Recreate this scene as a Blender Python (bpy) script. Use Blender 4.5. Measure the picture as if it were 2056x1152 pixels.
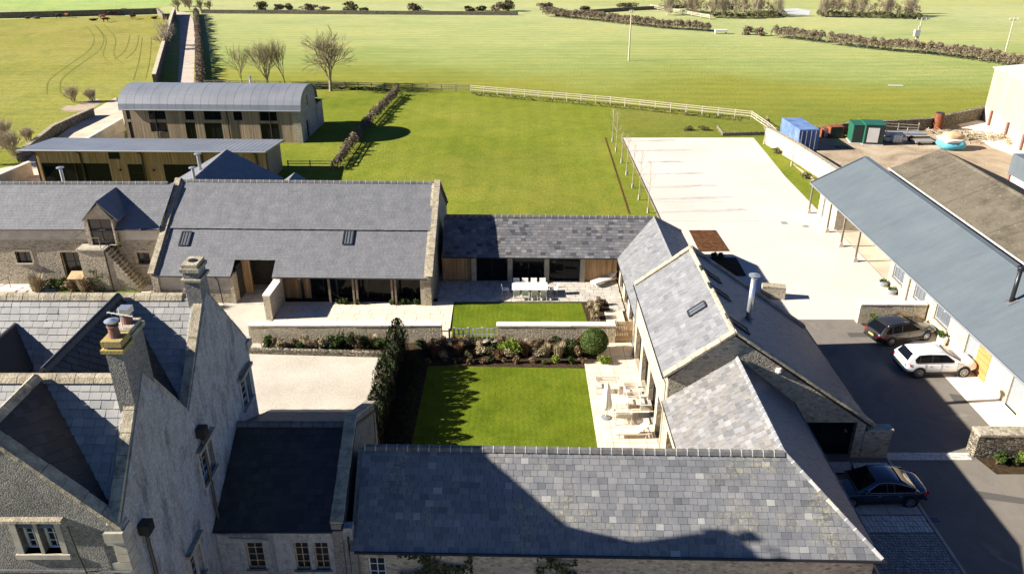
import bpy, math, random
import numpy as np
from mathutils import Vector, Matrix
random.seed(7); RN = random.Random(11)
S = bpy.context.scene
for o in list(bpy.data.objects): bpy.data.objects.remove(o)
# ------------------------------------------------------------------ camera, sky, sun, exposure
F, HC = 1600.0, 27.0
TH = math.atan(771/F)
cam = bpy.data.objects.new('camera', bpy.data.cameras.new('camera'))
S.collection.objects.link(cam); S.camera = cam
cam.location = (0, 0, HC); cam.rotation_euler = (math.pi/2-TH, 0, 0)
cam.data.lens = F/2056*36; cam.data.sensor_width = 36; cam.data.clip_end = 3000; cam.data.clip_start = .5
SUN_EL, SUN_AZ = math.radians(27.3), math.radians(5.5)          # light travels towards +X, slightly towards +Y
W = bpy.data.worlds.new('World'); S.world = W; W.use_nodes = True
nt = W.node_tree; bg = nt.nodes['Background']
sky = nt.nodes.new('ShaderNodeTexSky'); sky.sky_type = 'NISHITA'; sky.sun_disc = False
sky.sun_elevation = SUN_EL; sky.sun_rotation = math.radians(270)-SUN_AZ
sky.air_density = .5; sky.dust_density = .05; sky.ozone_density = 4
tint = nt.nodes.new('ShaderNodeMix'); tint.data_type = 'RGBA'; tint.blend_type = 'MULTIPLY'; tint.inputs[0].default_value = 1
tint.inputs[7].default_value = (.66, .8, 1.0, 1)                  # tints the sky bluer and dimmer, to cool and deepen the shade
nt.links.new(sky.outputs[0], tint.inputs[6]); nt.links.new(tint.outputs[2], bg.inputs[0]); bg.inputs[1].default_value = .05
sun = bpy.data.objects.new('sun', bpy.data.lights.new('sun', 'SUN')); S.collection.objects.link(sun)
sun.data.energy = 5; sun.data.angle = math.radians(.5); sun.data.color = (1, .93, .82)
ld = Vector((math.cos(SUN_EL)*math.cos(SUN_AZ), math.cos(SUN_EL)*math.sin(SUN_AZ), -math.sin(SUN_EL)))
sun.rotation_euler = ld.to_track_quat('-Z', 'Y').to_euler(); sun.location = (-60, 0, 60)
S.view_settings.view_transform = 'Standard'; S.view_settings.look = 'None'
S.view_settings.exposure = 1.6; S.view_settings.gamma = 1; S.view_settings.use_curve_mapping = False
S.render.resolution_x = 1024; S.render.resolution_y = 573

# ------------------------------------------------------------------ survey helpers (photo point -> place)
def ray(px, py):
    u, v = (px-1028)/F, (576-py)/F; c, s = math.cos(TH), math.sin(TH)
    return Vector((u, c+v*s, -s+v*c))
def G(px, py, z=0.0):
    d = ray(px, py); return Vector((0, 0, HC))+d*((z-HC)/d.z)
def atY(px, py, Y):
    d = ray(px, py); return Vector((0, 0, HC))+d*(Y/d.y)
def atX(px, py, X):
    d = ray(px, py); return Vector((0, 0, HC))+d*(X/d.x)
def depth(p): return p[1]*math.cos(TH)+(HC-p[2])*math.sin(TH)

# ------------------------------------------------------------------ materials
MATS = {}
class N:
    def __init__(s, name, rough=.8, spec=.3, metal=0):
        s.m = bpy.data.materials.new(name); s.m.use_nodes = True; s.t = s.m.node_tree
        s.b = s.t.nodes['Principled BSDF']; s.b.inputs['Roughness'].default_value = rough
        s.b.inputs['Specular IOR Level'].default_value = spec; s.b.inputs['Metallic'].default_value = metal
        MATS[name] = s.m
        s.pos = s.n('ShaderNodeNewGeometry').outputs['Position']
    def n(s, t, **k):
        x = s.t.nodes.new(t)
        for a, v in k.items(): setattr(x, a, v)
        return x
    def l(s, a, b): s.t.links.new(a, b)
    def vec(s, scale=(1, 1, 1), rot=(0, 0, 0), src=None):
        x = s.n('ShaderNodeMapping'); x.inputs['Scale'].default_value = scale; x.inputs['Rotation'].default_value = rot
        s.l(src or s.pos, x.inputs[0]); return x.outputs[0]
    def noise(s, scale, detail=4, v=None, rough=.6, dist=0):
        x = s.n('ShaderNodeTexNoise'); x.inputs['Scale'].default_value = scale; x.inputs['Detail'].default_value = detail
        x.inputs['Roughness'].default_value = rough; x.inputs['Distortion'].default_value = dist
        s.l(v or s.pos, x.inputs['Vector']); return x.outputs['Fac']
    def ramp(s, fac, stops):
        x = s.n('ShaderNodeValToRGB'); e = x.color_ramp.elements
        while len(e) < len(stops): e.new(.5)
        for i, (p, c) in enumerate(stops):
            e[i].position = p; e[i].color = (*c, 1) if len(c) == 3 else c
        s.l(fac, x.inputs[0]); return x.outputs[0]
    def mix(s, fac, a, b, mode='MIX'):
        x = s.n('ShaderNodeMix', data_type='RGBA', blend_type=mode)
        for i, v in ((0, fac), (6, a), (7, b)):
            if hasattr(v, 'is_linked') or hasattr(v, 'links'): s.l(v, x.inputs[i])
            elif i == 0: x.inputs[0].default_value = v
            else: x.inputs[i].default_value = (*v, 1)
        return x.outputs[2]
    def math(s, op, a, b=0.0, clamp=False):
        x = s.n('ShaderNodeMath', operation=op, use_clamp=clamp)
        for i, v in ((0, a), (1, b)):
            if hasattr(v, 'links'): s.l(v, x.inputs[i])
            else: x.inputs[i].default_value = v
        return x.outputs[0]
    def rnd(s):
        a = s.n('ShaderNodeAttribute', attribute_name='rnd').outputs['Fac']
        o = s.n('ShaderNodeObjectInfo').outputs['Random']
        return s.math('FRACT', s.math('ADD', s.math('MULTIPLY', a, 1.0), o))
    def bump(s, h, strength=.5, dist=.02):
        x = s.n('ShaderNodeBump'); x.inputs['Strength'].default_value = strength; x.inputs['Distance'].default_value = dist
        s.l(h, x.inputs['Height']); s.l(x.outputs[0], s.b.inputs['Normal'])
    def col(s, c):
        if hasattr(c, 'links'): s.l(c, s.b.inputs['Base Color'])
        else: s.b.inputs['Base Color'].default_value = (*c, 1)
        return s.m

def plain(name, c, rough=.6, spec=.3, metal=0, var=.15, scale=3):
    n = N(name, rough, spec, metal)
    f = n.noise(scale, 5); lo = tuple(x*(1-var) for x in c); hi = tuple(min(1, x*(1+var)) for x in c)
    n.bump(n.noise(scale*9, 3), .15, .01)
    return n.col(n.ramp(f, [(.3, lo), (.7, hi)]))

def stone(name, cols, mortar, size=.22, flat=1.9, bump=.9, stain=(.12, .11, .09), stain_amt=.5, rough=.9, mlo=.02, mhi=.09):
    n = N(name, rough, .15)
    v0 = n.vec((1/size, 1/size, flat/size))
    jit = n.n('ShaderNodeVectorMath', operation='ADD'); nz = n.n('ShaderNodeTexNoise'); nz.inputs['Scale'].default_value = 1.2
    n.l(v0, nz.inputs['Vector']); sc = n.n('ShaderNodeVectorMath', operation='SCALE'); sc.inputs['Scale'].default_value = .5
    n.l(nz.outputs['Color'], sc.inputs[0]); n.l(v0, jit.inputs[0]); n.l(sc.outputs[0], jit.inputs[1])
    vo = n.n('ShaderNodeTexVoronoi', feature='F1'); n.l(jit.outputs[0], vo.inputs['Vector']); vo.inputs['Scale'].default_value = 1
    ve = n.n('ShaderNodeTexVoronoi', feature='DISTANCE_TO_EDGE'); n.l(jit.outputs[0], ve.inputs['Vector']); ve.inputs['Scale'].default_value = 1
    sep = n.n('ShaderNodeSeparateColor'); n.l(vo.outputs['Color'], sep.inputs[0])
    k = len(cols)
    c = n.ramp(sep.outputs[0], [(i/(k-1) if k > 1 else 0, x) for i, x in enumerate(cols)])
    c = n.mix(n.ramp(ve.outputs['Distance'], [(mlo, (1, 1, 1)), (mhi, (0, 0, 0))]), c, mortar)
    c = n.mix(n.math('MULTIPLY', n.ramp(n.noise(.7, 6), [(.45, (0, 0, 0)), (.75, (1, 1, 1))]), stain_amt), c, stain)
    c = n.mix(.5, c, n.ramp(n.noise(14, 3), [(.3, (.45, .45, .45)), (.7, (1, 1, 1))]), 'MULTIPLY')
    h = n.math('MINIMUM', ve.outputs['Distance'], .25)
    n.bump(h, bump, .12)
    return n.col(c)

def slate(name, cols, lichen=None, lamt=.5, rough=.5, bump=.15, lscale=.5, spec=.4, patch=.0):
    n = N(name, rough, spec)
    k = len(cols)
    c = n.ramp(n.rnd(), [(p, x) for p, x in cols])
    c = n.mix(.55, c, n.ramp(n.noise(1.3, 6), [(.3, (.6, .6, .62)), (.7, (1.15, 1.12, 1.08))]), 'MULTIPLY')
    c = n.mix(.35, c, n.ramp(n.noise(22, 3), [(.3, (.55, .55, .55)), (.75, (1.2, 1.2, 1.2))]), 'MULTIPLY')
    if lichen:
        a = n.ramp(n.noise(lscale, 3), [(.52, (0, 0, 0)), (.72, (1, 1, 1))])
        b = n.ramp(n.noise(7, 5, rough=.8), [(.5, (0, 0, 0)), (.62, (1, 1, 1))])
        c = n.mix(n.math('MULTIPLY', n.math('MULTIPLY', a, b), lamt), c, lichen)
    n.bump(n.noise(30, 4), bump, .01)
    return n.col(c)

def grass(name, a, b, c2, scale=.12, dry=(.2, .17, .06), dryamt=.3, fine=6, stripes=None, bump=.6):
    n = N(name, .95, .05)
    c = n.ramp(n.noise(scale, 6), [(.3, a), (.5, b), (.72, c2)])
    c = n.mix(n.math('MULTIPLY', n.ramp(n.noise(scale*.35, 4), [(.5, (0, 0, 0)), (.72, (1, 1, 1))]), dryamt), c, dry)
    c = n.mix(.75, c, n.ramp(n.noise(fine, 6, rough=.8), [(.3, (.55, .58, .5)), (.7, (1.25, 1.2, 1.15))]), 'MULTIPLY')
    c = n.mix(.7, c, n.ramp(n.noise(fine*.13, 5, rough=.7, dist=.8), [(.35, (.78, .84, .8)), (.5, (1, 1, 1)), (.66, (1.2, 1.1, 1.0))]), 'MULTIPLY')
    if stripes:
        d, per, amt = stripes
        w = n.n('ShaderNodeTexWave', wave_type='BANDS', bands_direction=d); w.inputs['Scale'].default_value = per
        w.inputs['Distortion'].default_value = 5; w.inputs['Detail'].default_value = 4; w.inputs['Detail Scale'].default_value = .4; n.l(n.pos, w.inputs['Vector'])
        c = n.mix(amt, c, n.ramp(w.outputs['Fac'], [(.2, (.8, .82, .75)), (.8, (1.08, 1.06, 1.1))]), 'MULTIPLY')
    n.bump(n.noise(fine*2.2, 5, rough=.8), bump, .12)
    return n.col(c)

def boards(name, cols, axis='X', w=.14, rough=.8, rot=0):
    n = N(name, rough, .2)
    sp = n.n('ShaderNodeSeparateXYZ'); n.l(n.vec(rot=(0, 0, rot)), sp.inputs[0])
    q = n.math('DIVIDE', sp.outputs[0 if axis == 'X' else (1 if axis == 'Y' else 2)], w)
    fl = n.math('FLOOR', q); fr = n.math('FRACT', q)
    wn = n.n('ShaderNodeTexWhiteNoise', noise_dimensions='1D'); n.l(fl, wn.inputs['W'])
    k = len(cols); c = n.ramp(wn.outputs['Value'], [(i/(k-1), x) for i, x in enumerate(cols)])
    st = n.noise(1, 6, v=n.vec((7, 7, .5) if axis != 'Z' else (.5, .5, 8)))
    c = n.mix(.8, c, n.ramp(st, [(.3, (.55, .52, .48)), (.7, (1.15, 1.12, 1.08))]), 'MULTIPLY')
    e = n.math('MINIMUM', fr, n.math('SUBTRACT', 1.0, fr))
    c = n.mix(n.ramp(e, [(.03, (.7, .7, .7)), (.09, (0, 0, 0))]), c, (.03, .025, .02))
    n.bump(n.math('MINIMUM', e, .1), .6, .05)
    return n.col(c)

def leafmat(name, cols, rough=.7):
    n = N(name, rough, .15); k = len(cols)
    a = n.n('ShaderNodeAttribute', attribute_name='rnd').outputs['Fac']
    c = n.ramp(a, [(i/(k-1), x) for i, x in enumerate(cols)])
    c = n.mix(.6, c, n.ramp(n.noise(1.8, 3), [(.3, (.55, .55, .55)), (.7, (1.2, 1.2, 1.2))]), 'MULTIPLY')
    return n.col(c)

# grounds
grass('field_far_old', (.19, .24, .065), (.235, .285, .09), (.27, .30, .115), .02, (.26, .25, .09), .4, 1.2, ('Y', .09, .35), .5)
grass('field_bright', (.26, .34, .11), (.3, .38, .135), (.33, .4, .15), .02, (.3, .4, .12), .3, 1.0)
grass('field_olive', (.13, .155, .025), (.16, .18, .03), (.19, .195, .045), .05, (.2, .16, .05), .6, 1.5, None, .9)
grass('field_left', (.205, .215, .045), (.255, .255, .06), (.29, .275, .085), .04, (.3, .24, .09), .6, 1.1, ('Y', .12, .25), .9)
grass('lawn', (.14, .178, .018), (.18, .212, .026), (.225, .24, .04), .06, (.22, .19, .05), .7, 2.6, ('X', .13, .22), .9)
grass('court_lawn', (.1, .145, .01), (.135, .185, .014), (.17, .21, .022), .45, (.14, .165, .015), .5, 7, ('X', .9, .3), 1.0)
plain('gravel_pale', (.74, .66, .55), .95, .1, 0, .1, .6)
n = N('gravel_court', .95, .1)
n.bump(n.noise(24, 5, rough=.9), .6, .04); n.col(n.mix(.6, n.ramp(n.noise(.4, 4), [(.3, (.43, .39, .325)), (.7, (.55, .505, .43))]), n.ramp(n.noise(8, 6, rough=.9), [(.35, (.55, .5, .45)), (.6, (1.15, 1.15, 1.15))]), 'MULTIPLY'))
n = N('car_park_gravel', .95, .1)
n.bump(n.noise(14, 6, rough=.9), .6, .05)
c_ = n.mix(.7, n.ramp(n.noise(.1, 5), [(.3, (.5, .455, .4)), (.7, (.6, .55, .49))]), n.ramp(n.noise(11, 6, rough=.9), [(.3, (.75, .72, .7)), (.6, (1.1, 1.1, 1.1))]), 'MULTIPLY')
n.col(c_)
n = N('tarmac', .9, .2)
c_ = n.ramp(n.noise(.25, 6, dist=.6), [(.3, (.125, .112, .096)), (.52, (.18, .162, .138)), (.62, (.16, .144, .122)), (.75, (.26, .233, .195))])
n.bump(n.noise(60, 3), .3, .01); n.col(n.mix(.4, c_, n.ramp(n.noise(25, 4), [(.3, (.6, .6, .6)), (.7, (1.2, 1.2, 1.2))]), 'MULTIPLY'))
n = N('dirt_yard', .95, .1)
c_ = n.ramp(n.noise(.2, 6, dist=1), [(.3, (.2, .15, .1)), (.5, (.33, .26, .18)), (.7, (.42, .35, .26))])
n.bump(n.noise(4, 6), .6, .1); n.col(c_)
plain('lane_surface', (.42, .36, .3), .95, .1, 0, .22, .5)
plain('drive', (.5, .42, .32), .95, .1, 0, .2, .4)
n = N('soil', .95, .05); n.bump(n.noise(5, 6, rough=.8), 1, .15)
n.col(n.ramp(n.noise(2.2, 6, rough=.8), [(.3, (.03, .016, .008)), (.5, (.10, .045, .02)), (.7, (.2, .1, .05))]))
n = N('dark_soil', .95, .05); n.bump(n.noise(5, 6, rough=.8), 1, .15)
n.col(n.ramp(n.noise(3, 6, rough=.8), [(.3, (.02, .015, .01)), (.7, (.09, .06, .035))]))
n = N('field_far', .95, .05)
sp_ = n.n('ShaderNodeSeparateXYZ'); n.l(n.pos, sp_.inputs[0])
q_ = n.math('ADD', sp_.outputs[1], n.math('MULTIPLY', n.math('SUBTRACT', n.noise(.022, 5), .5), 60.0))
q_ = n.math('ADD', q_, n.math('MULTIPLY', sp_.outputs[0], .10))
c_ = n.ramp(n.math('DIVIDE', q_, 400.0), [(.29, (.19, .205, .035)), (.335, (.225, .235, .045)), (.375, (.26, .3, .095)), (.45, (.325, .355, .145)), (.6, (.37, .39, .19)), (.68, (.35, .355, .14)), (1, (.38, .37, .17))])
c_ = n.mix(.8, c_, n.ramp(n.noise(.07, 7, v=n.vec((.45, 1, 1)), rough=.7), [(.3, (.74, .82, .7)), (.5, (1, 1, 1)), (.68, (1.2, 1.07, .98))]), 'MULTIPLY')
c_ = n.mix(.6, c_, n.ramp(n.noise(.9, 5, v=n.vec((.35, 1, 1)), rough=.8), [(.3, (.68, .72, .62)), (.7, (1.18, 1.14, 1.1))]), 'MULTIPLY')
w_ = n.n('ShaderNodeTexWave', wave_type='BANDS', bands_direction='Y'); w_.inputs['Scale'].default_value = .09; w_.inputs['Distortion'].default_value = 6; w_.inputs['Detail'].default_value = 3; w_.inputs['Detail Scale'].default_value = .3; n.l(n.pos, w_.inputs['Vector'])
c_ = n.mix(.3, c_, n.ramp(w_.outputs['Fac'], [(.2, (.78, .82, .75)), (.8, (1.08, 1.06, 1.05))]), 'MULTIPLY')
n.bump(n.noise(2.2, 6, rough=.8), .7, .25); n.col(c_)
# walls
stone('rubble', [(.22, .185, .13), (.4, .35, .26), (.52, .46, .35), (.33, .29, .22)], (.42, .37, .28), .24, 2.2, .45, (.17, .155, .11), .45, mhi=.13)
stone('rubble_pale', [(.38, .325, .23), (.56, .485, .35), (.66, .58, .43), (.47, .41, .3)], (.5, .44, .33), .19, 1.5, .6, (.3, .26, .18), .3)
stone('dry_stone', [(.12, .1, .075), (.28, .24, .18), (.42, .37, .28), (.2, .17, .12)], (.04, .035, .03), .24, 2.6, 1, (.1, .09, .06), .4, mlo=.03, mhi=.12)
stone('cream_stone', [(.4, .33, .235), (.49, .42, .305), (.52, .455, .34)], (.43, .37, .28), .45, 2.4, .3, (.36, .3, .2), .4)
stone('manor_stone', [(.15, .14, .125), (.24, .225, .2), (.33, .31, .27), (.2, .19, .17)], (.22, .21, .19), .075, 1.2, .4, (.1, .095, .085), .6, mlo=.01, mhi=.12)
n = N('render', .95, .1)
c_ = n.ramp(n.noise(1.1, 7, v=n.vec((1, 1, .35)), rough=.7), [(.26, (.15, .145, .135)), (.38, (.33, .325, .31)), (.5, (.58, .575, .555)), (.6, (.43, .415, .39)), (.72, (.54, .535, .515)), (.86, (.27, .245, .22))])
n.bump(n.noise(9, 7, rough=.85), 1.0, .12); n.col(n.mix(.8, c_, n.ramp(n.noise(9, 6, rough=.8), [(.35, (.5, .5, .5)), (.65, (1.2, 1.2, 1.2))]), 'MULTIPLY'))
plain('render_smooth', (.45, .41, .34), .9, .1, 0, .3, .8)
n = N('coping', .95, .1)
c_ = n.ramp(n.noise(2.5, 7, rough=.75), [(.3, (.14, .12, .09)), (.48, (.3, .26, .19)), (.62, (.42, .37, .27)), (.75, (.36, .24, .07))])
n.bump(n.noise(14, 5), .7, .05); n.col(c_)
plain('coping_white', (.78, .72, .6), .85, .2, 0, .08, .9)
plain('dressed_stone', (.36, .325, .26), .85, .2, 0, .2, 2.5)
n = N('yellow_lichen', .95, .1); n.bump(n.noise(14, 4), .5, .03)
n.col(n.ramp(n.noise(6, 6), [(.35, (.26, .23, .16)), (.55, (.36, .26, .07)), (.75, (.42, .33, .12))]))
plain('terracotta', (.2, .1, .075), .8, .2, 0, .2, 5)
# roofs
slate('slate_front', [(0, (.115, .12, .13)), (.06, (.145, .15, .16)), (.3, (.17, .174, .182)), (.85, (.195, .197, .203)), (.96, (.225, .225, .228)), (.975, (.31, .31, .3))], (.42, .36, .16), .9)
slate('slate_patchwork', [(0, (.14, .142, .145)), (.2, (.178, .172, .165)), (.45, (.195, .198, .205)), (.6, (.205, .193, .178)), (.85, (.22, .222, .228)), (1, (.265, .265, .262))], (.36, .28, .12), .3)
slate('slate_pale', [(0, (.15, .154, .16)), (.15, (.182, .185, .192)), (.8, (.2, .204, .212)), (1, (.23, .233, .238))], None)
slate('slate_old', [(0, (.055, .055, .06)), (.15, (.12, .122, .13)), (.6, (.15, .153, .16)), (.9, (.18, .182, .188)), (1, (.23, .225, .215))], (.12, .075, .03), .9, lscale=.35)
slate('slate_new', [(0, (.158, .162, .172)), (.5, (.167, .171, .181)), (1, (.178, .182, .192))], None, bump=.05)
slate('slate_shaded', [(0, (.085, .09, .104)), (.5, (.092, .097, .112)), (1, (.1, .105, .12))], None, bump=.05)  # slate colour darkened to paint in the shade of the east slopes
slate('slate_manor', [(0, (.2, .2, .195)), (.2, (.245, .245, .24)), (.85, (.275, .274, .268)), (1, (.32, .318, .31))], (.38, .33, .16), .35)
slate('slate_manor_shaded', [(0, (.035, .034, .032)), (.5, (.045, .043, .04)), (1, (.06, .056, .05))], (.13, .11, .06), .5)  # manor slate darkened: shade put into the colour of cross roofs, dormers, wing
plain('ridge_clay', (.12, .118, .115), .8, .2, 0, .35, 3)
plain('mortar_white', (.42, .41, .385), .9, .1, 0, .15, 4)
n = N('corrugated', .45, .4)
c_ = n.ramp(n.noise(.25, 5), [(.3, (.088, .108, .122)), (.7, (.108, .129, .143))]); c_ = n.mix(.6, c_, n.ramp(n.noise(.8, 6, v=n.vec((.25, 2.2, 1)), rough=.7), [(.3, (.8, .8, .8)), (.6, (1, 1, 1)), (.75, (1.12, 1.1, 1.06))]), 'MULTIPLY'); n.col(c_); n.bump(n.noise(3, 3), .05, .02)
n = N('zinc', .42, .5, .3)
n.col(n.ramp(n.noise(.35, 6, v=n.vec((1, 1, .3))), [(.3, (.2, .215, .235)), (.7, (.27, .28, .295))]))
n = N('asbestos', .95, .1)
c_ = n.ramp(n.noise(.5, 7, rough=.8), [(.3, (.05, .043, .03)), (.5, (.105, .09, .067)), (.7, (.14, .12, .092))])
c_ = n.mix(n.ramp(n.noise(5, 6, rough=.9), [(.58, (0, 0, 0)), (.66, (1, 1, 1))]), c_, (.27, .24, .19))
n.bump(n.noise(8, 5), .5, .05); n.col(c_)
# timbers, metals, glass
boards('larch', [(.36, .225, .115), (.52, .345, .18), (.44, .28, .14), (.6, .42, .235)], 'X', .13)
boards('larch_grey', [(.24, .185, .13), (.38, .295, .21), (.3, .235, .165), (.45, .35, .25)], 'X', .14)
boards('orange_wood', [(.4, .2, .07), (.5, .27, .1)], 'Z', .13)
boards('shed_boards', [(.42, .33, .23), (.5, .42, .32), (.47, .385, .29)], 'Y', .3)
plain('oak', (.42, .3, .17), .75, .2, 0, .2, 4)
plain('old_wood', (.2, .165, .125), .9, .1, 0, .3, 5)
plain('fence_pale', (.43, .38, .29), .85, .1, 0, .15, 3)
plain('teak_grey', (.62, .56, .48), .8, .2, 0, .12, 6)
plain('white_cushion', (.8, .78, .74), .8, .2, 0, .04, 3)
plain('black_metal', (.012, .012, .014), .4, .5, 0, .1, 3)
plain('dark_frame', (.02, .02, .022), .5, .4, 0, .1, 3)
plain('steel', (.5, .52, .54), .3, .5, .7, .08, 3)
plain('white_paint', (.62, .62, .6), .5, .4, 0, .05, 3)
plain('grey_door', (.2, .215, .23), .6, .3, 0, .05, 3)
plain('grey_pipe', (.22, .23, .25), .45, .5, 0, .2, 3)
plain('lead', (.1, .1, .105), .6, .4, 0, .3, 3)
plain('dark_boards', (.05, .045, .04), .8, .2, 0, .4, 7)
n = N('glass', .05, .22); n.b.inputs['IOR'].default_value = 1.4; n.col((.008, .009, .011))
n = N('glass_old', .12, .6); n.col(n.ramp(n.noise(2.5, 3), [(.3, (.008, .009, .01)), (.7, (.03, .035, .04))]))
n = N('glass_sky', .08, .5); n.col((.1, .115, .13))
n = N('water', .9, .1); n.col((.42, .43, .42))
# plants
leafmat('leaf_green', [(.025, .045, .01), (.05, .085, .015), (.085, .12, .025)])
leafmat('leaf_lime', [(.07, .11, .015), (.13, .19, .02), (.2, .25, .03)])
leafmat('leaf_dark', [(.012, .022, .01), (.03, .045, .015), (.055, .07, .02)])
leafmat('leaf_dry', [(.09, .06, .035), (.19, .13, .075), (.3, .215, .13)])
leafmat('leaf_straw', [(.2, .16, .09), (.34, .28, .17), (.46, .38, .25)])
leafmat('leaf_rust', [(.07, .035, .018), (.13, .075, .04), (.2, .13, .07)])
leafmat('hedge_brown', [(.11, .08, .05), (.2, .155, .105), (.28, .225, .15)])
leafmat('hedge_olive', [(.05, .05, .02), (.1, .095, .04), (.15, .14, .07)])
plain('bark', (.26, .215, .13), .95, .05, 0, .3, 4)
plain('bark_pale', (.4, .335, .24), .95, .05, 0, .2, 4)
plain('stem', (.12, .085, .055), .9, .1, 0, .3, 4)
M = MATS

# ------------------------------------------------------------------ mesh + object helpers
C = S.collection
def tag(o, label=None, cat=None, group=None, kind=None):
    if label: o['label'] = label
    if cat: o['category'] = cat
    if group: o['group'] = group
    if kind: o['kind'] = kind
    return o
def thing(name, loc, label, cat, group=None, rz=0.0):
    e = bpy.data.objects.new(name, None); C.objects.link(e); e.empty_display_size = .5
    e.location = loc; e.rotation_euler = (0, 0, rz); return tag(e, label, cat, group)
ORG = {}
class MB:
    def __init__(s): s.v = []; s.f = []; s.r = []; s.mi = []
    def add(s, vs, fs, r=0.0, mi=0):
        b = len(s.v); s.v += [tuple(x) for x in vs]
        for f in fs: s.f.append(tuple(b+i for i in f)); s.r.append(r); s.mi.append(mi)
        return s
    def box(s, x0, y0, z0, x1, y1, z1, r=0.0, mi=0):
        vs = [(x0, y0, z0), (x1, y0, z0), (x1, y1, z0), (x0, y1, z0), (x0, y0, z1), (x1, y0, z1), (x1, y1, z1), (x0, y1, z1)]
        return s.add(vs, [(0, 3, 2, 1), (4, 5, 6, 7), (0, 1, 5, 4), (1, 2, 6, 5), (2, 3, 7, 6), (3, 0, 4, 7)], r, mi)
    def beam(s, a, b, w, h, up=(0, 0, 1), r=0.0, mi=0):           # box from a to b, w across, h along up (centred)
        a, b, up = Vector(a), Vector(b), Vector(up); d = (b-a).normalized(); x = d.cross(up)
        if x.length < 1e-4: x = d.cross(Vector((0, 1, 0)))
        x.normalize(); u = x.cross(d).normalized(); x *= w/2; u *= h/2
        vs = [a-x-u, a+x-u, a+x+u, a-x+u, b-x-u, b+x-u, b+x+u, b-x+u]
        return s.add(vs, [(3, 2, 1, 0), (4, 5, 6, 7), (0, 1, 5, 4), (1, 2, 6, 5), (2, 3, 7, 6), (3, 0, 4, 7)], r, mi)
    def prism(s, poly, d, r=0.0, mi=0):                            # poly (3D, planar) extruded by vector d
        n = len(poly); p = [Vector(q) for q in poly]; d = Vector(d)
        nn = Vector((0, 0, 0))
        for i in range(n): nn += p[i].cross(p[(i+1) % n])
        if nn.dot(d) > 0: p = p[::-1]
        vs = p+[q+d for q in p]
        fs = [tuple(range(n)), tuple(range(2*n-1, n-1, -1))]+[(i, i+n, (i+1) % n+n, (i+1) % n) for i in range(n)]
        return s.add(vs, fs, r, mi)
    def tube(s, pts, rad, seg=8, cap=True, r=0.0, mi=0):
        pts = [Vector(p) for p in pts]; n = len(pts)
        if not hasattr(rad, '__len__'): rad = [rad]*n
        vs = []; pr = None
        for i, p in enumerate(pts):
            d = (pts[min(i+1, n-1)]-pts[max(i-1, 0)]).normalized()
            if pr is None: pr = d.cross(Vector((.3, .1, 1)) if abs(d.z) < .9 else Vector((1, 0, 0)))
            pr = (pr-d*pr.dot(d)).normalized(); q = d.cross(pr)
            for k in range(seg):
                t = 2*math.pi*k/seg; vs.append(p+(pr*math.cos(t)+q*math.sin(t))*rad[i])
        fs = [(i*seg+k, i*seg+(k+1) % seg, (i+1)*seg+(k+1) % seg, (i+1)*seg+k) for i in range(n-1) for k in range(seg)]
        if cap: fs += [tuple(range(seg-1, -1, -1)), tuple(range((n-1)*seg, n*seg))]
        return s.add(vs, fs, r, mi)
    def lathe(s, c, prof, seg=16, r=0.0, mi=0):                    # prof [(radius,z)]
        vs = [(c[0]+a*math.cos(2*math.pi*k/seg), c[1]+a*math.sin(2*math.pi*k/seg), c[2]+z) for a, z in prof for k in range(seg)]
        n = len(prof)
        fs = [(i*seg+k, i*seg+(k+1) % seg, (i+1)*seg+(k+1) % seg, (i+1)*seg+k) for i in range(n-1) for k in range(seg)]
        fs += [tuple(range(seg-1, -1, -1)), tuple(range((n-1)*seg, n*seg))]
        return s.add(vs, fs, r, mi)
    def build(s, name, mats, parent=None, off=None, smooth=False):
        me = bpy.data.meshes.new(name)
        o = (0, 0, 0) if off is None else off
        vs = s.v if off is None else [(x-o[0], y-o[1], z-o[2]) for x, y, z in s.v]
        me.from_pydata(vs, [], s.f)
        mats = mats if isinstance(mats, (list, tuple)) else [mats]
        for m in mats: me.materials.append(M[m] if isinstance(m, str) else m)
        if len(mats) > 1: me.polygons.foreach_set('material_index', s.mi)
        if any(s.r):
            at = me.attributes.new('rnd', 'FLOAT', 'FACE'); at.data.foreach_set('value', s.r)
        if smooth: me.polygons.foreach_set('use_smooth', [True]*len(s.f))
        me.update()
        ob = bpy.data.objects.new(name, me); C.objects.link(ob)
        if parent is not None: ob.parent = parent
        return ob
def bevel(o, w=.01, seg=2):
    m = o.modifiers.new('bevel', 'BEVEL'); m.width = w; m.segments = seg; m.limit_method = 'ANGLE'; return o

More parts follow.
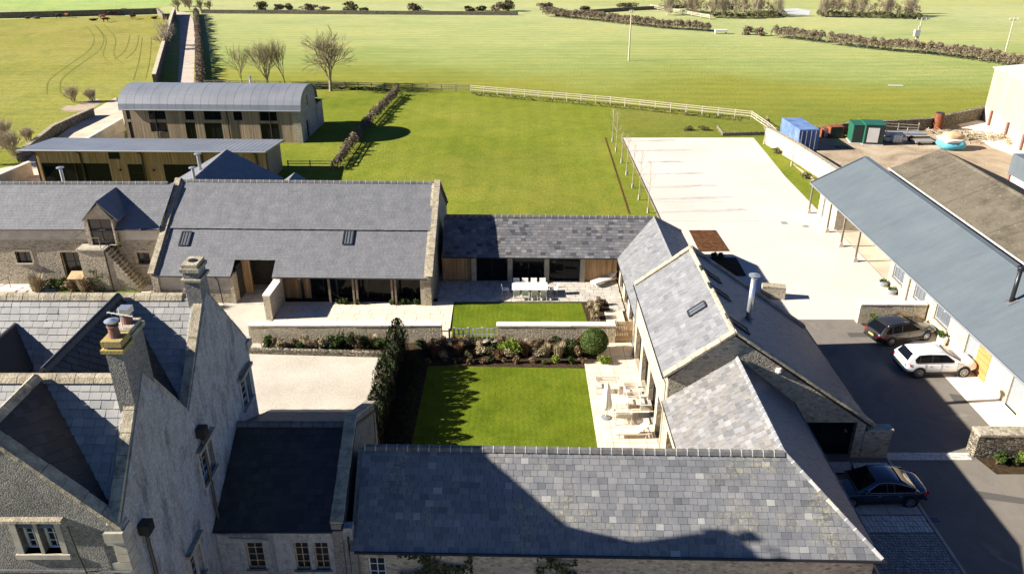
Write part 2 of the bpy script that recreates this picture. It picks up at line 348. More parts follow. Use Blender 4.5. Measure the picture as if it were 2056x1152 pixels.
class Bld:
    """a building: an Empty at its corner; all coordinates handed in are in world metres before its small rotation"""
    def __init__(s, name, org, label, cat='building', rz=0.0, group=None):
        s.o = Vector(org); s.e = thing(name, org, label, cat, group, rz)
    def part(s, mb, name, mat, parent=None, smooth=False, label=None, kind=None):
        ob = mb.build(name, mat, parent or s.e, s.o, smooth)
        if label: ob['label'] = label
        if kind: ob['kind'] = kind
        return ob
    # vertical wall from A to B (xy), thickness t to the left of A->B, top profile [(s,z)], openings [(s0,s1,z0,z1)]
    def wall(s, A, B, z0, top, t, mat, ops=(), name='wall', parent=None):
        A, B = Vector((A[0], A[1], 0)), Vector((B[0], B[1], 0)); L = (B-A).length; d = (B-A)/L; nrm = Vector((-d.y, d.x, 0))*t
        if not hasattr(top, '__len__'): top = [(0, top), (L, top)]
        def tz(q):
            for (a, za), (b, zb) in zip(top, top[1:]):
                if a-1e-6 <= q <= b+1e-6: return za+(zb-za)*((q-a)/(b-a) if b > a else 0)
            return top[-1][1]
        xs = sorted(set([round(p[0], 4) for p in top]+[round(x, 4) for o in ops for x in o[:2]]+[0, round(L, 4)]))
        m = MB(); P = lambda q, z, k: A+d*min(max(q, .005), L-.005)+nrm*k+Vector((0, 0, z))
        for a, b in zip(xs, xs[1:]):
            mid = (a+b)/2; holes = sorted((o[2], o[3]) for o in ops if o[0] < mid < o[1])
            z = z0; segs = []
            for h0, h1 in holes:
                if h0 > z+1e-4: segs.append((z, z, h0, h0))
                z = h1
            segs.append((z, z, tz(a), tz(b)))
            for (a0, b0, a1, b1) in segs:
                m.add([P(a, a0, 0), P(b, b0, 0), P(b, b1, 0), P(a, a1, 0)], [(0, 1, 2, 3)])
                m.add([P(a, a0, 1), P(b, b0, 1), P(b, b1, 1), P(a, a1, 1)], [(3, 2, 1, 0)])
            m.add([P(a, tz(a), 0), P(b, tz(b), 0), P(b, tz(b), 1), P(a, tz(a), 1)], [(0, 1, 2, 3)])
        for q in (0, L): m.add([P(q, z0, 0), P(q, z0, 1), P(q, tz(q), 1), P(q, tz(q), 0)], [(0, 1, 2, 3)])
        for (a, b, h0, h1) in ops:
            for p in ([(a, h0), (a, h1)], [(b, h0), (b, h1)], [(a, h0), (b, h0)], [(a, h1), (b, h1)]):
                (q0, w0), (q1, w1) = p
                m.add([P(q0, w0, 0), P(q1, w1, 0), P(q1, w1, 1), P(q0, w0, 1)], [(0, 1, 2, 3)])
        return s.part(m, name, mat, parent)
    # window in an opening of that wall
    def window(s, A, B, op, depth=.15, nx=2, nz=2, fr='dark_frame', gl='glass', fw=.06, sill=None, name='window', lab=None, bar=.03):
        A, B = Vector((A[0], A[1], 0)), Vector((B[0], B[1], 0)); L = (B-A).length; d = (B-A)/L; nr = Vector((-d.y, d.x, 0))
        a, b, h0, h1 = op; P = lambda q, z, k: A+d*q+nr*k+Vector((0, 0, z))
        m = MB(); up = (0, 0, 1)
        m.beam(P(a+fw/2, h0, depth), P(a+fw/2, h1, depth), fw, .06, nr); m.beam(P(b-fw/2, h0, depth), P(b-fw/2, h1, depth), fw, .06, nr)
        m.beam(P(a+fw, h0+fw/2, depth), P(b-fw, h0+fw/2, depth), .06, fw); m.beam(P(a+fw, h1-fw/2, depth), P(b-fw, h1-fw/2, depth), .06, fw)
        for i in range(1, nx):
            q = a+(b-a)*i/nx; m.beam(P(q, h0+fw, depth), P(q, h1-fw, depth), bar, .045, nr)
        for i in range(1, nz):
            z = h0+(h1-h0)*i/nz; m.beam(P(a+fw, z, depth), P(b-fw, z, depth), .04, bar)
        w = s.part(m, name, fr, label=lab)
        k = depth+.01; g = MB()
        x0, x1, y0, y1 = a+fw*.8, b-fw*.8, h0+fw*.8, h1-fw*.8
        g.prism([P(x0, y0, k), P(x1, y0, k), P(x1, y1, k), P(x0, y1, k)], nr*.01)
        s.part(g, 'pane', gl, w)
        if sill:
            q = MB(); q.beam(P(a-.08, h0-.05, -.04), P(b+.08, h0-.05, -.04), .2, .1); s.part(q, 'sill', sill, w)
        return w
    # pitched roof plane: polygon [(x,y,z)...] first two points = eave left->right (seen from outside), convex
    def roof(s, poly, mat, course=.3, width=.35, n_ind=0, thick=.1, deck='dark_frame', seed=1, skip=None, name='roof', gap=.012, tall=.022, parent=None):
        p = [Vector(q) for q in poly]; U = (p[1]-p[0]).normalized()
        nn = (p[1]-p[0]).cross(p[2]-p[0]).normalized()
        if nn.z < 0: nn = -nn
        V = nn.cross(U).normalized()
        if V.z < 0: V = -V
        if parent is None:
            dk = MB(); dk.prism(p, -nn*thick); parent = s.part(dk, name, deck)
        uv = [((q-p[0]).dot(U), (q-p[0]).dot(V)) for q in p]
        vmax = max(b for a, b in uv)
        def rng(v):
            v = min(max(v, 1e-5), vmax-1e-5); xs = []
            for (a, b), (c, e) in zip(uv, uv[1:]+uv[:1]):
                if (b-v)*(e-v) <= 0 and abs(b-e) > 1e-9: xs.append(a+(c-a)*(v-b)/(e-b))
            return (min(xs), max(xs)) if len(xs) > 1 else None
        R = random.Random(seed); out = []
        k = 0; v0 = -.04
        while v0 < vmax-.05:
            v1 = min(v0+course+.03, vmax)
            r0, r1 = rng(max(v0, 0)), rng(v1)
            if r0 and r1:
                lo, hi = min(r0[0], r1[0]), max(r0[1], r1[1])
                u = lo-width*(.5 if k % 2 else 0)-R.uniform(0, .1)*width
                while u < hi:
                    w = width*R.uniform(.82, 1.18); a, b = u, u+w-gap; u += w
                    a0, b0 = max(a, r0[0]), min(b, r0[1]); a1, b1 = max(a, r1[0]), min(b, r1[1])
                    if b0-a0 < .03 and b1-a1 < .03: continue
                    if b0 < a0: a0 = b0 = (a1 if a0 > b1 else b1) if False else min(max(a0, r0[0]), r0[1])
                    if b1 < a1: a1 = b1 = min(max(a1, r1[0]), r1[1])
                    if skip and skip(p[0]+U*(a+b)*.5+V*(v0+v1)*.5): continue
                    h = tall*R.uniform(.8, 1.5); j = R.uniform(-.012, .012)
                    vb = v0+j
                    q = [p[0]+U*a0+V*vb+nn*h, p[0]+U*b0+V*vb+nn*h, p[0]+U*b1+V*v1+nn*.004, p[0]+U*a1+V*v1+nn*.004,
                         p[0]+U*a0+V*vb+nn*.001, p[0]+U*b0+V*vb+nn*.001, p[0]+U*b1+V*v1-nn*.01, p[0]+U*a1+V*v1-nn*.01]
                    out.append((q, R.random()))
            v0 += course; k += 1
        fs = [(0, 1, 2, 3), (4, 5, 1, 0), (5, 6, 2, 1), (7, 4, 0, 3)]
        if nn.dot((out[0][0][1]-out[0][0][0]).cross(out[0][0][2]-out[0][0][0])) < 0: fs = [f[::-1] for f in fs]
        if n_ind:
            out.sort(key=lambda t: depth(t[0][0]))
        for q, r in out[:n_ind]:
            m = MB(); c = q[0]; me = None
            m.add([x-c for x in q], fs, r)
            o = m.build('slate', mat, parent); o.location = c-s.o
        if out[n_ind:]:
            m = MB()
            for q, r in out[n_ind:]: m.add(q, fs, max(r, .001))
            o = s.part(m, 'slate_courses', mat, parent); o['kind'] = 'stuff'
        return parent
    def ridge(s, a, b, step=.45, w=.16, mat='ridge_clay', mort='mortar_white', name='ridge_tile', parent=None, h=.1):
        a, b = Vector(a), Vector(b); L = (b-a).length; n = max(1, int(round(L/step))); d = (b-a).normalized()
        x = d.cross(Vector((0, 0, 1))).normalized(); up = x.cross(d)
        def seg(t0, t1, k):
            pr = [(-w*k, -.09*k+.0), (-w*.55*k, h*.55*k), (0, h*k), (w*.55*k, h*.55*k), (w*k, -.09*k)]
            m = MB(); vs = [d*t0+x*px+up*pz for px, pz in pr]+[d*t1+x*px+up*pz for px, pz in pr]
            m.add(vs, [(i, i+1, i+6, i+5) for i in range(4)]+[(4, 3, 2, 1, 0), (5, 6, 7, 8, 9)]); return m
        st = L/n; me = None
        mo = MB()
        for i in range(n):
            if me is None:
                o = seg(.012, st-.012, 1.0).build(name, mat, parent or s.e); me = o.data
            else:
                o = bpy.data.objects.new(name, me); C.objects.link(o); o.parent = parent or s.e
            o.location = a+d*(st*i)-s.o
            q = seg(-.018, .018, 1.1); mo.add([Vector(v)+a+d*st*i for v in q.v], q.f)
        if mort: s.part(mo, 'ridge_mortar', mort, parent, kind='stuff')
    def copings(s, a, b, w=.4, h=.12, step=.6, mat='coping', name='coping_stone', up=None):
        a, b = Vector(a), Vector(b); L = (b-a).length; n = max(1, int(L/step)); d = (b-a)/L
        for i in range(n):
            st = L/n; m = MB(); j = RN.uniform(-.015, .015)
            m.beam(d*.006, d*(st-.006), w+j, h+j); o = m.build(name, mat, s.e); o.location = a+d*st*i-s.o+Vector((0, 0, RN.uniform(-.012, .012)))
    def gutter(s, a, b, mat='black_metal', r=.06, name='gutter'):
        m = MB(); m.tube([a, b], r, 6); s.part(m, name, mat)
    def pipe(s, pts, mat='black_metal', r=.045, name='downpipe', parent=None):
        m = MB(); m.tube(pts, r, 6); return s.part(m, name, mat, parent)
    def box(s, x0, y0, z0, x1, y1, z1, name, mat, parent=None, **k):
        m = MB(); m.box(x0, y0, z0, x1, y1, z1); return s.part(m, name, mat, parent, **k)

def sheet(name, pts, z, mat, kind='structure', parent=None):
    m = MB(); vs = [(p[0], p[1], z) for p in pts]
    ar = sum(vs[i][0]*vs[(i+1) % len(vs)][1]-vs[(i+1) % len(vs)][0]*vs[i][1] for i in range(len(vs)))
    if ar < 0: vs = vs[::-1]
    m.add(vs, [tuple(range(len(vs)))]); o = m.build(name, mat, parent)
    if kind: o['kind'] = kind
    return o
def gp(*pp): return [G(*p) for p in pp]
def slabs(parent, poly_test, x0, y0, x1, y1, sx, sy, z, mat, name='paving_slab', limit=300, seed=3, h=.03, rot=0, offset=.5):
    R = random.Random(seed); k = 0; y = y0; cnt = 0; row = 0; mes = {}
    rest = MB()
    while y < y1-.05:
        hy = sy; x = x0-(offset*sx if row % 2 else 0)
        while x < x1-.02:
            wx = sx*R.choice((.75, 1, 1.25, 1)) if offset else sx
            a, b = max(x, x0), min(x+wx, x1); x += wx
            if b-a < .08: continue
            if poly_test and not poly_test((a+b)/2, y+hy/2): continue
            zz = z+R.uniform(-.006, .006)
            if cnt < limit:
                m = MB(); m.box(.012, .012, -h, b-a-.012, min(hy, y1-y)-.012, 0); o = m.build(name, mat, parent)
                o.location = (a, y, zz); o.rotation_euler = (R.uniform(-.004, .004), R.uniform(-.004, .004), 0)
            else: rest.box(a+.012, y+.012, zz-h, b-.012, y+min(hy, y1-y)-.012, zz, R.random())
            cnt += 1
        y += hy; row += 1
    if rest.v: tag(rest.build('paving_slabs', mat, parent), kind='stuff')

# ------------------------------------------------------------------ vegetation
ORD = 'first second third fourth fifth sixth seventh eighth ninth tenth eleventh twelfth thirteenth fourteenth fifteenth'.split()
def leaves(m, c, rad, n, ls, R, shell=.45, flat=1.0, clump=6, zmin=.02):
    c = Vector(c); cl = []
    for i in range(max(1, clump)):
        t = R.uniform(0, 6.283); ph = math.acos(R.uniform(-1, 1)); k = R.uniform(.3, .8)
        cl.append((Vector((math.cos(t)*math.sin(ph)*rad[0]*k, math.sin(t)*math.sin(ph)*rad[1]*k, math.cos(ph)*rad[2]*k)), R.uniform(.35, .6), R.uniform(-.25, .25)))
    vs, fs, rs = [], [], []
    for i in range(n):
        cc, kk, rr = cl[R.randrange(len(cl))]
        t = R.uniform(0, 6.283); z = R.uniform(-1, 1); q = math.sqrt(1-z*z); k = R.uniform(shell, 1)*kk
        p = c+cc+Vector((math.cos(t)*q*rad[0]*k, math.sin(t)*q*rad[1]*k, z*rad[2]*k))
        if p.z < zmin: p.z = zmin+R.uniform(0, .05)
        a = Vector((R.gauss(0, 1), R.gauss(0, 1), R.gauss(0, 1)*flat)).normalized(); b = a.cross(Vector((R.gauss(0, 1), R.gauss(0, 1), R.gauss(0, 1)))).normalized()
        s_ = ls*R.uniform(.6, 1.4); a *= s_; b *= s_*.6
        k0 = len(m.v); m.v += [tuple(p-a), tuple(p+b), tuple(p+a), tuple(p-b)]; m.f.append((k0, k0+1, k0+2, k0+3))
        m.r.append(min(1, max(.001, R.random()*.75+.12+rr))); m.mi.append(0)
def shrub(name, loc, rad, n, ls, mat, label, cat='shrub', group=None, clump=7, seed=0, stems=5, lift=.75):
    R = random.Random(seed*977+3); e = thing(name, loc, label, cat, group)
    m = MB(); leaves(m, (0, 0, rad[2]*lift), rad, n, ls, R, clump=clump); m.build('foliage', mat, e)
    if stems:
        st = MB()
        for i in range(stems):
            t = R.uniform(0, 6.283); st.tube([(0, 0, -.03), (math.cos(t)*rad[0]*.25, math.sin(t)*rad[1]*.25, rad[2]*.6), (math.cos(t)*rad[0]*.55, math.sin(t)*rad[1]*.55, rad[2]*1.2)], [.02, .014, .006], 4)
        st.build('stem', 'stem', e)
    return e
def grassy(name, loc, rad, h, n, mat, label, cat='plant', group=None, seed=0, lean=.5, w=.012):
    R = random.Random(seed*31+5); e = thing(name, loc, label, cat, group); m = MB()
    for i in range(n):
        t = R.uniform(0, 6.283); k = math.sqrt(R.random())*rad*.5; b = Vector((math.cos(t)*k, math.sin(t)*k, 0))
        hh = h*R.uniform(.6, 1.1); l = Vector((math.cos(t+R.gauss(0, .5)), math.sin(t+R.gauss(0, .5)), 0))*rad*lean*R.uniform(.3, 1)
        wd = Vector((-l.y, l.x, 0)).normalized()*w if l.length > 0 else Vector((w, 0, 0))
        q0, q1, q2 = b, b+l*.4+Vector((0, 0, hh*.65)), b+l+Vector((0, 0, hh))
        m.add([q0-wd, q0+wd, q1+wd, q1-wd, q2], [(0, 1, 2, 3), (3, 2, 4)], max(.001, R.random()))
    m.build('foliage', mat, e); return e
def branch(m, p, d, L, r, lev, R, spread=.55, up=.12, n=3, minr=.008):
    pts = [p]; q = p.copy(); dd = d.copy(); k = 3
    for i in range(k):
        dd = (dd+Vector((R.gauss(0, .08), R.gauss(0, .08), R.gauss(0, .05)+up*.3))).normalized(); q = q+dd*L/k; pts.append(q.copy())
    m.tube(pts, [r, r*.88, r*.76, r*.62], 5 if lev > 3 else 3, cap=False)
    if lev <= 0: return
    for i in range(n+(1 if R.random() < .4 else 0)):
        t = R.uniform(.35, 1) if i else 1.0
        b = pts[0].lerp(pts[-1], t) if t < 1 else pts[-1]
        ax = Vector((R.gauss(0, 1), R.gauss(0, 1), R.gauss(0, .6))); ax = (ax-dd*ax.dot(dd)).normalized()
        nd = (dd+ax*spread*R.uniform(.6, 1.3)*(0.4 if i == 0 else 1)+Vector((0, 0, up))).normalized()
        branch(m, b, nd, L*R.uniform(.62, .86), max(minr, r*(.62 if i else .7)), lev-1, R, spread, up, n, minr)
def bare_tree(loc, h, label, seed, lev=5, r=.22, spread=.6, mat='bark', group='bare winter trees', stems=1, minr=.014, up=.14, n=3, name='bare_tree', fork=.3):
    R = random.Random(seed); e = thing(name, loc, label, 'tree', group); t = MB(); c = MB()
    for k in range(stems):
        a = Vector((R.gauss(0, .12), R.gauss(0, .12), 1)).normalized(); th = h*fork*.55
        b0 = Vector((R.uniform(-.3, .3), R.uniform(-.3, .3), 0)) if stems > 1 else Vector((0, 0, 0))
        top = b0+a*th
        t.tube([b0-Vector((0, 0, .1)), b0+a*th*.15, top], [r*1.25, r, r*.85], 8)
        for i in range(4):
            ang = i*1.571+R.uniform(-.5, .5); d = (a*1.1+Vector((math.cos(ang), math.sin(ang), 0))*spread*(.25 if i == 0 else .8)).normalized()
            branch(c, top-a*R.uniform(0, th*.15), d, h*.26, r*.62, lev-1, R, spread, up, n, minr)
    t.build('trunk', mat, e); c.build('crown', mat, e); return e
def bush_line(name, pts, w, h, per_m, ls, mat, label, cat='hedge', seed=1, jit=.25, gaps=None, base=True, tw=.5):
    R = random.Random(seed); pts = [Vector((p[0], p[1], 0)) for p in pts]; org = pts[0].copy()
    e = thing(name, org, label, cat); m = MB()
    L = sum((b-a).length for a, b in zip(pts, pts[1:]))
    n = int(L*per_m)
    segs = [(a, b, (b-a).length) for a, b in zip(pts, pts[1:])]
    for i in range(n):
        t = R.uniform(0, L); tt = t
        for a, b, l in segs:
            if t <= l: break
            t -= l
        d = (b-a)/l; x = Vector((-d.y, d.x, 0)); bumpf = 1+jit*math.sin(tt*1.7+math.sin(tt*.6)*3)+jit*.6*math.sin(tt*4.1)
        if gaps and gaps(tt): continue
        s_ = R.uniform(-1, 1); hz = h*bumpf*math.sqrt(max(.05, 1-s_*s_*.8))
        z = hz*(1-abs(R.gauss(0, .28))); z = max(.03, z)
        p = a+d*t+x*(s_*w/2*bumpf)+Vector((0, 0, z))-org
        a1 = Vector((R.gauss(0, 1), R.gauss(0, 1), R.gauss(0, 1))).normalized(); b1 = a1.cross(Vector((R.gauss(0, 1), R.gauss(0, 1), R.gauss(0, 1)))).normalized()
        q = ls*R.uniform(.6, 1.5); m.add([p-a1*q, p+b1*q*tw, p+a1*q, p-b1*q*tw], [(0, 1, 2, 3)], max(.001, min(1, R.random()*.8+.1+.15*math.sin(tt*2.3))))
    m.build('foliage', mat, e)
    if base:
        c = MB()
        for a, b, l in segs:
            if gaps: continue
            c.beam(a-org+Vector((0, 0, h*.25)), b-org+Vector((0, 0, h*.25)), w*.3, h*.5)
        if c.v: c.build('stem', 'stem', e)
    return e

# ------------------------------------------------------------------ ground and fields
sheet('ground', [(-700, -60), (700, -60), (700, 1500), (-700, 1500)], -.04, 'field_far')
sheet('upper_field', [(-700, 262), (-84, 258), (-62, 262), (700, 262), (700, 1500), (-700, 1500)], -.02, 'field_far')
sheet('bright_field', [(-700, 245), (-104, 232), (-94, 262), (-60, 400), (-700, 600)], -.005, 'field_bright')
sheet('cattle_field', gp((-900, 40), (0, 40), (120, 36), (345, 30), (318, 170), (230, 200), (190, 222), (40, 300), (-900, 420)), 0, 'field_left')
sheet('house_ground', [(-60, 10), (60, 10), (60, 60), (33, 82), (31, 101), (14, 100), (14, 60), (-62, 60)], -.025, 'drive')
sheet('lawn', gp((405, 174), (640, 178), (945, 186), (1508, 242), (1545, 290), (1660, 390), (1660, 480), (1290, 480), (560, 470), (540, 300), (400, 200)), .012, 'lawn')
sheet('paddock', gp((1240, 215), (1508, 242), (1545, 272), (1512, 277), (1250, 277), (1225, 262)), .02, 'field_olive')
sheet('lane', gp((357, 174), (389, 174), (391, 100), (392, 50), (381, 28), (360, 24), (340, 22), (350, 30), (361, 45), (361, 90)), .01, 'lane_surface')
sheet('verge', gp((389, 174), (402, 174), (396, 60), (391, 50), (391, 100)), .006, 'field_left')
sheet('gravel_drive', gp((-700, 480), (40, 330), (190, 220), (232, 196), (250, 230), (250, 330), (85, 372), (-100, 395), (-700, 520)), .006, 'drive')
cpk = sheet('car_park', [(14.1, 60), (14.1, 99.8), (30.8, 99.8), (29.9, 84), (29.6, 50.6), (14.6, 50.6), (14.4, 56)], .024, 'car_park_gravel')
sheet('apron', gp((1380, 462), (1466, 506), (1560, 640), (1600, 655), (1500, 655), (1380, 560)), .016, 'car_park_gravel')
sheet('tarmac_yard', [(13, 18), (42, 18), (42, 31), (27.6, 31), (27.4, 50.62), (14.5, 50.62), (14.5, 36)], .012, 'tarmac')
sheet('side_path', [(27.4, 30), (30, 30), (30, 50.6), (27.35, 50.6)], .02, 'gravel_pale')
sheet('yard', gp((1640, 275), (1720, 278), (1990, 238), (2400, 330), (2400, 600), (1700, 420), (1640, 330)), .008, 'dirt_yard')
sheet('concrete_apron', gp((1905, 240), (1985, 243), (2056, 300), (2056, 320), (1990, 296)), .02, 'gravel_pale')
sheet('gravel_court', [(-24, 30), (-8.1, 30), (-8, 45.9), (-16.5, 45.9), (-17.5, 48), (-17.2, 53.6), (-21.3, 53.6), (-24, 46)], .012, 'gravel_court')
sheet('garden_lawn', [(-5.7, 33), (4.8, 33), (4.93, 44.1), (-3, 44.4), (-5.5, 44.5)], .03, 'court_lawn')
sheet('upper_lawn', [(-4.2, 47.9), (5.9, 47.9), (5.3, 53.25), (-4.3, 53.25)], .02, 'court_lawn')
sheet('lawn_strip', [(-17.3, 48.3), (-5.2, 48.3), (-5.2, 49), (-17.3, 48.8)], .024, 'court_lawn')
sheet('flower_bed', [(-16.7, 45.8), (-8, 45.8), (-8, 44.3), (5.2, 43.9), (5.3, 47.2), (-16.9, 47.3)], .034, 'dark_soil')
sheet('hedge_shade_bed', [(-8.3, 33), (-5.6, 33), (-5.4, 45.9), (-8.3, 45.9)], .04, 'dark_soil')  # soil bed under the hedge, widened as a dark strip for its shadow
sheet('side_bed', [(5.5, 48.4), (6.9, 48.4), (6.6, 53.3), (5.2, 53.2)], .03, 'dark_soil')
# terraces with separate slabs
bedp = sheet('terrace', [(4.8, 33), (8.4, 33), (8.6, 47.4), (5.2, 47.4)], .012, 'dark_soil')
plain('sandstone', (.66, .56, .42), .85, .15, 0, .14, 1.1); plain('sandstone_grey', (.42, .39, .34), .85, .15, 0, .25, 1.3)
slabs(bedp, lambda x, y: x > 4.85+.035*(y-36) and x < 8.3, 4.7, 33.2, 8.4, 47.3, .92, .72, .05, 'sandstone', limit=300, offset=0)
tb = sheet('patio', [(-5.6, 53.3), (5.2, 53.3), (5.2, 51.9), (9, 51.9), (9, 57.2), (-5.6, 57.5)], .012, 'dark_soil')
slabs(tb, lambda x, y: not (x < 6.9 and y < 53.2), -5.6, 51.9, 8.3, 57.1, .72, .5, .05, 'sandstone_grey', limit=300, seed=5)
tc = sheet('side_terrace', [(6.6, 47.4), (8.3, 47.4), (8.3, 51.9), (6.4, 51.9)], .014, 'dark_soil')
slabs(tc, None, 6.75, 47.6, 8.1, 51.9, .75, .72, .05, 'sandstone', limit=100, seed=6, offset=0)
td = sheet('barn_terrace', [(-17.2, 48.9), (-4.3, 48.9), (-4.3, 54), (-17.2, 54.3)], .012, 'dark_soil')
slabs(td, None, -17.1, 48.95, -4.35, 53.4, .95, .62, .045, 'sandstone', limit=200, seed=8)
m = MB(); m.box(8.12, 35, .03, 8.2, 47.3, .056); tag(m.build('slot_drain', 'black_metal'), kind='structure')
# setts and cobbles by the garage
cb = sheet('cobbled_strip', [(14.4, 18), (20.2, 18), (20.15, 34.5), (14.4, 34.5)], .022, 'tarmac')
plain('sett_stone', (.3, .285, .26), .95, .05, 0, .35, 6); plain('sett_light', (.5, .47, .42), .9, .1, 0, .25, 6)
def setts(x0, y0, x1, y1, w, d, mat, lim, seed):
    R = random.Random(seed); rest = MB(); c = 0; y = y0; pts = []
    while y < y1-d*.5:
        x = x0+R.uniform(-.04, 0)
        while x < x1-w*.3:
            ww = w*R.uniform(.8, 1.25); pts.append((x, y, min(ww, x1-x), d)); x += ww
        y += d
    for x, y, ww, dd in pts:
        z = .06+R.uniform(-.012, .012)
        if c < lim:
            m = MB(); m.box(0, 0, -.04, ww-.03, dd-.03, 0); o = m.build('sett', mat, cb); o.location = (x, y, z); o.rotation_euler = (R.uniform(-.03, .03), R.uniform(-.03, .03), 0)
        else: rest.box(x, y, z-.04, x+ww-.03, y+dd-.03, z, max(.001, R.random()))
        c += 1
    if rest.v: tag(rest.build('setts', mat, cb), kind='stuff')
setts(14.6, 29.1, 20.1, 30.2, .19, .38, 'sett_light', 110, 1)
setts(18.2, 33.2, 20.1, 34.4, .19, .38, 'sett_light', 40, 2)
setts(14.6, 24.5, 20.1, 29.0, .16, .16, 'sett_stone', 0, 3)
slabs(cb, None, 14.6, 30.3, 20.1, 31.2, 1.3, .85, .055, 'sandstone_grey', limit=20, seed=12)
slabs(cb, None, 14.6, 33.2, 18.1, 34.4, 1.3, 1.1, .055, 'sandstone_grey', limit=20, seed=13)
m = MB(); m.box(20.15, 18, 0, 20.3, 34.5, .07); tag(m.build('kerb', 'dressed_stone'), kind='structure')
th_ = sheet('threshold', [(20.2, 34.55), (24.8, 34.55), (24.8, 35.2), (20.2, 35.2)], .02, 'dressed_stone')
R_ = random.Random(4)
for row in range(3):
    x = 20.25
    while x < 24.7:
        w_ = R_.uniform(.2, .32); m = MB(); m.box(0, 0, -.03, w_-.02, .19, 0); o = m.build('sett', 'sett_light', th_); o.location = (x, 34.57+row*.21, .05+R_.uniform(0, .01)); x += w_
for py in (303, 326, 350, 377, 406, 444):
    yy = G(1300, py).y; x_ = 14.5
    while x_ < 22.5:
        l_ = 1.9+.6*math.sin(x_*7+py); m = MB(); m.box(x_, yy-.04, .02, x_+l_, yy+.04, .034); m.build('bay_edging', 'sandstone_grey', cpk); x_ += l_+.15+1.5*(math.sin(x_*3+py) > .3)
# soil beds by the car park
sheet('planting_bed', gp((1383, 463), (1437, 463), (1465, 505), (1404, 506)), .05, 'soil')
sheet('planting_bed', gp((1412, 516), (1478, 518), (1499, 555), (1440, 556)), .05, 'dark_soil')
for px, py in ((1574, 448), (1617, 455)):
    c = G(px, py); t = thing('drain_cover', (c.x, c.y, .03), 'square metal drain cover set in the pale car park, %s of the pair' % ('left' if px < 1600 else 'right'), 'drain cover', 'drain covers in the car park')
    m = MB(); m.box(-.3, -.3, 0, .3, .3, .012); m.build('frame', 'dressed_stone', t); m = MB()
    for i in range(5): m.box(-.24, -.22+i*.1, .012, .24, -.17+i*.1, .02)
    m.build('grate', 'grey_pipe', t)

# ------------------------------------------------------------------ manor house (left, tall)
HX = -11.92; yA, yB, yV, yN, yS, zR, zV, zN, zS = 27.87, 21.96, 24.5, 31.25, 18.68, 13.25, 10.0, 9.17, 9.82; xr = -15.25; XL = -18.96; WX = -32
H = Bld('manor_house', (HX, yS, 0), 'tall grey stone manor house with twin gables, dark valleys and two chimneys', 'house')
# east wall (A->B with outside on the right: go north->south so that the inside lies to the west)
E0, E1 = (HX, yS), (HX, yN)
def ewin(s0, s1, z0, z1): return (s0, s1, z0, z1)
ops = [(5.8, 7.1, 6.65, 8.1), (3.4, 4.4, 3.7, 5.3), (10.9, 12.1, 6.7, 8.1), (7.1, 8.1, 3.1, 4.5)]
top = [(0, zS), (yB-yS, zR+.1), (yV-yS, zV+.1), (yA-yS, zR+.1), (yN-yS, zN+.1)]
H.wall(E0, E1, -1, top, .5, 'render', ops)
for op in ops:
    H.window(E0, E1, op, .22, 2, 4, 'white_paint', 'glass_old', .07, 'dressed_stone')
    a, b, z0, z1 = op; m = MB()
    m.box(HX+.0, yS+a-.2, z1+.12, HX+.2, yS+b+.2, z1+.26); H.part(m, 'hood_mould', 'coping')
    m = MB(); m.box(HX-.02, yS+(a+b)/2-.07, z0, HX+.03, yS+(a+b)/2+.07, z1)
    for q in (a-.14, b): m.box(HX-.02, yS+q, z0, HX+.035, yS+q+.14, z1)
    m.box(HX-.02, yS+a-.14, z1, HX+.035, yS+b+.14, z1+.12); H.part(m, 'surround', 'dressed_stone')
# south gable wall of the cross wing
sw = [(XL, 8.5), (xr, zR+.15), (HX, 9.68)]
gops = [(3.86, 4.4, 8.84, 10.06), (4.5, 5.04, 8.84, 10.06)]
A_, B_ = (XL, yS), (HX-.0, yS)
H.wall(A_, B_, -1, [(p[0]-XL, p[1]) for p in sw], .5, 'manor_stone', gops)
for op in gops: H.window(A_, B_, op, .28, 2, 4, 'white_paint', 'glass_old', .08)
m = MB()
for a, b in ((3.66, 3.86), (4.4, 4.5), (5.04, 5.22)): m.box(XL+a, yS-.03, 8.8, XL+b, yS+.25, 10.06)
m.box(XL+3.6, yS-.04, 10.06, XL+5.28, yS+.2, 10.2); m.box(XL+3.6, yS-.08, 8.66, XL+5.28, yS+.3, 8.84); H.part(m, 'surround', 'dressed_stone')
m = MB(); m.box(XL+3.45, yS-.2, 10.2, XL+5.4, yS+.05, 10.3); H.part(m, 'hood_mould', 'coping')
H.wall((XL, 26.3), (XL, yS), -1, 8.55, .4, 'render', name='wall'); H.wall((HX, yN), (WX, yN), -1, 9.1, .4, 'render')
m = MB(); R_ = random.Random(9); z = 0
while z < 9.4:                                                      # quoins on the south east corner
    hq = .34; w_ = R_.choice((.36, .56)); m2 = MB(); m2.box(HX-w_, yS-.03, z, HX+.03, yS+.45, z+hq-.02); H.part(m2, 'quoin', 'dressed_stone'); z += hq
# roofs
k1 = xr-(zR-zV)*.86; 
H.roof([(WX, yV, zV), (HX-.3, yV, zV), (HX-.3, yA, zR), (WX, yA, zR)], 'slate_manor', .28, .37, 150, seed=2, tall=.03)
H.roof([(WX, yS+.1, zS), (HX-.3, yS+.1, zS), (HX-.3, yB, zR), (WX, yB, zR)], 'slate_manor', .28, .37, 150, seed=3, tall=.03)
H.roof([(HX-.3, yV, zV), (WX, yV, zV), (WX, yB, zR), (HX-.3, yB, zR)], 'slate_manor', .28, .37, 0, seed=4)
H.roof([(HX-.3, yN, zN), (WX, yN, zN), (WX, yA, zR), (HX-.3, yA, zR)], 'slate_manor', .28, .37, 0, seed=5)
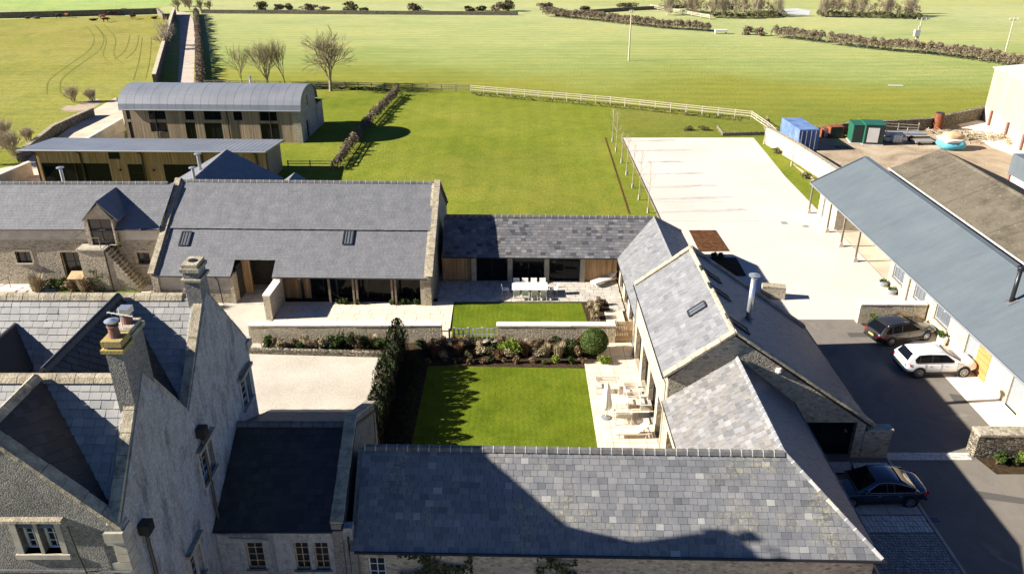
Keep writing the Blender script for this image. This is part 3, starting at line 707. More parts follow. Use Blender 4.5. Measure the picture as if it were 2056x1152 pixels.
# cross roof along x = xr, between the two ridges and out to the south gable
ex = xr+3.28
def ridge_z(y): return zR
H.roof([(ex, yV+.02, zV-.02), (ex, yV, zV), (xr, yA, zR), (xr, yB, zR)] if False else [(ex-.02, yV, zV+.03), (xr, yB, zR+.03), (xr, yA, zR+.03)], 'slate_manor_shaded', .3, .36, 0, seed=6)
H.roof([(xr-3.28, yV, zV+.03), (xr, yA, zR+.03), (xr, yB, zR+.03)], 'slate_manor_shaded', .3, .36, 0, seed=7)
H.roof([(ex, yS+.1, zS+.03), (xr, yB, zR+.03), (xr, yS+.1, zR+.03)], 'slate_manor_shaded', .3, .36, 0, seed=8)
H.roof([(xr-3.6, yS+.1, 9.4), (xr, yS+.1, zR+.03), (xr, yB, zR+.03)], 'slate_manor_shaded', .3, .36, 0, seed=9)
# stone ridges and copings
for (a, b) in (((WX, yA, zR+.06), (HX-.9, yA, zR+.06)), ((WX, yB, zR+.06), (HX-.9, yB, zR+.06))):
    H.ridge((a[0], a[1], a[2]-.12), (b[0], b[1], b[2]-.12), .62, .25, 'coping', None, 'ridge_stone', h=.13)
H.ridge((xr, yS, zR+.08), (xr, yB-.2, zR+.08), .6, .2, 'coping', None, 'ridge_stone', h=.12)
H.ridge((xr, yB+.2, zR+.08), (xr, yA-.2, zR+.08), .6, .16, 'slate_manor_shaded', None, 'ridge_stone', h=.1)
cz = .14
for a, b in (((HX-.22, yN+.1, zN+cz), (HX-.22, yA+.4, zR-.45+cz+.1)), ((HX-.22, yA-.4, zR-.45+cz+.1), (HX-.22, yV, zV+cz)),
             ((HX-.22, yV, zV+cz), (HX-.22, yB+.4, zR-.45+cz+.1)), ((HX-.22, yB-.4, zR-.4+cz), (HX-.22, yS, zS+cz))):
    H.copings(a, b, .34, .14, .62)
for a, b in (((HX, yS+.16, 9.72+cz), (xr, yS+.16, zR+.12+cz)), ((xr, yS+.16, zR+.12+cz), (XL, yS+.16, 8.55+cz))): H.copings(a, b, .46, .14, .62)
for p in ((HX-.2, yN, zN), (HX-.25, yS+.2, 9.6)):
    m = MB(); m.box(p[0]-.3, p[1]-.3, p[2]-.25, p[0]+.3, p[1]+.3, p[2]+.12); H.part(m, 'kneeler', 'dressed_stone')
# dormers on the north roof's south slope
def house_dormer(px0, lab):
    x0 = px0; zr_ = 12.31; yr = yA-(zR-zr_)*(yA-yV)/(zR-zV); yf = 24.75; hw = 1.08
    d = H.box(x0-hw+.2, yf, zV+.1, x0+hw-.2, yf+2.2, zr_-.95, 'dormer', 'dark_boards')
    m = MB(); m.prism([(x0-hw+.2, yf, zr_-.95), (x0+hw-.2, yf, zr_-.95), (x0, yf, zr_-.08)], (0, 1.2, 0)); H.part(m, 'gable', 'dark_boards', d)
    m = MB()
    for i in range(9): m.box(x0-hw+.28+i*.19, yf-.03, zV+.2, x0-hw+.42+i*.19, yf, zr_-.98)
    H.part(m, 'board', 'old_wood', d)
    for sg in (1, -1):
        zb = zr_-1.15; yb = yA-(zR-zb)*(yA-yV)/(zR-zV)
        m = MB(); q = [(x0, yf-.25, zr_), (x0, yr+.1, zr_), (x0+sg*hw, yb+.1, zb), (x0+sg*hw, yf-.25, zb)]
        m.prism(q, (0, 0, .09)); pl = H.part(m, 'dormer_roof', 'slate_manor_shaded', d)
    m = MB(); m.tube([(x0, yf-.27, zr_+.1), (x0, yr+.1, zr_+.1)], .07, 6); H.part(m, 'dormer_ridge', 'lead', d)
house_dormer(-19.1, ''); house_dormer(-23.4, '')
# chimneys
def chimney(x0, x1, y0, y1, zb, zt, pots):
    c = H.box(x0, y0, zb, x1, y1, zt, 'chimney', 'manor_stone')
    return c
c1 = chimney(-12.5, -11.945, yA-.42, yA+.42, 10.5, 14.38, 0)
m = MB(); m.box(-12.6, yA-.51, 14.0, -11.84, yA+.51, 14.1); m.box(-12.58, yA-.49, 14.38, -11.86, yA+.49, 14.53); m.box(-12.51, yA-.43, 14.53, -11.92, yA+.43, 14.68); H.part(m, 'chimney_cap', 'coping', c1)
m = MB(); m.lathe((-12.22, yA, 14.66), [(.15, 0), (.15, .06)], 12); H.part(m, 'flue_opening', 'black_metal', c1)
c2 = chimney(-12.46, -11.945, yB-.85, yB+.66, 10.0, 14.95, 2)
m = MB(); m.box(-12.55, yB-.95, 14.6, -11.86, yB-.2, 14.72); m.box(-12.51, yB-.9, 14.8, -11.9, yB-.24, 15.0); H.part(m, 'chimney_cap', 'yellow_lichen', c2)
m = MB(); m.box(-12.54, yB-.2, 14.72, -11.86, yB+.74, 14.86); m.box(-12.48, yB-.18, 14.86, -11.92, yB+.68, 15.0); H.part(m, 'chimney_cap', 'coping', c2)
for yy, hh in ((yB-.55, .36), (yB+.35, .34)):
    m = MB(); m.lathe((-12.2, yy, 14.97), [(.18, 0), (.16, .18), (.15, hh), (.18, hh+.02), (.18, hh+.06)], 14); H.part(m, 'chimney_pot', 'terracotta', c2)
m = MB(); m.lathe((-12.2, yB-.55, 15.42), [(.08, 0), (.21, .1), (.22, .13), (.04, .2)], 14); H.part(m, 'cowl', 'steel', c2)
m = MB(); m.lathe((-12.2, yB-.55, 15.35), [(.14, 0), (.14, .12)], 12); H.part(m, 'cowl_cage', 'black_metal', c2)
m = MB(); m.box(-12.38, yB+.16, 15.34, -12.02, yB+.54, 15.54); H.part(m, 'flue_terminal', 'steel', c2)
cx_, cy_ = -12.15, yB-.1
m = MB(); m.tube([(cx_, cy_, 13.6), (cx_, cy_, 15.75)], .015, 6); m.tube([(cx_-.35, cy_-.05, 15.62), (cx_+.45, cy_-.1, 15.5)], .02, 5)
for i in range(6): m.tube([(cx_-.32+i*.14, cy_-.15, 15.61-i*.02), (cx_-.32+i*.14, cy_+.06, 15.61-i*.02)], .006, 4)
H.part(m, 'aerial', 'white_paint')
m = MB(); m.tube([(-11.88, yB-.47, 12.9), (-11.15, yB-.66, 12.92)], .016, 5)
for i in range(9): m.tube([(-11.8+i*.075, yB-.56-i*.02, 12.92), (-11.8+i*.075, yB-.39-i*.02, 12.92)], .008, 4)
H.part(m, 'aerial', 'white_paint')
# rainwater pipes on the east wall
for yy, zz in ((yV+.3, 8.8), (yS+1.0, 8.8)):
    m = MB(); m.box(HX+.02, yy-.2, zz, HX+.36, yy+.2, zz+.38); m.prism([(HX+.05, yy-.14, zz), (HX+.3, yy-.14, zz), (HX+.17, yy-.05, zz-.2)], (0, .28, 0)); H.part(m, 'hopper', 'black_metal')
    H.pipe([(HX+.14, yy, zz), (HX+.14, yy, -.5)], 'black_metal', .06)
H.pipe([(-13.45, yS-.1, 10.0), (-13.4, yS-.1, 8.9), (-13.2, yS-.1, 7.3)], 'black_metal', .022, 'cable')
H.pipe([(-18.8, yS-.06, 8.25), (-15.2, yS-.06, 8.2), (HX, yS-.06, 8.13)], 'lead', .03, 'cable')
m = MB(); m.tube([(HX+.1, yN-1.8, 8.5), (HX+.1, yN-.6, 8.45)], .035, 6); H.part(m, 'bracket', 'black_metal')

# ------------------------------------------------------------------ dark wing between the house and the long range
Wg = Bld('rear_wing', (HX+.05, 24.5, 0), 'small wing with shaded dark slate roof beside the tall east wall of the manor house', 'building')
wy0, wy1, wz0, wz1, wx0, wx1 = 24.4, 28.55, 4.5, 6.65, HX+.02, -6.75
wops = [(1.1, 1.8, 2.35, 3.75), (3.05, 3.65, 2.3, 3.75), (3.85, 4.45, 2.3, 3.75)]
Wg.wall((wx0, wy0+.1), (wx1+.35, wy0+.1), -.5, wz0, .4, 'render', wops)
for op in wops: Wg.window((wx0, wy0+.1), (wx1+.35, wy0+.1), op, .14, 2, 4, 'oak', 'glass_old', .05, 'dressed_stone')
Wg.roof([(wx0, wy0, wz0), (wx1, wy0, wz0), (wx1, wy1, wz1), (wx0, wy1, wz1)], 'slate_manor_shaded', .3, .36, 140, seed=12)
Wg.roof([(wx1, wy1+4.2, wz0), (wx0, wy1+4.2, wz0), (wx0, wy1, wz1), (wx1, wy1, wz1)], 'slate_manor_shaded', .3, .36, 0, seed=13)
Wg.ridge((wx0, wy1, wz1+.05), (wx1, wy1, wz1+.05), .45, .18, 'ridge_clay', None)
Wg.wall((wx1-.05, wy0), (wx1-.05, wy1+4.3), -.5, [(0, wz0+.3), (wy1-wy0, wz1+.35), (8.6, wz0+.3)], .4, 'manor_stone')
Wg.copings((wx1-.2, wy0-.05, wz0+.4), (wx1-.2, wy1, wz1+.42), .5, .12, .7); Wg.copings((wx1-.2, wy1, wz1+.42), (wx1-.2, wy1+4.3, wz0+.4), .5, .12, .7)
Wg.wall((wx1, wy1+4.2), (wx0, wy1+4.2), -.5, wz0, .3, 'render')
Wg.gutter((wx0, wy0-.06, wz0-.04), (wx1-.4, wy0-.06, wz0-.04))
Wg.pipe([(wx0+.02, wy0-.06, 4.4), (wx0+.5, wy0-.06, 4.3), (wx0+.62, wy0-.06, 4.15), (wx0+2.15, wy0-.06, 4.05), (wx0+2.2, wy0-.06, 3.9), (wx0+2.25, wy0-.06, 0)], 'grey_pipe', .05)
Wg.pipe([(wx1+.2, wy0-.06, 4.2), (wx1+.25, wy0-.06, 0)])

# ------------------------------------------------------------------ L shaped range in front
L = Bld('courtyard_range', (-6.3, 24.2, 0), 'long L shaped stone range with weathered slate roof closest to the camera', 'building')
yw = lambda x: 24.15-.024*(x+6.2)          # the range is not quite square to the lane: its eaves line
def LP(x, dy, z): return (x, yw(x)+dy, z)
ze, zr2 = 3.65, 6.25; xw, xe, xm = 7.85, 14.6, 11.4
L.roof([LP(-6.3, 0, ze), LP(xe, 0, ze), LP(xm, 3.3, zr2), LP(-6.3, 3.3, zr2)], 'slate_front', .26, .36, 300, seed=21, tall=.02, gap=.014)
L.roof([LP(xw, 6.5, ze), LP(-6.3, 6.6, ze), LP(-6.3, 3.3, zr2), LP(xm, 3.3, zr2)], 'slate_front', .26, .36, 0, seed=22)
yc = yw(xm)+3.3
L.roof([(xw, 34.8, ze), (xw, yw(xw)+6.5, ze), (xm, yc, zr2), (xm, 34.8, zr2)], 'slate_patchwork', .26, .36, 240, seed=23, tall=.03)
L.roof([(xe, yw(xe), ze), (xe, 34.8, ze), (xm, 34.8, zr2), (xm, yc, zr2)], 'slate_shaded', .26, .36, 0, seed=24)
L.ridge(LP(-6.2, 3.3, zr2+.05), (xm, yc, zr2+.05), .455, .17); L.ridge((xm, yc, zr2+.05), (xm, 34.75, zr2+.05), .455, .12, 'slate_pale')
L.ridge((xm, yc, zr2+.03), (xe+.02, yw(xe), ze+.04), .5, .07, 'slate_front', 'mortar_white')
Lops = [(.55, 1.25, 1.9, 3.1)]
L.wall((-6.4, yw(-6.4)+.2), (xe-.15, yw(xe)+.2), -.5, ze-.02, .45, 'rubble', Lops)
L.window((-6.4, yw(-6.4)+.2), (xe-.15, yw(xe)+.2), Lops[0], .12, 2, 3, 'white_paint', 'glass_old', .06)
L.wall((xe-.2, yw(xe)+.2), (14.55, 34.8), -.1, ze-.02, .4, 'rubble'); L.wall((xw+.2, 34.8), (xw+.2, yw(xw)+6.3), -.1, ze-.02, .4, 'cream_stone', [(.8, 2.6, .1, 2.4)])
L.wall((xw+.2, yw(xw)+6.3), (-6.3, yw(-6.3)+6.4), -.1, ze-.02, .4, 'rubble')
L.wall((-6.2, yw(-6.2)), (-6.2, yw(-6.2)+6.6), -.1, [(0, ze-.05), (3.3, zr2-.05), (6.6, ze-.05)], .3, 'manor_stone')
L.gutter(LP(-6.3, -.07, ze-.03), LP(xe+.15, -.07, ze-.03)); L.gutter((xe+.07, yw(xe)-.1, ze-.03), (xe+.07, 34.7, ze-.03), 'lead', .05)
L.gutter((xw-.06, 34.8, ze-.03), (xw-.06, yw(xw)+6.6, ze-.03), r=.04)
L.pipe([(xe-.3, yw(xe)-.05, 3.5), (xe-.1, yw(xe)-.3, 3.1), (xe-.1, yw(xe)-.3, 0)], 'black_metal', .04)

# ------------------------------------------------------------------ tall barn range on the right of the court
B = Bld('tall_barn', (8.0, 34.8, 0), 'tall stone barn with rooflights, white flue and long shaded catslide roof', 'barn')
y0, y1 = 34.8, 45.75; xa, xb, xc, za, zb_, zc = 7.8, 11.14, 19.05, 5.09, 7.63, 2.06
B.roof([(xa, y1, za), (xa, y0, za), (xb, y0, zb_), (xb, y1, zb_)], 'slate_pale', .3, .42, 300, seed=31, tall=.022)
B.roof([(xc, y0, zc), (xc, y1, zc), (xb, y1, zb_), (xb, y0, zb_)], 'slate_shaded', .3, .42, 0, seed=32)
B.ridge((xb, y0, zb_+.04), (xb, y1, zb_+.04), .5, .17, 'coping', None, 'ridge_stone', h=.1)
bops = [(.7, 2.6, .08, 2.6), (3.3, 5.4, .08, 2.6), (6.1, 8.2, .08, 2.6), (8.8, 10.3, .08, 2.6)]
B.wall((xa+.25, y1), (xa+.25, y0), -.1, za-.05, .45, 'cream_stone', bops)
for op in bops: B.window((xa+.25, y1), (xa+.25, y0), op, .3, 2, 1, 'dark_frame', 'glass', .06)
B.wall((xa+.25, y0), (xc-.3, y0), -.1, [(0, za-.02), (xb-xa-.25, zb_-.02), (xc-.3-xa-.25, zc+.08)], .45, 'rubble', [(7.0, 10.2, 0, 2.3)])
wn = B.window((xa+.25, y0), (xc-.3, y0), (7.0, 10.2, 0, 2.3), .35, 2, 1, 'dark_frame', 'glass', .09)
B.wall((xc-.3, y1), (xa+.25, y1), -.1, [(0, zc+.08), (xc-.3-xb, zb_-.02), (xc-.3-xa-.25, za-.02)], .45, 'rubble')
B.wall((xc-.35, y0), (xc-.35, y1), -.1, zc-.02, .4, 'rubble')
for a, b in (((xa, y0+.08, za+.08), (xb, y0+.08, zb_+.1)), ((xb, y0+.08, zb_+.1), (xc+.1, y0+.08, zc+.1)), ((xa, y1-.05, za+.1), (xb, y1-.05, zb_+.1)), ((xb, y1-.05, zb_+.1), (xc, y1-.05, zc+.1))):
    B.copings(a, b, .42, .13, .8)
m = MB(); m.lathe((13.6, y0-.02, 5.35), [(.05, 0), (.18, .12), (.12, .3)], 10)
B.part(m, 'security_lamp', 'white_paint')
B.gutter((xa-.06, y0, za-.04), (xa-.06, y1, za-.04), r=.05); B.gutter((xc+.06, y0, zc-.04), (xc+.06, y1, zc-.04))
B.pipe([(xa-.02, y0+.1, za-.1), (xa+.12, y0+.1, za-.4), (xa+.12, y0+.1, 0)], 'dressed_stone', .05); B.pipe([(xa-.02, y1-.2, za-.1), (xa+.15, y1-.2, za-.5), (xa+.15, y1-.2, 0)], 'grey_pipe', .05)
# rooflights: (u from south, v along slope)
def rooflight(bld, o, U, V, w, h, nn, mat='dark_frame', bars=1, glass='glass_sky'):
    o, U, V, nn = Vector(o), Vector(U), Vector(V), Vector(nn); m = MB(); t = .09
    P = lambda a, b, c: o+U*a+V*b+nn*c
    for (a, b) in (((0, 0), (w, 0)), ((0, h), (w, h)), ((0, 0), (0, h)), ((w, 0), (w, h))): m.beam(P(*a, .05), P(*b, .05), .09, .11, nn)
    for i in range(bars): m.beam(P(w*(i+1)/(bars+1), 0, .07), P(w*(i+1)/(bars+1), h, .07), .035, .05, nn)
    r = bld.part(m, 'rooflight', mat); g = MB(); g.prism([P(.03, .03, .06), P(w-.03, .03, .06), P(w-.03, h-.03, .06), P(.03, h-.03, .06)], nn*.012); bld.part(g, 'pane', glass, r)
Vw = Vector((xb-xa, 0, zb_-za)).normalized(); Nw = Vector((-Vw.z, 0, Vw.x))
Ve = Vector((xb-xc, 0, zb_-zc)).normalized(); Ne = Vector((-Ve.z, 0, Ve.x)); Ne = Ne if Ne.z > 0 else -Ne
def on_plane(px, py, p0, nn):
    d = ray(px, py); o = Vector((0, 0, HC)); p0 = Vector(p0); return o+d*((p0-o).dot(nn)/d.dot(nn))
q = on_plane(1386, 637, (xa, y0, za), Nw); rooflight(B, q, (0, 1, 0), Vw, .62, 1.05, Nw)
for px, py in ((1447, 570), (1466, 606), (1504, 672)):
    q = on_plane(px, py, (xc, y0, zc), Ne); rooflight(B, q, (0, 1, 0), Ve, .6, 1.5, Ne, glass='glass_sky')
q = on_plane(1502, 642, (xc, y0, zc), Ne)
m = MB(); m.tube([q-Vector((0, 0, .3)), q+Vector((0, 0, 2.5))], .15, 16); fl = B.part(m, 'flue', 'steel', smooth=True)
m = MB(); m.lathe(q+Vector((0, 0, 2.5)), [(.15, 0), (.15, .05), (.1, .06), (.1, .16), (.3, .17), (.31, .22), (.05, .3)], 18); B.part(m, 'flue_cowl', 'steel', fl)
m = MB(); m.lathe(q-Vector((0, 0, .25)), [(.3, 0), (.22, .35)], 12); B.part(m, 'flue_flashing', 'lead', fl)
# stub wall of the barn beyond the catslide
B.box(18.76, y0-.02, 0, 20.2, y0+.45, 1.75, 'stub_wall', 'rubble'); B.box(18.9, y0-.06, 1.75, 20.25, y0+.5, 1.86, 'stub_coping', 'dressed_stone')
m = MB(); m.lathe((17.6, y0-.12, 1.75), [(.06, 0), (.12, .1), (.02, .25)], 8); B.part(m, 'wall_lamp', 'black_metal')

# ------------------------------------------------------------------ low loggia range at the back of the court
Lg = Bld('loggia_range', (-5.4, 57, 0), 'low glazed garden range with stone pillars and patchy old slate roof', 'building', math.radians(-1.1) and 0)
sk = lambda x: -.02*(x+5.4)
def LG(x, y, z): return (x, y+sk(x), z)
ge, gr, gy0, gy1 = 2.3, 4.6, 56.6, 59.45
Lg.roof([LG(-5.4, gy0, ge), LG(8.2, gy0, ge), LG(11.15, gy1, gr), LG(-5.4, gy1, gr)], 'slate_old', .25, .4, 300, seed=41, tall=.022)
Lg.roof([LG(14.1, 62.3, ge), LG(-5.4, 62.3, ge), LG(-5.4, gy1, gr), LG(11.15, gy1, gr)], 'slate_old', .25, .4, 0, seed=42)
nx = 11.15
Lg.roof([LG(8.15, gy0, ge), (8.15, 45.8, ge), (nx, 45.8, gr), LG(11.15, gy1, gr)], 'slate_pale', .25, .4, 120, seed=43, tall=.03)
Lg.roof([(14.1, 45.8, ge), LG(14.1, 62.3, ge), LG(11.15, gy1, gr), (nx, 45.8, gr)], 'slate_old', .25, .4, 0, seed=44)
Lg.ridge(LG(-5.3, gy1, gr+.05), LG(11.1, gy1, gr+.05), .5, .15)
Lg.ridge((nx, 45.9, gr+.05), LG(11.2, gy1, gr+.05), .5, .1, 'slate_pale', None)
Lg.ridge(LG(14.1, 62.3, ge+.05), LG(11.2, gy1, gr+.05), .5, .09, 'slate_pale', None)
px_ = [G(x, 565).x for x in (952, 1024, 1097, 1168)]
for x in px_:
    m = MB(); m.box(x-.19, 57.0+sk(x), 0, x+.19, 57.4+sk(x), 2.3); Lg.part(m, 'pillar', 'dressed_stone')
yf = 57.25
Lg.wall(LG(-5.5, yf, 0)[:2], LG(px_[0], yf, 0)[:2], 0, 2.28, .2, 'orange_wood' if 0 else 'larch', name='timber_panel')
Lg.wall(LG(px_[3], yf, 0)[:2], LG(8.25, yf, 0)[:2], 0, 2.28, .2, 'larch', name='timber_panel')
for a, b in zip(px_, px_[1:]):
    A1, B1 = LG(a+.2, yf+.05, 0), LG(b-.2, yf+.05, 0); Lg.window(A1, B1, (0, B1[0]-A1[0], .04, 2.26), .05, 2, 1, 'dark_frame', 'glass', .06)
Lg.box(-5.5, 57.0, 2.2, 8.3, 57.3, 2.3, 'beam', 'black_metal') if 0 else None
Lg.wall((8.4, 57.2), (8.4, 45.8), 0, 2.28, .35, 'cream_stone', [(1.2, 2.9, .05, 2.1), (3.9, 5.6, .05, 2.1), (6.6, 8.3, .05, 2.1)])
for op in [(1.2, 2.9, .05, 2.1), (3.9, 5.6, .05, 2.1), (6.6, 8.3, .05, 2.1)]: Lg.window((8.4, 57.2), (8.4, 45.8), op, .2, 2, 1, 'dark_frame', 'glass', .06)
Lg.wall((13.95, 45.8), LG(13.95, 62.1, 0)[:2], 0, 2.28, .35, 'rubble'); Lg.wall(LG(13.95, 62.1, 0)[:2], LG(-5.5, 62.1, 0)[:2], 0, 2.28, .35, 'rubble')
Lg.gutter(LG(-5.5, gy0-.05, ge-.03), LG(8.2, gy0-.05, ge-.03), r=.05); Lg.gutter(LG(8.1, gy0-.05, ge-.03), (8.1, 45.8, ge-.03), r=.045)

# ------------------------------------------------------------------ main barn
MBn = Bld('main_barn', (-26.6, 53.2, 0), 'wide stone barn with smooth slate roof, two rooflights and wagon doorway', 'barn', math.radians(-1.5))
bx0, bx1 = -26.55, -5.9; e0, ez, mY, mz, rY, rz_ = 53.2, 2.3, 56.8, 4.65, 60.4, 7.2
n0, n1 = -20.65, -17.6; nyt, nzt = 54.45, 2.3+.653*1.25
args = dict(gap=.008, tall=.012)
MBn.roof([(bx0, e0, ez), (n0, e0, ez), (n0, nyt, nzt), (bx0, nyt, nzt)], 'slate_new', .22, .33, 0, seed=51, **args)
MBn.roof([(n1, e0, ez), (bx1, e0, ez), (bx1, nyt, nzt), (n1, nyt, nzt)], 'slate_new', .22, .33, 150, seed=52, **args)
MBn.roof([(bx0, nyt+.002, nzt), (bx1, nyt+.002, nzt), (bx1, mY, mz), (bx0, mY, mz)], 'slate_new', .22, .33, 150, seed=53, **args)
MBn.roof([(bx0, mY-.12, mz+.06), (bx1, mY-.12, mz+.06), (bx1, rY, rz_), (bx0, rY, rz_)], 'slate_new', .22, .33, 0, seed=54, **args)
MBn.roof([(bx1, 65.5, 3.6), (bx0, 65.5, 3.6), (bx0, rY, rz_), (bx1, rY, rz_)], 'slate_new', .22, .33, 0, seed=55, **args)
MBn.ridge((bx0+.2, rY, rz_+.04), (bx1-.2, rY, rz_+.04), .5, .14)
prof = [(0, 2.25), (3.6, 4.65), (7.2, 7.2), (12.2, 3.6)]
MBn.wall((bx1-.05, 53.25), (bx1-.05, 65.4), 0, [(a, z+.12) for a, z in prof], .5, 'rubble', name='gable_wall')
MBn.wall((bx0-.1, 65.4), (bx0-.1, 53.25), 0, [(0, 3.7), (5.0, 7.3), (8.6, 4.75), (12.15, 2.35)], .5, 'rubble', name='gable_wall')
for x_ in (bx0, bx1-.12):
    MBn.copings((x_, 53.15, 2.45), (x_, mY, mz+.2), .45, .13, .6); MBn.copings((x_, mY, mz+.2), (x_, rY, rz_+.2), .45, .13, .6); MBn.copings((x_, rY, rz_+.2), (x_, 65.4, 3.8), .45, .13, .6)
MBn.wall((bx0, 53.45), (n0, 53.45), 0, 1.05, .4, 'rubble'); MBn.wall((bx0, 53.46), (n0, 53.46), 1.05, 2.35, .38, 'render_smooth')
# wagon doorway recess
MBn.box(n0-.2, 53.3, 0, n0+.05, 57, 2.28, 'door_jamb', 'cream_stone'); MBn.box(n1-.05, 53.4, 0, n1+.2, 57, 2.28, 'door_jamb', 'cream_stone')
MBn.box(n0+.05, 55.3, 0, n0+.7, 55.6, 3.6, 'oak_post', 'larch')
MBn.box(n0+.05, 54.2, 0, n0+.14, 55.2, 2.7, 'door', 'dark_boards'); MBn.box(n0, 56.6, 0, n1, 56.75, 4, 'door', 'dark_boards')
m = MB(); m.prism([(n0, nyt+.02, nzt-.02), (n1, nyt+.02, nzt-.02), (n1, nyt+.02, nzt+.5), (n0, nyt+.02, nzt+.5)], (0, .05, 0))
sheet('passage_floor', [(n0, 53), (n1, 53), (n1, 57), (n0, 57)], .03, 'sandstone_grey')
# glazed front beneath the deep eaves
fy = 54.35
MBn.wall((n1+.2, fy), (-15.2, fy), 0, 2.8, .2, 'larch', name='timber_panel')
MBn.box(-15.9, fy-.08, 0, -15.7, fy, 2.7, 'oak_post', 'dark_frame')
for a, b in ((-15.2, -13.2), (-13.2, -10.9), (-10.9, -8.6), (-8.6, -6.4)):
    MBn.window((a, fy), (b, fy), (0, b-a, .04, 2.75), .05, 2, 1, 'dark_frame', 'glass', .07)
for px in (665, 713, 720, 790, 797):
    x = G(px, 610).x; MBn.box(x-.07, 53.33, 0, x+.07, 53.47, 2.4, 'oak_post', 'old_wood')
MBn.box(-6.75, 53.3, 0, -5.95, 54.2, 2.3, 'corner_pier', 'dressed_stone')
MBn.gutter((bx0+.2, e0-.06, ez-.04), (n0, e0-.06, ez-.04), r=.05); MBn.gutter((n1, e0-.06, ez-.04), (bx1-.3, e0-.06, ez-.04), r=.05)
MBn.pipe([(-21.9, 53.3, 2.2), (-21.7, 53.3, 1.9), (-21.6, 53.3, 0)], r=.04)
Vb = Vector((0, 3.6, 2.35)).normalized(); Nb = Vector((0, -Vb.z, Vb.y))
for px, py in ((358, 494), (687, 497)):
    q = on_plane(px, py, (0, e0-.0, ez), Nb); q = Vector((q.x, q.y, q.z)); 
    dx = q.x+26.6; q.y += .026*dx; t = (q.y-e0)/3.6; q.z = 2.3+2.35*t
    rooflight(MBn, q, (1, 0, 0), Vb, .7, 1.25, Nb, bars=2)

# ------------------------------------------------------------------ cottage range on the left
Ct = Bld('cottage_range', (-48, 56.9, 0), 'long stone cottage range with dormer door above external steps', 'cottage')
cy, cr, crz, cez = 56.5, 59.7, 7.25, 4.75
Ct.roof([(-50, cy-.25, cez), (-26.72, cy-.25, cez), (-26.42, cr, crz), (-50, cr, crz)], 'slate_new', .24, .34, 0, seed=61, gap=.008, tall=.012)
Ct.roof([(-26.7, 63, cez), (-50, 63, cez), (-50, cr, crz), (-26.7, cr, crz)], 'slate_new', .24, .34, 0, seed=62, **args)
Ct.ridge((-50, cr, crz+.04), (-26.9, cr, crz+.04), .5, .14)
CA, CB_ = (-50, cy), (-26.8, cy)
def crect(x0, y0_, x1, y1_, yy=cy): a, b = atY(x0, y1_, yy), atY(x1, y0_, yy); return (a.x+50, b.x+50, max(.02, a.z), b.z)
cw1, cw2, cw3 = crect(36, 505, 60, 528), crect(134, 506, 164, 560), crect(278, 507, 299, 530)
Ct.wall(CA, CB_, 0, 3.75, .5, 'rubble', [cw1, (cw2[0], cw2[1], .02, cw2[3]), cw3]); Ct.wall((-50, cy+.01), (-26.8, cy+.01), 3.75, cez+.02, .48, 'render_smooth')
Ct.window(CA, CB_, cw1, .2, 2, 1, 'dark_frame', 'glass_old', .06, 'dressed_stone', bar=.14); Ct.window(CA, CB_, cw3, .2, 2, 1, 'dark_frame', 'glass_old', .06, 'dressed_stone', bar=.14)
Ct.window(CA, CB_, (cw2[0], cw2[1], .02, cw2[3]), .3, 2, 3, 'dark_frame', 'glass_old', .08, name='door')
for w_ in (cw1, cw2, cw3):
    m = MB(); a, b, z0, z1 = w_
    m.box(a-50-.16, cy-.03, z0, a-50, cy+.1, z1+.15); m.box(b-50, cy-.03, z0, b-50+.16, cy+.1, z1+.15); m.box(a-50, cy-.03, z1, b-50, cy+.1, z1+.2); Ct.part(m, 'surround', 'cream_stone')
m = MB(); m.box(-50, cy-.02, 4.2, -45.9, cy+.1, 4.6); Ct.part(m, 'vent', 'dark_frame')
Ct.gutter((-50, cy-.32, cez-.04), (-26.9, cy-.32, cez-.04), r=.05)
# dormer doorway
d0, d1, dap = atY(169, 455, cy-.4), atY(228, 455, cy-.4), atY(194, 407, cy-.4)
dd0, dd1 = atY(187, 492, cy-.4), atY(221, 440, cy-.4); dz = dd0.z
dyy = cy-.42
Ct.wall((d0.x, dyy), (d1.x, dyy), dz, [(0, 5.55), (dap.x-d0.x, dap.z-.1), (d1.x-d0.x, 5.55)], .35, 'cream_stone', [(dd0.x-d0.x, dd1.x-d0.x, dz, dd1.z)], name='dormer_wall')
Ct.window((d0.x, dyy), (d1.x, dyy), (dd0.x-d0.x, dd1.x-d0.x, dz+.02, dd1.z), .15, 2, 2, 'dark_frame', 'glass_old', .07, name='door')
xm_ = dap.x; hw = (d1.x-d0.x)/2+.25
for sg in (1, -1):
    zt_, zb2 = dap.z+.05, 5.5; yt = cy+(zt_-cez)/(crz-cez)*(cr-cy); yb2 = cy+(zb2-cez)/(crz-cez)*(cr-cy)
    p = [(xm_, dyy-.15, zt_), (xm_, min(yt, cr), zt_), (xm_+sg*hw, yb2, zb2), (xm_+sg*hw, dyy-.15, zb2)]
    m = MB(); m.prism(p, (0, 0, .08)); Ct.part(m, 'dormer_roof', 'slate_new')
for x_, a_ in ((d0.x, 0), (d1.x-.3, 0)): Ct.box(x_, dyy+.34, 4.2, x_+.3, cy+1.6, 5.5, 'dormer_cheek', 'cream_stone')
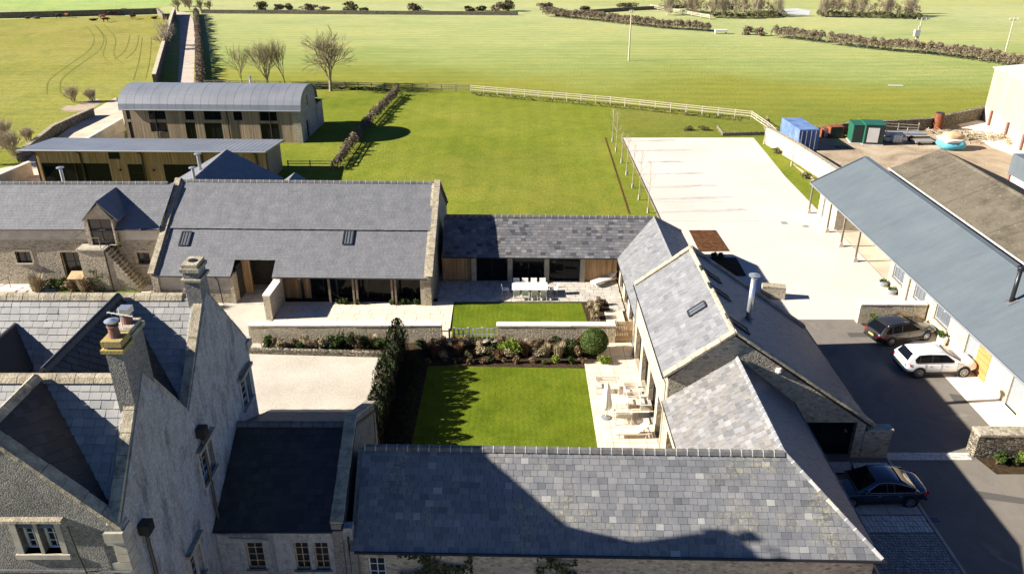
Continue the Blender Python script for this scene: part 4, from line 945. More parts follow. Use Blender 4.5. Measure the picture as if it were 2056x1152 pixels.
# steps: landing then flight down to the right along the wall
la, lb = atY(175, 495, cy).x-.1, atY(226, 495, cy).x+.1
Ct.box(la, cy-1.25, 0, lb-.2, cy-.03, dz-.08, 'landing_base', 'rubble'); Ct.box(la-.1, cy-1.35, dz-.08, lb-.1, cy-.03, dz, 'landing', 'dressed_stone')
n_s = 13; xend = atY(290, 560, cy).x+.25; run = (xend-lb)/n_s
for i in range(n_s):
    zt_ = dz*(1-(i+1)/(n_s+1)); Ct.box(lb-.1+i*run, cy-1.2, 0, lb-.1+(i+1)*run, cy-.03, zt_, 'step', 'rubble' if i % 2 else 'coping')
m = MB(); zz = dz
for p in ((la+.05, cy-1.3), (lb-.3, cy-1.3)): m.tube([(p[0], p[1], dz), (p[0], p[1], dz+.95)], .025, 6)
m.tube([(la+.05, cy-1.3, dz+.95), (lb-.3, cy-1.3, dz+.95)], .022, 6); m.tube([(la+.05, cy-1.3, dz+.95), (la+.05, cy-.05, dz+.95)], .022, 6)
m.tube([(lb-.1, cy-1.22, dz+.9), (xend, cy-1.22, .9)], .025, 6); m.tube([(xend, cy-1.22, 0), (xend, cy-1.22, .9)], .025, 6)
Ct.part(m, 'handrail', 'old_wood')
# two flues rising behind the ridges
for px, py0, py1, yy, who in ((128, 366, 340, 62.0, Ct), (383, 358, 340, 64, MBn), (401, 334, 312, 68, None)):
    a, b = atY(px, py0, yy), atY(px-2, py1, yy)
    if who is None: FL3 = (a, b); continue
    m = MB(); m.tube([(a.x, yy, a.z-1.5), (a.x, yy, b.z)], .13, 14)
    dy = 0
    f_ = m.build('flue', 'steel', who.e, who.o if who is Ct else who.o); 
    m = MB(); m.lathe((a.x, yy, b.z), [(.13, 0), (.1, .02), (.1, .1), (.3, .12), (.3, .17), (.05, .24)], 14); m.build('flue_cowl', 'steel', f_, who.o)

# ------------------------------------------------------------------ slate wing and porch behind the main barn
Sw = Bld('north_wing', (-27, 64, 0), 'dark shaded slate gable roof peeping over the main barn ridge', 'building')
ap = G(455, 300, 6.0); rx, ryn = ap.x, ap.y
er = G(541, 351, 3.4); hw = 5.0
Sw.roof([(rx+hw, 65, 3.2), (rx+hw, ryn, 3.2), (rx, ryn, 6.0), (rx, 65, 6.0)], 'slate_new', .24, .34, 0, seed=71, **args)
Sw.roof([(rx-hw, ryn, 3.2), (rx-hw, 65, 3.2), (rx, 65, 6.0), (rx, ryn, 6.0)], 'slate_new', .24, .34, 0, seed=72, **args)
Sw.wall((rx+hw-.2, 65), (rx+hw-.2, ryn-.1), 0, 3.15, .3, 'rubble'); Sw.wall((rx+hw-.2, ryn-.15), (rx-hw+.2, ryn-.15), 0, [(0, 3.2), (hw-.2, 5.95), (2*hw-.4, 3.2)], .3, 'rubble')
a, b = FL3; m = MB(); m.tube([(a.x, 68, a.z-1.5), (a.x, 68, b.z)], .14, 14); f_ = Sw.part(m, 'flue', 'steel')
m = MB(); m.lathe((a.x, 68, b.z), [(.14, 0), (.1, .02), (.1, .1), (.32, .12), (.32, .17), (.05, .24)], 14); Sw.part(m, 'flue_cowl', 'steel', f_)
Pc = Bld('log_store', (-22.5, 71, 0), 'small slate roofed store with pale verge beside the shaded lawn corner', 'outbuilding')
q = G(592, 346, 2.3); 
for sg in (1, -1):
    Pc.roof([(q.x+sg*1.3, q.y-3.5, 1.4), (q.x+sg*1.3, q.y, 1.4), (q.x, q.y, 2.3), (q.x, q.y-3.5, 2.3)], 'slate_new', .24, .34, 0, seed=73, **args)
Pc.wall((q.x+1.1, q.y), (q.x-1.1, q.y), 0, [(0, 1.45), (1.1, 2.25), (2.2, 1.45)], .15, 'cream_stone'); Pc.wall((q.x+1.1, q.y-3.4), (q.x+1.1, q.y), 0, 1.4, .15, 'larch_grey')

# ------------------------------------------------------------------ timber barn with the flat blue-grey roof
Mo = Bld('timber_barn', (-50.5, 82, 0), 'long low larch clad barn with pale metal monopitch roof and big windows', 'barn', math.radians(-1.5))
mL, mR, mF, mB_, mzf, mzr = -50.6, -25.9, 82.0, 87.2, 3.75, 3.3
mo_ops = []
for x0, y0_, x1, y1_ in ((94, 327, 151, 371), (160, 327, 220, 371), (221, 304, 241, 320), (266, 328, 288, 371), (338, 328, 400, 371)):
    a, b = G(x0, 0, 0), None; a = atY(x0, y1_, 82+.026*0); b = atY(x1, y0_, 82)
    mo_ops.append((a.x-mL, b.x-mL, max(.05, atY(x0, y1_, 82-.3).z if y1_ < 360 else .05), b.z))
Mo.wall((mL, mF), (mR, mF), 0, mzf-.1, .3, 'larch', mo_ops)
for i, op in enumerate(mo_ops): Mo.window((mL, mF), (mR, mF), op, .12, 1 if i in (2, 3) else 2, 2 if i == 3 else 1, 'dark_frame', 'glass', .07)
Mo.wall((mR, mF), (mR, mB_), 0, [(0, mzf-.1), (mB_-mF, mzr-.1)], .3, 'larch_grey'); Mo.wall((mL, mB_), (mL, mF), 0, [(0, mzr-.1), (mB_-mF, mzf-.1)], .3, 'larch_grey'); Mo.wall((mR, mB_), (mL, mB_), 0, mzr-.1, .3, 'larch_grey')
m = MB(); m.prism([(mL-1, mF-.9, mzf+.05), (mR+.4, mF-.9, mzf+.05), (mR+.4, mB_+.5, mzr-.02), (mL-1, mB_+.5, mzr-.02)], (0, 0, -.18)); rf = Mo.part(m, 'roof', 'zinc')
for i in range(47):                                                # standing seams
    x = mL-.9+i*.555; m = MB(); m.beam((x, mF-.88, mzf+.055), (x, mB_+.48, mzr-.012), .03, .022); Mo.part(m, 'seam', 'zinc', rf)
Mo.gutter((mL-1, mF-.97, mzf-.03), (mR+.4, mF-.97, mzf-.03), 'zinc', .1)
for px in (68, 160, 285, 407, 517):
    x = atY(px, 300, 82).x; Mo.pipe([(x, mF-.95, mzf-.1), (x, mF-.12, mzf-.5), (x+.0, mF-.12, 0)], 'black_metal', .09)
for px in (244, 312):
    c = atY(px, 342, 81.9); m = MB(); m.lathe((c.x, mF-.1, c.z), [(.1, 0), (.13, .15), (.05, .2)], 8); Mo.part(m, 'wall_lamp', 'black_metal')

# ------------------------------------------------------------------ Dutch barn
D = Bld('dutch_barn', (-48.2, 98.2, 0), 'timber and stone barn with curved metal barrel roof at the far side', 'barn', math.radians(-2.2))
dL, dR, dF, dB, dz = -48.2, -26.0, 98.2, 105.4, 4.15
NS = 14; arc = []
for i in range(NS+1):
    a = math.pi*(.5-.5*math.cos(math.pi*i/NS)) if 0 else math.pi*i/NS
    arc.append((dF-.35+(dB-dF+.7)*(.5-.5*math.cos(a)), dz-.05+2.35*math.sin(a)**.85))
nb = 22; bw = (dR-dL+.5)/nb
for k in range(nb):
    m = MB(); x0, x1 = dL-.25+k*bw+.012, dL-.25+(k+1)*bw-.012; o_ = .009*(k % 2)
    for (ya, z0_), (yb, z1_) in zip(arc, arc[1:]):
        m.add([(x0, ya, z0_+o_), (x1, ya, z0_+o_), (x1, yb, z1_+o_), (x0, yb, z1_+o_), (x0, ya, z0_-.07), (x1, ya, z0_-.07), (x1, yb, z1_-.07), (x0, yb, z1_-.07)],
              [(0, 1, 2, 3), (7, 6, 5, 4), (0, 4, 5, 1), (1, 5, 6, 2), (3, 7, 4, 0), (2, 6, 7, 3)])
    o = D.part(m, 'roof_sheet', 'zinc', smooth=False)
dops = []
for x0, y0_, x1, y1_ in ((300, 222, 331, 240), (304, 246, 334, 265), (249, 222, 260, 240), (254, 245, 264, 283), (373, 222, 388, 241), (377, 246, 391, 281), (411, 222, 443, 241), (415, 247, 445, 283), (470, 222, 485, 242), (523, 222, 555, 243), (527, 248, 559, 285), (593, 222, 600, 244), (596, 250, 602, 288)):
    yy = dF-.038*((x0-245)/16.3); a, b = atY(x0, y1_, yy), atY(x1, y0_, yy); dops.append((a.x-dL, b.x-dL, max(.05, a.z), min(b.z, 4.0)))
# keep each opening inside the frontage
dops = [(max(.3, a), b, c_, d_) for a, b, c_, d_ in dops if b < dR-dL-.4]
D.wall((dL, dF), (dR-1.0, dF), 0, dz-.05, .3, 'larch_grey', [o for o in dops if o[1] < dR-1.0-dL]); D.wall((dR-1.0, dF-.06), (dR, dF-.06), 0, dz-.05, .4, 'rubble')
for op in dops:
    if op[1] < dR-1.0-dL: D.window((dL, dF), (dR-1.0, dF), op, .1, 2 if op[1]-op[0] > 1.2 else 1, 1, 'dark_frame', 'glass', .07)
prf = [(y-dF+.0, z-.06) for y, z in arc if dF <= y <= dB]
D.wall((dR, dF), (dR, dB), 0, [(0, dz)]+[p for p in prf if 0 < p[0] < dB-dF]+[(dB-dF, dz)], .4, 'rubble', [(2.2, 3.1, 0, 2.2), (3.3, 3.7, 3.9, 5.2)], name='gable_wall')
D.window((dR, dF), (dR, dB), (2.2, 3.1, 0, 2.2), .15, 1, 1, 'dark_frame', 'glass', .08, name='door'); D.window((dR, dF), (dR, dB), (3.3, 3.7, 3.9, 5.2), .15, 1, 1, 'dark_frame', 'glass', .05)
D.wall((dL, dB), (dL, dF), 0, [(0, dz)]+[(dB-dF-p[0], p[1]) for p in prf[::-1] if 0 < p[0] < dB-dF]+[(dB-dF, dz)], .4, 'rubble', name='gable_wall'); D.wall((dR, dB), (dL, dB), 0, dz-.05, .3, 'rubble')
D.box(dR-3, dB+.02, 0, dR+.05, dB+3, 3.2, 'lean_to', 'rubble'); m = MB(); m.prism([(dR-3.2, dB, 3.9), (dR+.2, dB, 3.9), (dR+.2, dB+3.2, 3.1), (dR-3.2, dB+3.2, 3.1)], (0, 0, .1)); D.part(m, 'lean_to_roof', 'zinc')
for px in (312, 459, 545):
    x = atY(px, 230, dF).x; D.pipe([(x, dF-.1, dz-.1), (x, dF-.1, 0)], 'black_metal', .08)
D.gutter((dL-.2, dF-.4, dz-.1), (dR+.2, dF-.4, dz-.1), 'zinc', .08)
c = atY(504, 176, 103.5); m = MB(); m.tube([(c.x, 103.5, 5.2), (c.x, 103.5, 6.95)], .13, 10); m.lathe((c.x, 103.5, 6.95), [(.13, 0), (.26, .05), (.26, .12), (.05, .2)], 12); D.part(m, 'flue', 'steel')
# walls about the drive
def wallrun(name, pts, h, t, mat, label, cop='coping', cat='wall', ch=.1, step=1.2, z0=-.05):
    e = thing(name, (pts[0][0], pts[0][1], 0), label, cat); o0 = Vector((pts[0][0], pts[0][1], 0))
    hs = h if hasattr(h, '__len__') else [h]*len(pts)
    for (a, b, ha, hb) in zip(pts, pts[1:], hs, hs[1:]):
        a, b = Vector((a[0], a[1], 0)), Vector((b[0], b[1], 0)); d = (b-a).normalized(); n_ = Vector((-d.y, d.x, 0))*t/2
        m = MB(); u = Vector((0, 0, 1))
        m.prism([a-n_+u*z0, b-n_+u*z0, b-n_+u*hb, a-n_+u*ha], n_*2); m.build('wall_face', mat, e, o0)
        if cop:
            L_ = (b-a).length; k = max(1, int(L_/step))
            for i in range(k):
                st = L_/k; q0 = a.lerp(b, i/k)+u*(ha+(hb-ha)*i/k+ch/2); q1 = a.lerp(b, (i+1)/k)+u*(ha+(hb-ha)*(i+1)/k+ch/2)
                m = MB(); m.beam(q0+d*.008-q0, q1-d*.008-q0, t+.06+RN.uniform(-.02, .02), ch+RN.uniform(0, .02)); o = m.build('coping_stone', cop, e); o.location = q0-o0
    return e
wallrun('lane_wall', [G(313, 172), G(332, 100), G(347, 45), G(352, 30)], 1.7, .6, 'dry_stone', 'dry stone wall along the left side of the narrow lane', 'rubble_pale', step=4, ch=.16)
wallrun('drive_wall', [G(40, 325), G(110, 268), G(188, 232)], 1.0, .45, 'dry_stone', 'low dark dry stone wall climbing beside the gravel drive', 'coping', step=1)
wallrun('retaining_wall', [G(-60, 400), G(66, 352)], [1.1, 1.5], .3, 'render_smooth', 'smooth rendered wall with pale top beside the timber barn corner', 'coping_white', step=2)
wallrun('retaining_wall', [G(170, 300), G(250, 262)], [1.0, 1.6], .3, 'render_smooth', 'smooth rendered wall with pale top running up to the curved roof barn', 'coping_white', step=2)
wallrun('field_boundary_wall', [G(-700, 38), G(0, 37), G(120, 34), G(318, 28), G(330, 40)], 1.3, .6, 'dry_stone', 'far dry stone wall behind the grazing cattle', 'dry_stone', step=6, ch=.14)
wallrun('far_boundary_wall', [G(405, 27), G(1040, 31)], .9, .6, 'dry_stone', 'long dark dry stone wall across the far side of the big pasture', None, step=9)
wallrun('far_boundary_wall', [G(1115, 32), G(1255, 22), G(1380, 16)], .9, .5, 'dry_stone', 'dark low wall behind the brown hedge at the top of the pasture', None, step=9)

# ------------------------------------------------------------------ long barn with blue corrugated roof (right)
R = Bld('office_barn', (28.4, 72.6, 0), 'long pale stone barn with blue corrugated roof and open veranda', 'barn')
rx0, rx1, rwx, rn, rs, rze, rzr = 28.45, 33.1, 29.45, 72.6, 20.0, 3.0, 5.5
nw = 260; bl = MB()                                               # corrugated sheets laid in panels
step = (rn-rs)/24
prev = None
for k in range(24):
    m = MB(); ya = rs+k*step; c_n = 11
    for i in range(c_n):
        y_0, y_1 = ya+step*i/c_n, ya+step*(i+1)/c_n; ym = (y_0+y_1)/2; h_ = .04
        for (u0, u1, zz0, zz1) in ((y_0, ym, 0, h_), (ym, y_1, h_, 0)):
            m.add([(rx0, u0, rze+zz0), (rx0, u1, rze+zz1), (rx1, u1, rzr+zz1), (rx1, u0, rzr+zz0)], [(0, 1, 2, 3)])
    R.part(m, 'roof_sheet', 'corrugated')
m = MB(); m.prism([(rx0+.02, rs, rze-.02), (rx0+.02, rn-.02, rze-.02), (rx1, rn-.02, rzr-.02), (rx1, rs, rzr-.02)], (0, 0, -.1)); R.part(m, 'roof_deck', 'dark_frame')
m = MB(); m.beam((rx0-.02, rn, rze+.02), (rx1, rn, rzr+.02), .12, .2); m.beam((rx1+.05, rs, rzr+.05), (rx1+.05, rn, rzr+.05), .5, .06); R.part(m, 'flashing', 'corrugated')
m = MB(); m.prism([(rx1, rn, rzr-.02), (rx1, rs, rzr-.02), (rx1+1.2, rs, 5.0), (rx1+1.2, rn, 5.0)], (0, 0, -.08)); R.part(m, 'back_slope', 'corrugated')
R.gutter((rx0-.07, rs, rze-.02), (rx0-.07, rn, rze-.02), 'zinc', .07)
vy0, vy1 = 56.3, 70.2
ws = []
for x0, y0_, x1, y1_, in ((1783, 517, 1799, 556), (1838, 570, 1858, 598), (1880, 612, 1906, 650), (1960, 690, 1978, 722)):
    a, b = atX(x0, y0_+3, rwx), atX(x1, y1_, rwx); ws.append((a.y, b.y, .95, 2.35, 'w'))
for x0, y0_, x1, y1_ in ((1913, 725, 1936, 700), (1998, 780, 2026, 800)):
    a, b = atX(x0, y0_, rwx), atX(x1, y1_, rwx); ws.append((max(G(x0-2, y0_-22).y, 0)+0, 0, .0, 2.2, 'd'))
dy = [(45.6, 46.6), (41.4, 42.6)]
oq = []
A_, B_ = (rwx, vy0), (rwx, rs)
wins = [(vy0-w[0], vy0-w[1], w[2], w[3]) for w in ws if w[4] == 'w']
wins = [(max(.3, min(a, b)), max(.3, min(a, b))+max(1.2, abs(b-a)), c0, c1) for a, b, c0, c1 in wins]
doors = [(vy0-45.0, vy0-43.9, .02, 2.25), (vy0-39.9, vy0-38.7, .02, 2.25)]
allop = []
for o_ in sorted(wins+doors):
    if not allop or o_[0] > allop[-1][1]+.15: allop.append(o_)
R.wall(A_, B_, 0, rze+.35, .4, 'cream_stone', allop)
for o_ in allop:
    if o_[2] > .5: R.window(A_, B_, o_, .14, 3, 1, 'grey_pipe', 'glass_sky', .1, 'dressed_stone')
    else:
        m = MB(); m.box(rwx+.12, vy0-o_[1], .02, rwx+.18, vy0-o_[0], o_[3]); d_ = R.part(m, 'door', 'grey_door'); m = MB(); m.box(rwx+.08, vy0-o_[1]+.1, 1.0, rwx+.12, vy0-o_[1]+.2, 1.1); R.part(m, 'handle', 'steel', d_)
R.box(rwx-.03, 42.2, .02, rwx-.005, 43.6, 2.7, 'timber_panel', 'orange_wood')
R.wall((32.2, vy1), (32.2, vy0), 0, rze+1.6, .3, 'cream_stone'); R.wall((rwx, vy0), (32.2, vy0), 0, [(0, rze+.3), (2.75, rze+1.7)], .3, 'cream_stone')
R.wall((rwx, rn-.3), (rwx, vy1-2.2), 0, rze+.35, .35, 'cream_stone', [(1.0, 2.4, .02, 2.3)]); m = MB(); m.box(rwx+.12, rn-.3-2.4, .02, rwx+.18, rn-.3-1.0, 2.3); R.part(m, 'door', 'grey_door')
R.wall((rwx, vy1-2.2), (32.2, vy1-2.2), 0, [(0, rze+.3), (2.75, rze+1.7)], .3, 'dressed_stone'); R.wall((33.1, rn-.25), (rwx, rn-.25), 0, [(0, rzr-.15), (3.65, rze+.35)], .3, 'cream_stone'); R.wall((33.1, rs), (33.1, rn-.3), 0, rzr-.2, .2, 'cream_stone')
for px, py in ((1612, 409), (1680, 466), (1708, 495), (1741, 525)):
    g_ = G(px, py); g_.x = rx0+.18; g_.y = min(g_.y, rn-.2); m = MB(); m.beam((g_.x, g_.y, .3), (g_.x, g_.y, rze+.02), .14, .14, (0, 1, 0)); p_ = R.part(m, 'veranda_post', 'old_wood'); m = MB(); m.add([(g_.x-.22, g_.y-.22, 0), (g_.x+.22, g_.y-.22, 0), (g_.x+.22, g_.y+.22, 0), (g_.x-.22, g_.y+.22, 0), (g_.x-.1, g_.y-.1, .45), (g_.x+.1, g_.y-.1, .45), (g_.x+.1, g_.y+.1, .45), (g_.x-.1, g_.y+.1, .45)], [(4, 5, 6, 7), (0, 1, 5, 4), (1, 2, 6, 5), (2, 3, 7, 6), (3, 0, 4, 7)]); R.part(m, 'post_foot', 'dressed_stone', p_)
R.pipe([(rx0+.1, 53.2, 2.9), (rwx-.08, 53.2, 2.5), (rwx-.08, 53.2, 0)], 'old_wood', .06)
for y_ in (54.9, 47.6, 70.6):
    c = (rwx-.25, y_, 2.35); m = MB(); m.tube([(rwx, y_, 2.3), c], .03, 5); m.lathe((c[0], c[1], c[2]-.12), [(.14, 0), (.08, .12), (.03, .2)], 8); R.part(m, 'wall_lamp', 'grey_pipe')
Vr = Vector((rx1-rx0, 0, rzr-rze)).normalized(); Nr = Vector((-Vr.z, 0, Vr.x)); q = on_plane(2030, 606, (rx0, 50, rze), Nr)
m = MB(); m.tube([q-Vector((0, 0, .2)), q+Vector((0, 0, 2.1))], .13, 14); fl = R.part(m, 'flue', 'black_metal', smooth=True); m = MB(); m.lathe(q+Vector((0, 0, 2.1)), [(.13, 0), (.19, .03), (.19, .18), (.12, .2), (.24, .26), (.22, .32)], 14); R.part(m, 'flue_cowl', 'black_metal', fl)
m = MB(); m.prism([q+Vector((-.3, -.3, -.12)), q+Vector((.3, -.3, .2)), q+Vector((.3, .3, .2)), q+Vector((-.3, .3, -.12))], Nr*.03); R.part(m, 'flue_flashing', 'lead', fl)
# brown corrugated cement roof behind it
K = Bld('cement_barn', (34.3, 69.8, 0), 'old farm barn with mossy brown cement sheet roof behind the blue roof', 'barn')
a, b = G(1776, 333, 5.35), G(1886, 308, 6.75); kx0, kn, kx1 = 34.35, 70.0, 38.6; ks = 25.0
for k in range(14):
    ya, yb = ks+(kn-ks)*k/14, ks+(kn-ks)*(k+1)/14
    for (xa_, za_, xb2, zb2, nm) in ((kx0, 5.2, kx1, 7.0, 0), (kx1, 7.0, 45.2, 4.2, 1)):
        m = MB(); n_ = 10
        for i in range(n_):
            u0, u1 = ya+(yb-ya)*i/n_, ya+(yb-ya)*(i+1)/n_; um = (u0+u1)/2; o_ = .02*(k % 2)
            for p0, p1, h0, h1 in ((u0, um, 0, .05), (um, u1, .05, 0)):
                m.add([(xa_, p0, za_+h0+o_), (xa_, p1, za_+h1+o_), (xb2, p1, zb2+h1+o_), (xb2, p0, zb2+h0+o_)], [(0, 1, 2, 3)])
        K.part(m, 'roof_sheet', 'asbestos')
K.ridge((kx1, ks, 7.03), (kx1, kn, 7.03), 1.2, .2, 'asbestos', None, 'ridge_tile')
K.wall((45.0, kn-.1), (kx0, kn-.1), 0, [(0, 4.2), (45.0-kx1, 6.95), (45.0-kx0, 5.15)], .3, 'rubble'); K.wall((45.0, ks), (45.0, kn), 0, 4.15, .3, 'rubble')
K.gutter((kx0-.1, ks, 5.25), (kx0-.1, kn, 5.25), 'mortar_white', .07)
# big pale boarded shed at the right edge
Z = Bld('grain_shed', (65, 108.8, 0), 'big pale vertical boarded farm shed at the right edge of the picture', 'shed')
wA, wB = (64.9, 109.2), (59.5, 84.0)
Z.wall(wB, wA, 1.9, [(0, 7.6), (25.77, 7.0)], -.2, 'shed_boards'); Z.wall(wB, wA, 0, 1.9, -.3, 'dressed_stone')
for t_ in (.13, .38, .6): 
    c = Vector((*wA, 0)).lerp(Vector((*wB, 0)), t_); Z.box(c.x-.3, c.y-.15, 0, c.x-.02, c.y+.15, 2.0, 'steel_post', 'terracotta')
m = MB(); m.prism([(64.7, 109.4, 7.02), (59.2, 83.8, 7.62), (75, 80, 9.6), (80, 106, 9.2)], (0, 0, .1)); Z.part(m, 'roof', 'mortar_white'); Z.wall((80, 106), wA, 0, [(0, 9.1), (15.3, 7.0)], .2, 'shed_boards')
Y_ = Bld('end_shed', (53, 75, 0), 'corner of a blue clad shed on red posts at the right edge', 'shed')
q = atY(2040, 330, 78); 
Y_.box(50.4, 70, 2.2, 58, 78, 4.3, 'cladding', 'corrugated'); Y_.box(50.6, 70.2, 0, 58, 77.8, 2.2, 'lower_wall', 'white_paint')
for yy in (77.8, 74.5, 71): Y_.box(50.42, yy-.15, 0, 50.6, yy+.15, 2.25, 'steel_post', 'terracotta')

# ------------------------------------------------------------------ garden walls, gates and fences
GW = lambda px, py, z: G(px, py, z)
w1a, w1b = GW(497, 655, 1.35), GW(893, 655, 1.35)
wallrun('garden_wall', [(w1a.x, 47.45), (-4.75, 47.45)], 1.32, .5, 'rubble_pale', 'pale topped rubble garden wall left of the gap, above the planted bed', 'coping_white', ch=.09, step=.95)
wallrun('garden_wall', [(-1.05, 47.4), (7.0, 47.4)], 1.32, .5, 'rubble_pale', 'pale topped rubble garden wall right of the gap, next to the round bush', 'coping_white', ch=.09, step=.95)
wallrun('spur_wall', [G(535, 600, 1.7)[:2], G(560, 560, 1.9)[:2]], 1.9, .5, 'rubble_pale', 'short mossy stone spur wall between the wagon doorway and the terrace', 'coping_white', ch=.1, step=.8)
wallrun('bed_edging', [G(497, 708), G(785, 716)], .35, .3, 'dry_stone', 'low brown stone edging between the flower bed and the gravel court', None)
g = thing('garden_gate', (7.05, 47.3, 0), 'slatted timber garden gate between the pale wall and the tall barn', 'gate')
for i in range(10):
    m = MB(); m.box(i*.115, 0, .08, i*.115+.095, .05, 1.62); m.build('slat', 'oak', g)
m = MB(); m.box(-.02, .05, .35, 1.15, .1, .47); m.box(-.02, .05, 1.25, 1.15, .1, 1.37); m.build('rail', 'oak', g); m = MB(); m.box(-.12, -.02, 0, -.03, .1, 1.7); m.box(1.17, -.02, 0, 1.26, .1, 1.7); m.build('gate_post', 'oak', g)
m = MB(); m.box(1.02, -.04, .85, 1.1, 0, .9); m.build('handle', 'black_metal', g)
g = thing('estate_fence', (-4.5, 47.5, 0), 'grey two rail metal fence filling the gap between the garden walls', 'fence')
for z in (.55, 1.0):
    m = MB(); m.tube([(.5, 0, z), (3.4, 0, z)], .03, 6); m.build('rail', 'steel', g)
for x in (1.6, 3.3):
    m = MB(); m.box(x-.03, -.03, 0, x+.03, .03, 1.1); m.build('post', 'steel', g)
for i in range(10):
    m = MB(); m.box(.15+i*.32, .28, 0, .27+i*.32, .4, .8+.08*math.sin(i*2.1)); m.build('paling', 'mortar_white', g)
wallrun('car_park_wall', [(24.6, 50.3), (29.3, 50.3)], 1.45, .5, 'rubble_pale', 'low rubble wall with pale top behind the dark estate car', 'coping_white', ch=.09, step=.9)
wallrun('yard_wall', [(24.9, 35.15), (31.5, 35.15)], 1.4, .75, 'dry_stone', 'thick stone wall with rough top at the right edge of the tarmac yard', 'rubble', ch=.12, step=.35)
wallrun('road_wall', [(14.9, 24.35), (30, 23.7)], 1.1, .7, 'dry_stone', 'rough topped stone wall along the bottom right corner of the picture', 'rubble', ch=.14, step=.35)
wallrun('low_block_wall', [(18.9, 54.3), (20.6, 54.0)], .95, .6, 'rubble', 'short rough stone wall beyond the catslide roof, beside the pale gravel', 'coping', ch=.1, step=.4)
wallrun('orchard_wall', [G(1538, 288), G(1600, 325), G(1672, 372), G(1700, 395)], [2.0, 2.0, 1.9, 1.9], .5, 'rubble_pale', 'tall sunlit stone wall between the grass strip and the farm yard', 'coping', ch=.1, step=.8)
wallrun('yard_boundary_wall', [G(1635, 272), G(1700, 268), G(1860, 262), G(1985, 236)], [.9, 1.3, 1.5, 1.6], .5, 'dry_stone', 'dark dry stone wall behind the green cabinets and the trailer', 'dry_stone', ch=.1, step=2)
# tin roof right at the bottom edge
m = MB()
for i in range(60):
    x = 13.6+i*.18; m.prism([(x, 20.2, 1.2), (x+.09, 20.2, 1.26), (x+.18, 20.2, 1.2)], (0, 3.2, .35))
tr = thing('shed_roof', (13.6, 20, 0), 'reddish brown corrugated lean-to roof just showing at the bottom right edge', 'roof'); m.build('roof_sheet', 'terracotta', tr, (13.6, 20, 0))
m = MB(); m.box(0, .2, 0, 10.7, 3.2, 1.1); m.build('wall', 'rubble', tr)

def rail_fence(name, pts, label, mat, ph=1.2, rails=(.5, .85, 1.12), sp=1.9, pw=.11, rw=.09):
    e = thing(name, (pts[0][0], pts[0][1], 0), label, 'fence'); o0 = Vector((pts[0][0], pts[0][1], 0))
    for a, b in zip(pts, pts[1:]):
        a, b = Vector((a[0], a[1], 0)), Vector((b[0], b[1], 0)); L_ = (b-a).length; n_ = max(1, round(L_/sp)); d = (b-a)/L_
        for i in range(n_+(1 if b == Vector((pts[-1][0], pts[-1][1], 0)) else 0)):
            m = MB(); m.box(-pw/2, -pw/2, -.05, pw/2, pw/2, ph); o = m.build('post', mat, e); o.location = a+d*(L_/n_*i)-o0; o.rotation_euler = (RN.uniform(-.02, .02), RN.uniform(-.02, .02), math.atan2(d.y, d.x))
        for i in range(n_):
            for z in rails:
                m = MB(); p0 = d*.0; m.beam((0, 0, 0), d*(L_/n_), .045, rw); o = m.build('rail', mat, e); o.location = a+d*(L_/n_*i)-o0+Vector((-d.y*-.08, d.x*-.08, z))
    return e
rail_fence('paddock_fence', [G(945, 186), G(1225, 210), G(1508, 240), G(1540, 262), G(1556, 276)], 'long pale timber post and rail fence round the right side of the lawn', 'fence_pale', sp=2.25)
rail_fence('field_fence', [G(412, 176), G(640, 179), G(800, 182), G(945, 186)], 'weathered dark post and rail fence behind the bare trees and curved roof barn', 'old_wood', sp=2.2)
rail_fence('lawn_fence', [G(580, 343), G(668, 343)], 'dark wooden rail fence in the shaded lawn corner right of the timber barn', 'old_wood', sp=2.0)
rail_fence('divider_fence', [G(798, 190), G(735, 255), G(680, 335)], 'post and rail fence running through the dry hedge across the lawn', 'old_wood', ph=1.3, sp=2.6)
rail_fence('far_white_fence', [G(1305, 18), G(1425, 40)], 'small pale rail fence by the trees at the top of the picture', 'fence_pale', sp=4, pw=.12, rw=.11)
rail_fence('step_railing', [G(-6, 590), G(22, 578)], 'grey handrail by the steps at the left edge', 'old_wood', ph=1.0, rails=(.5, .95), sp=.9, pw=.05, rw=.05)

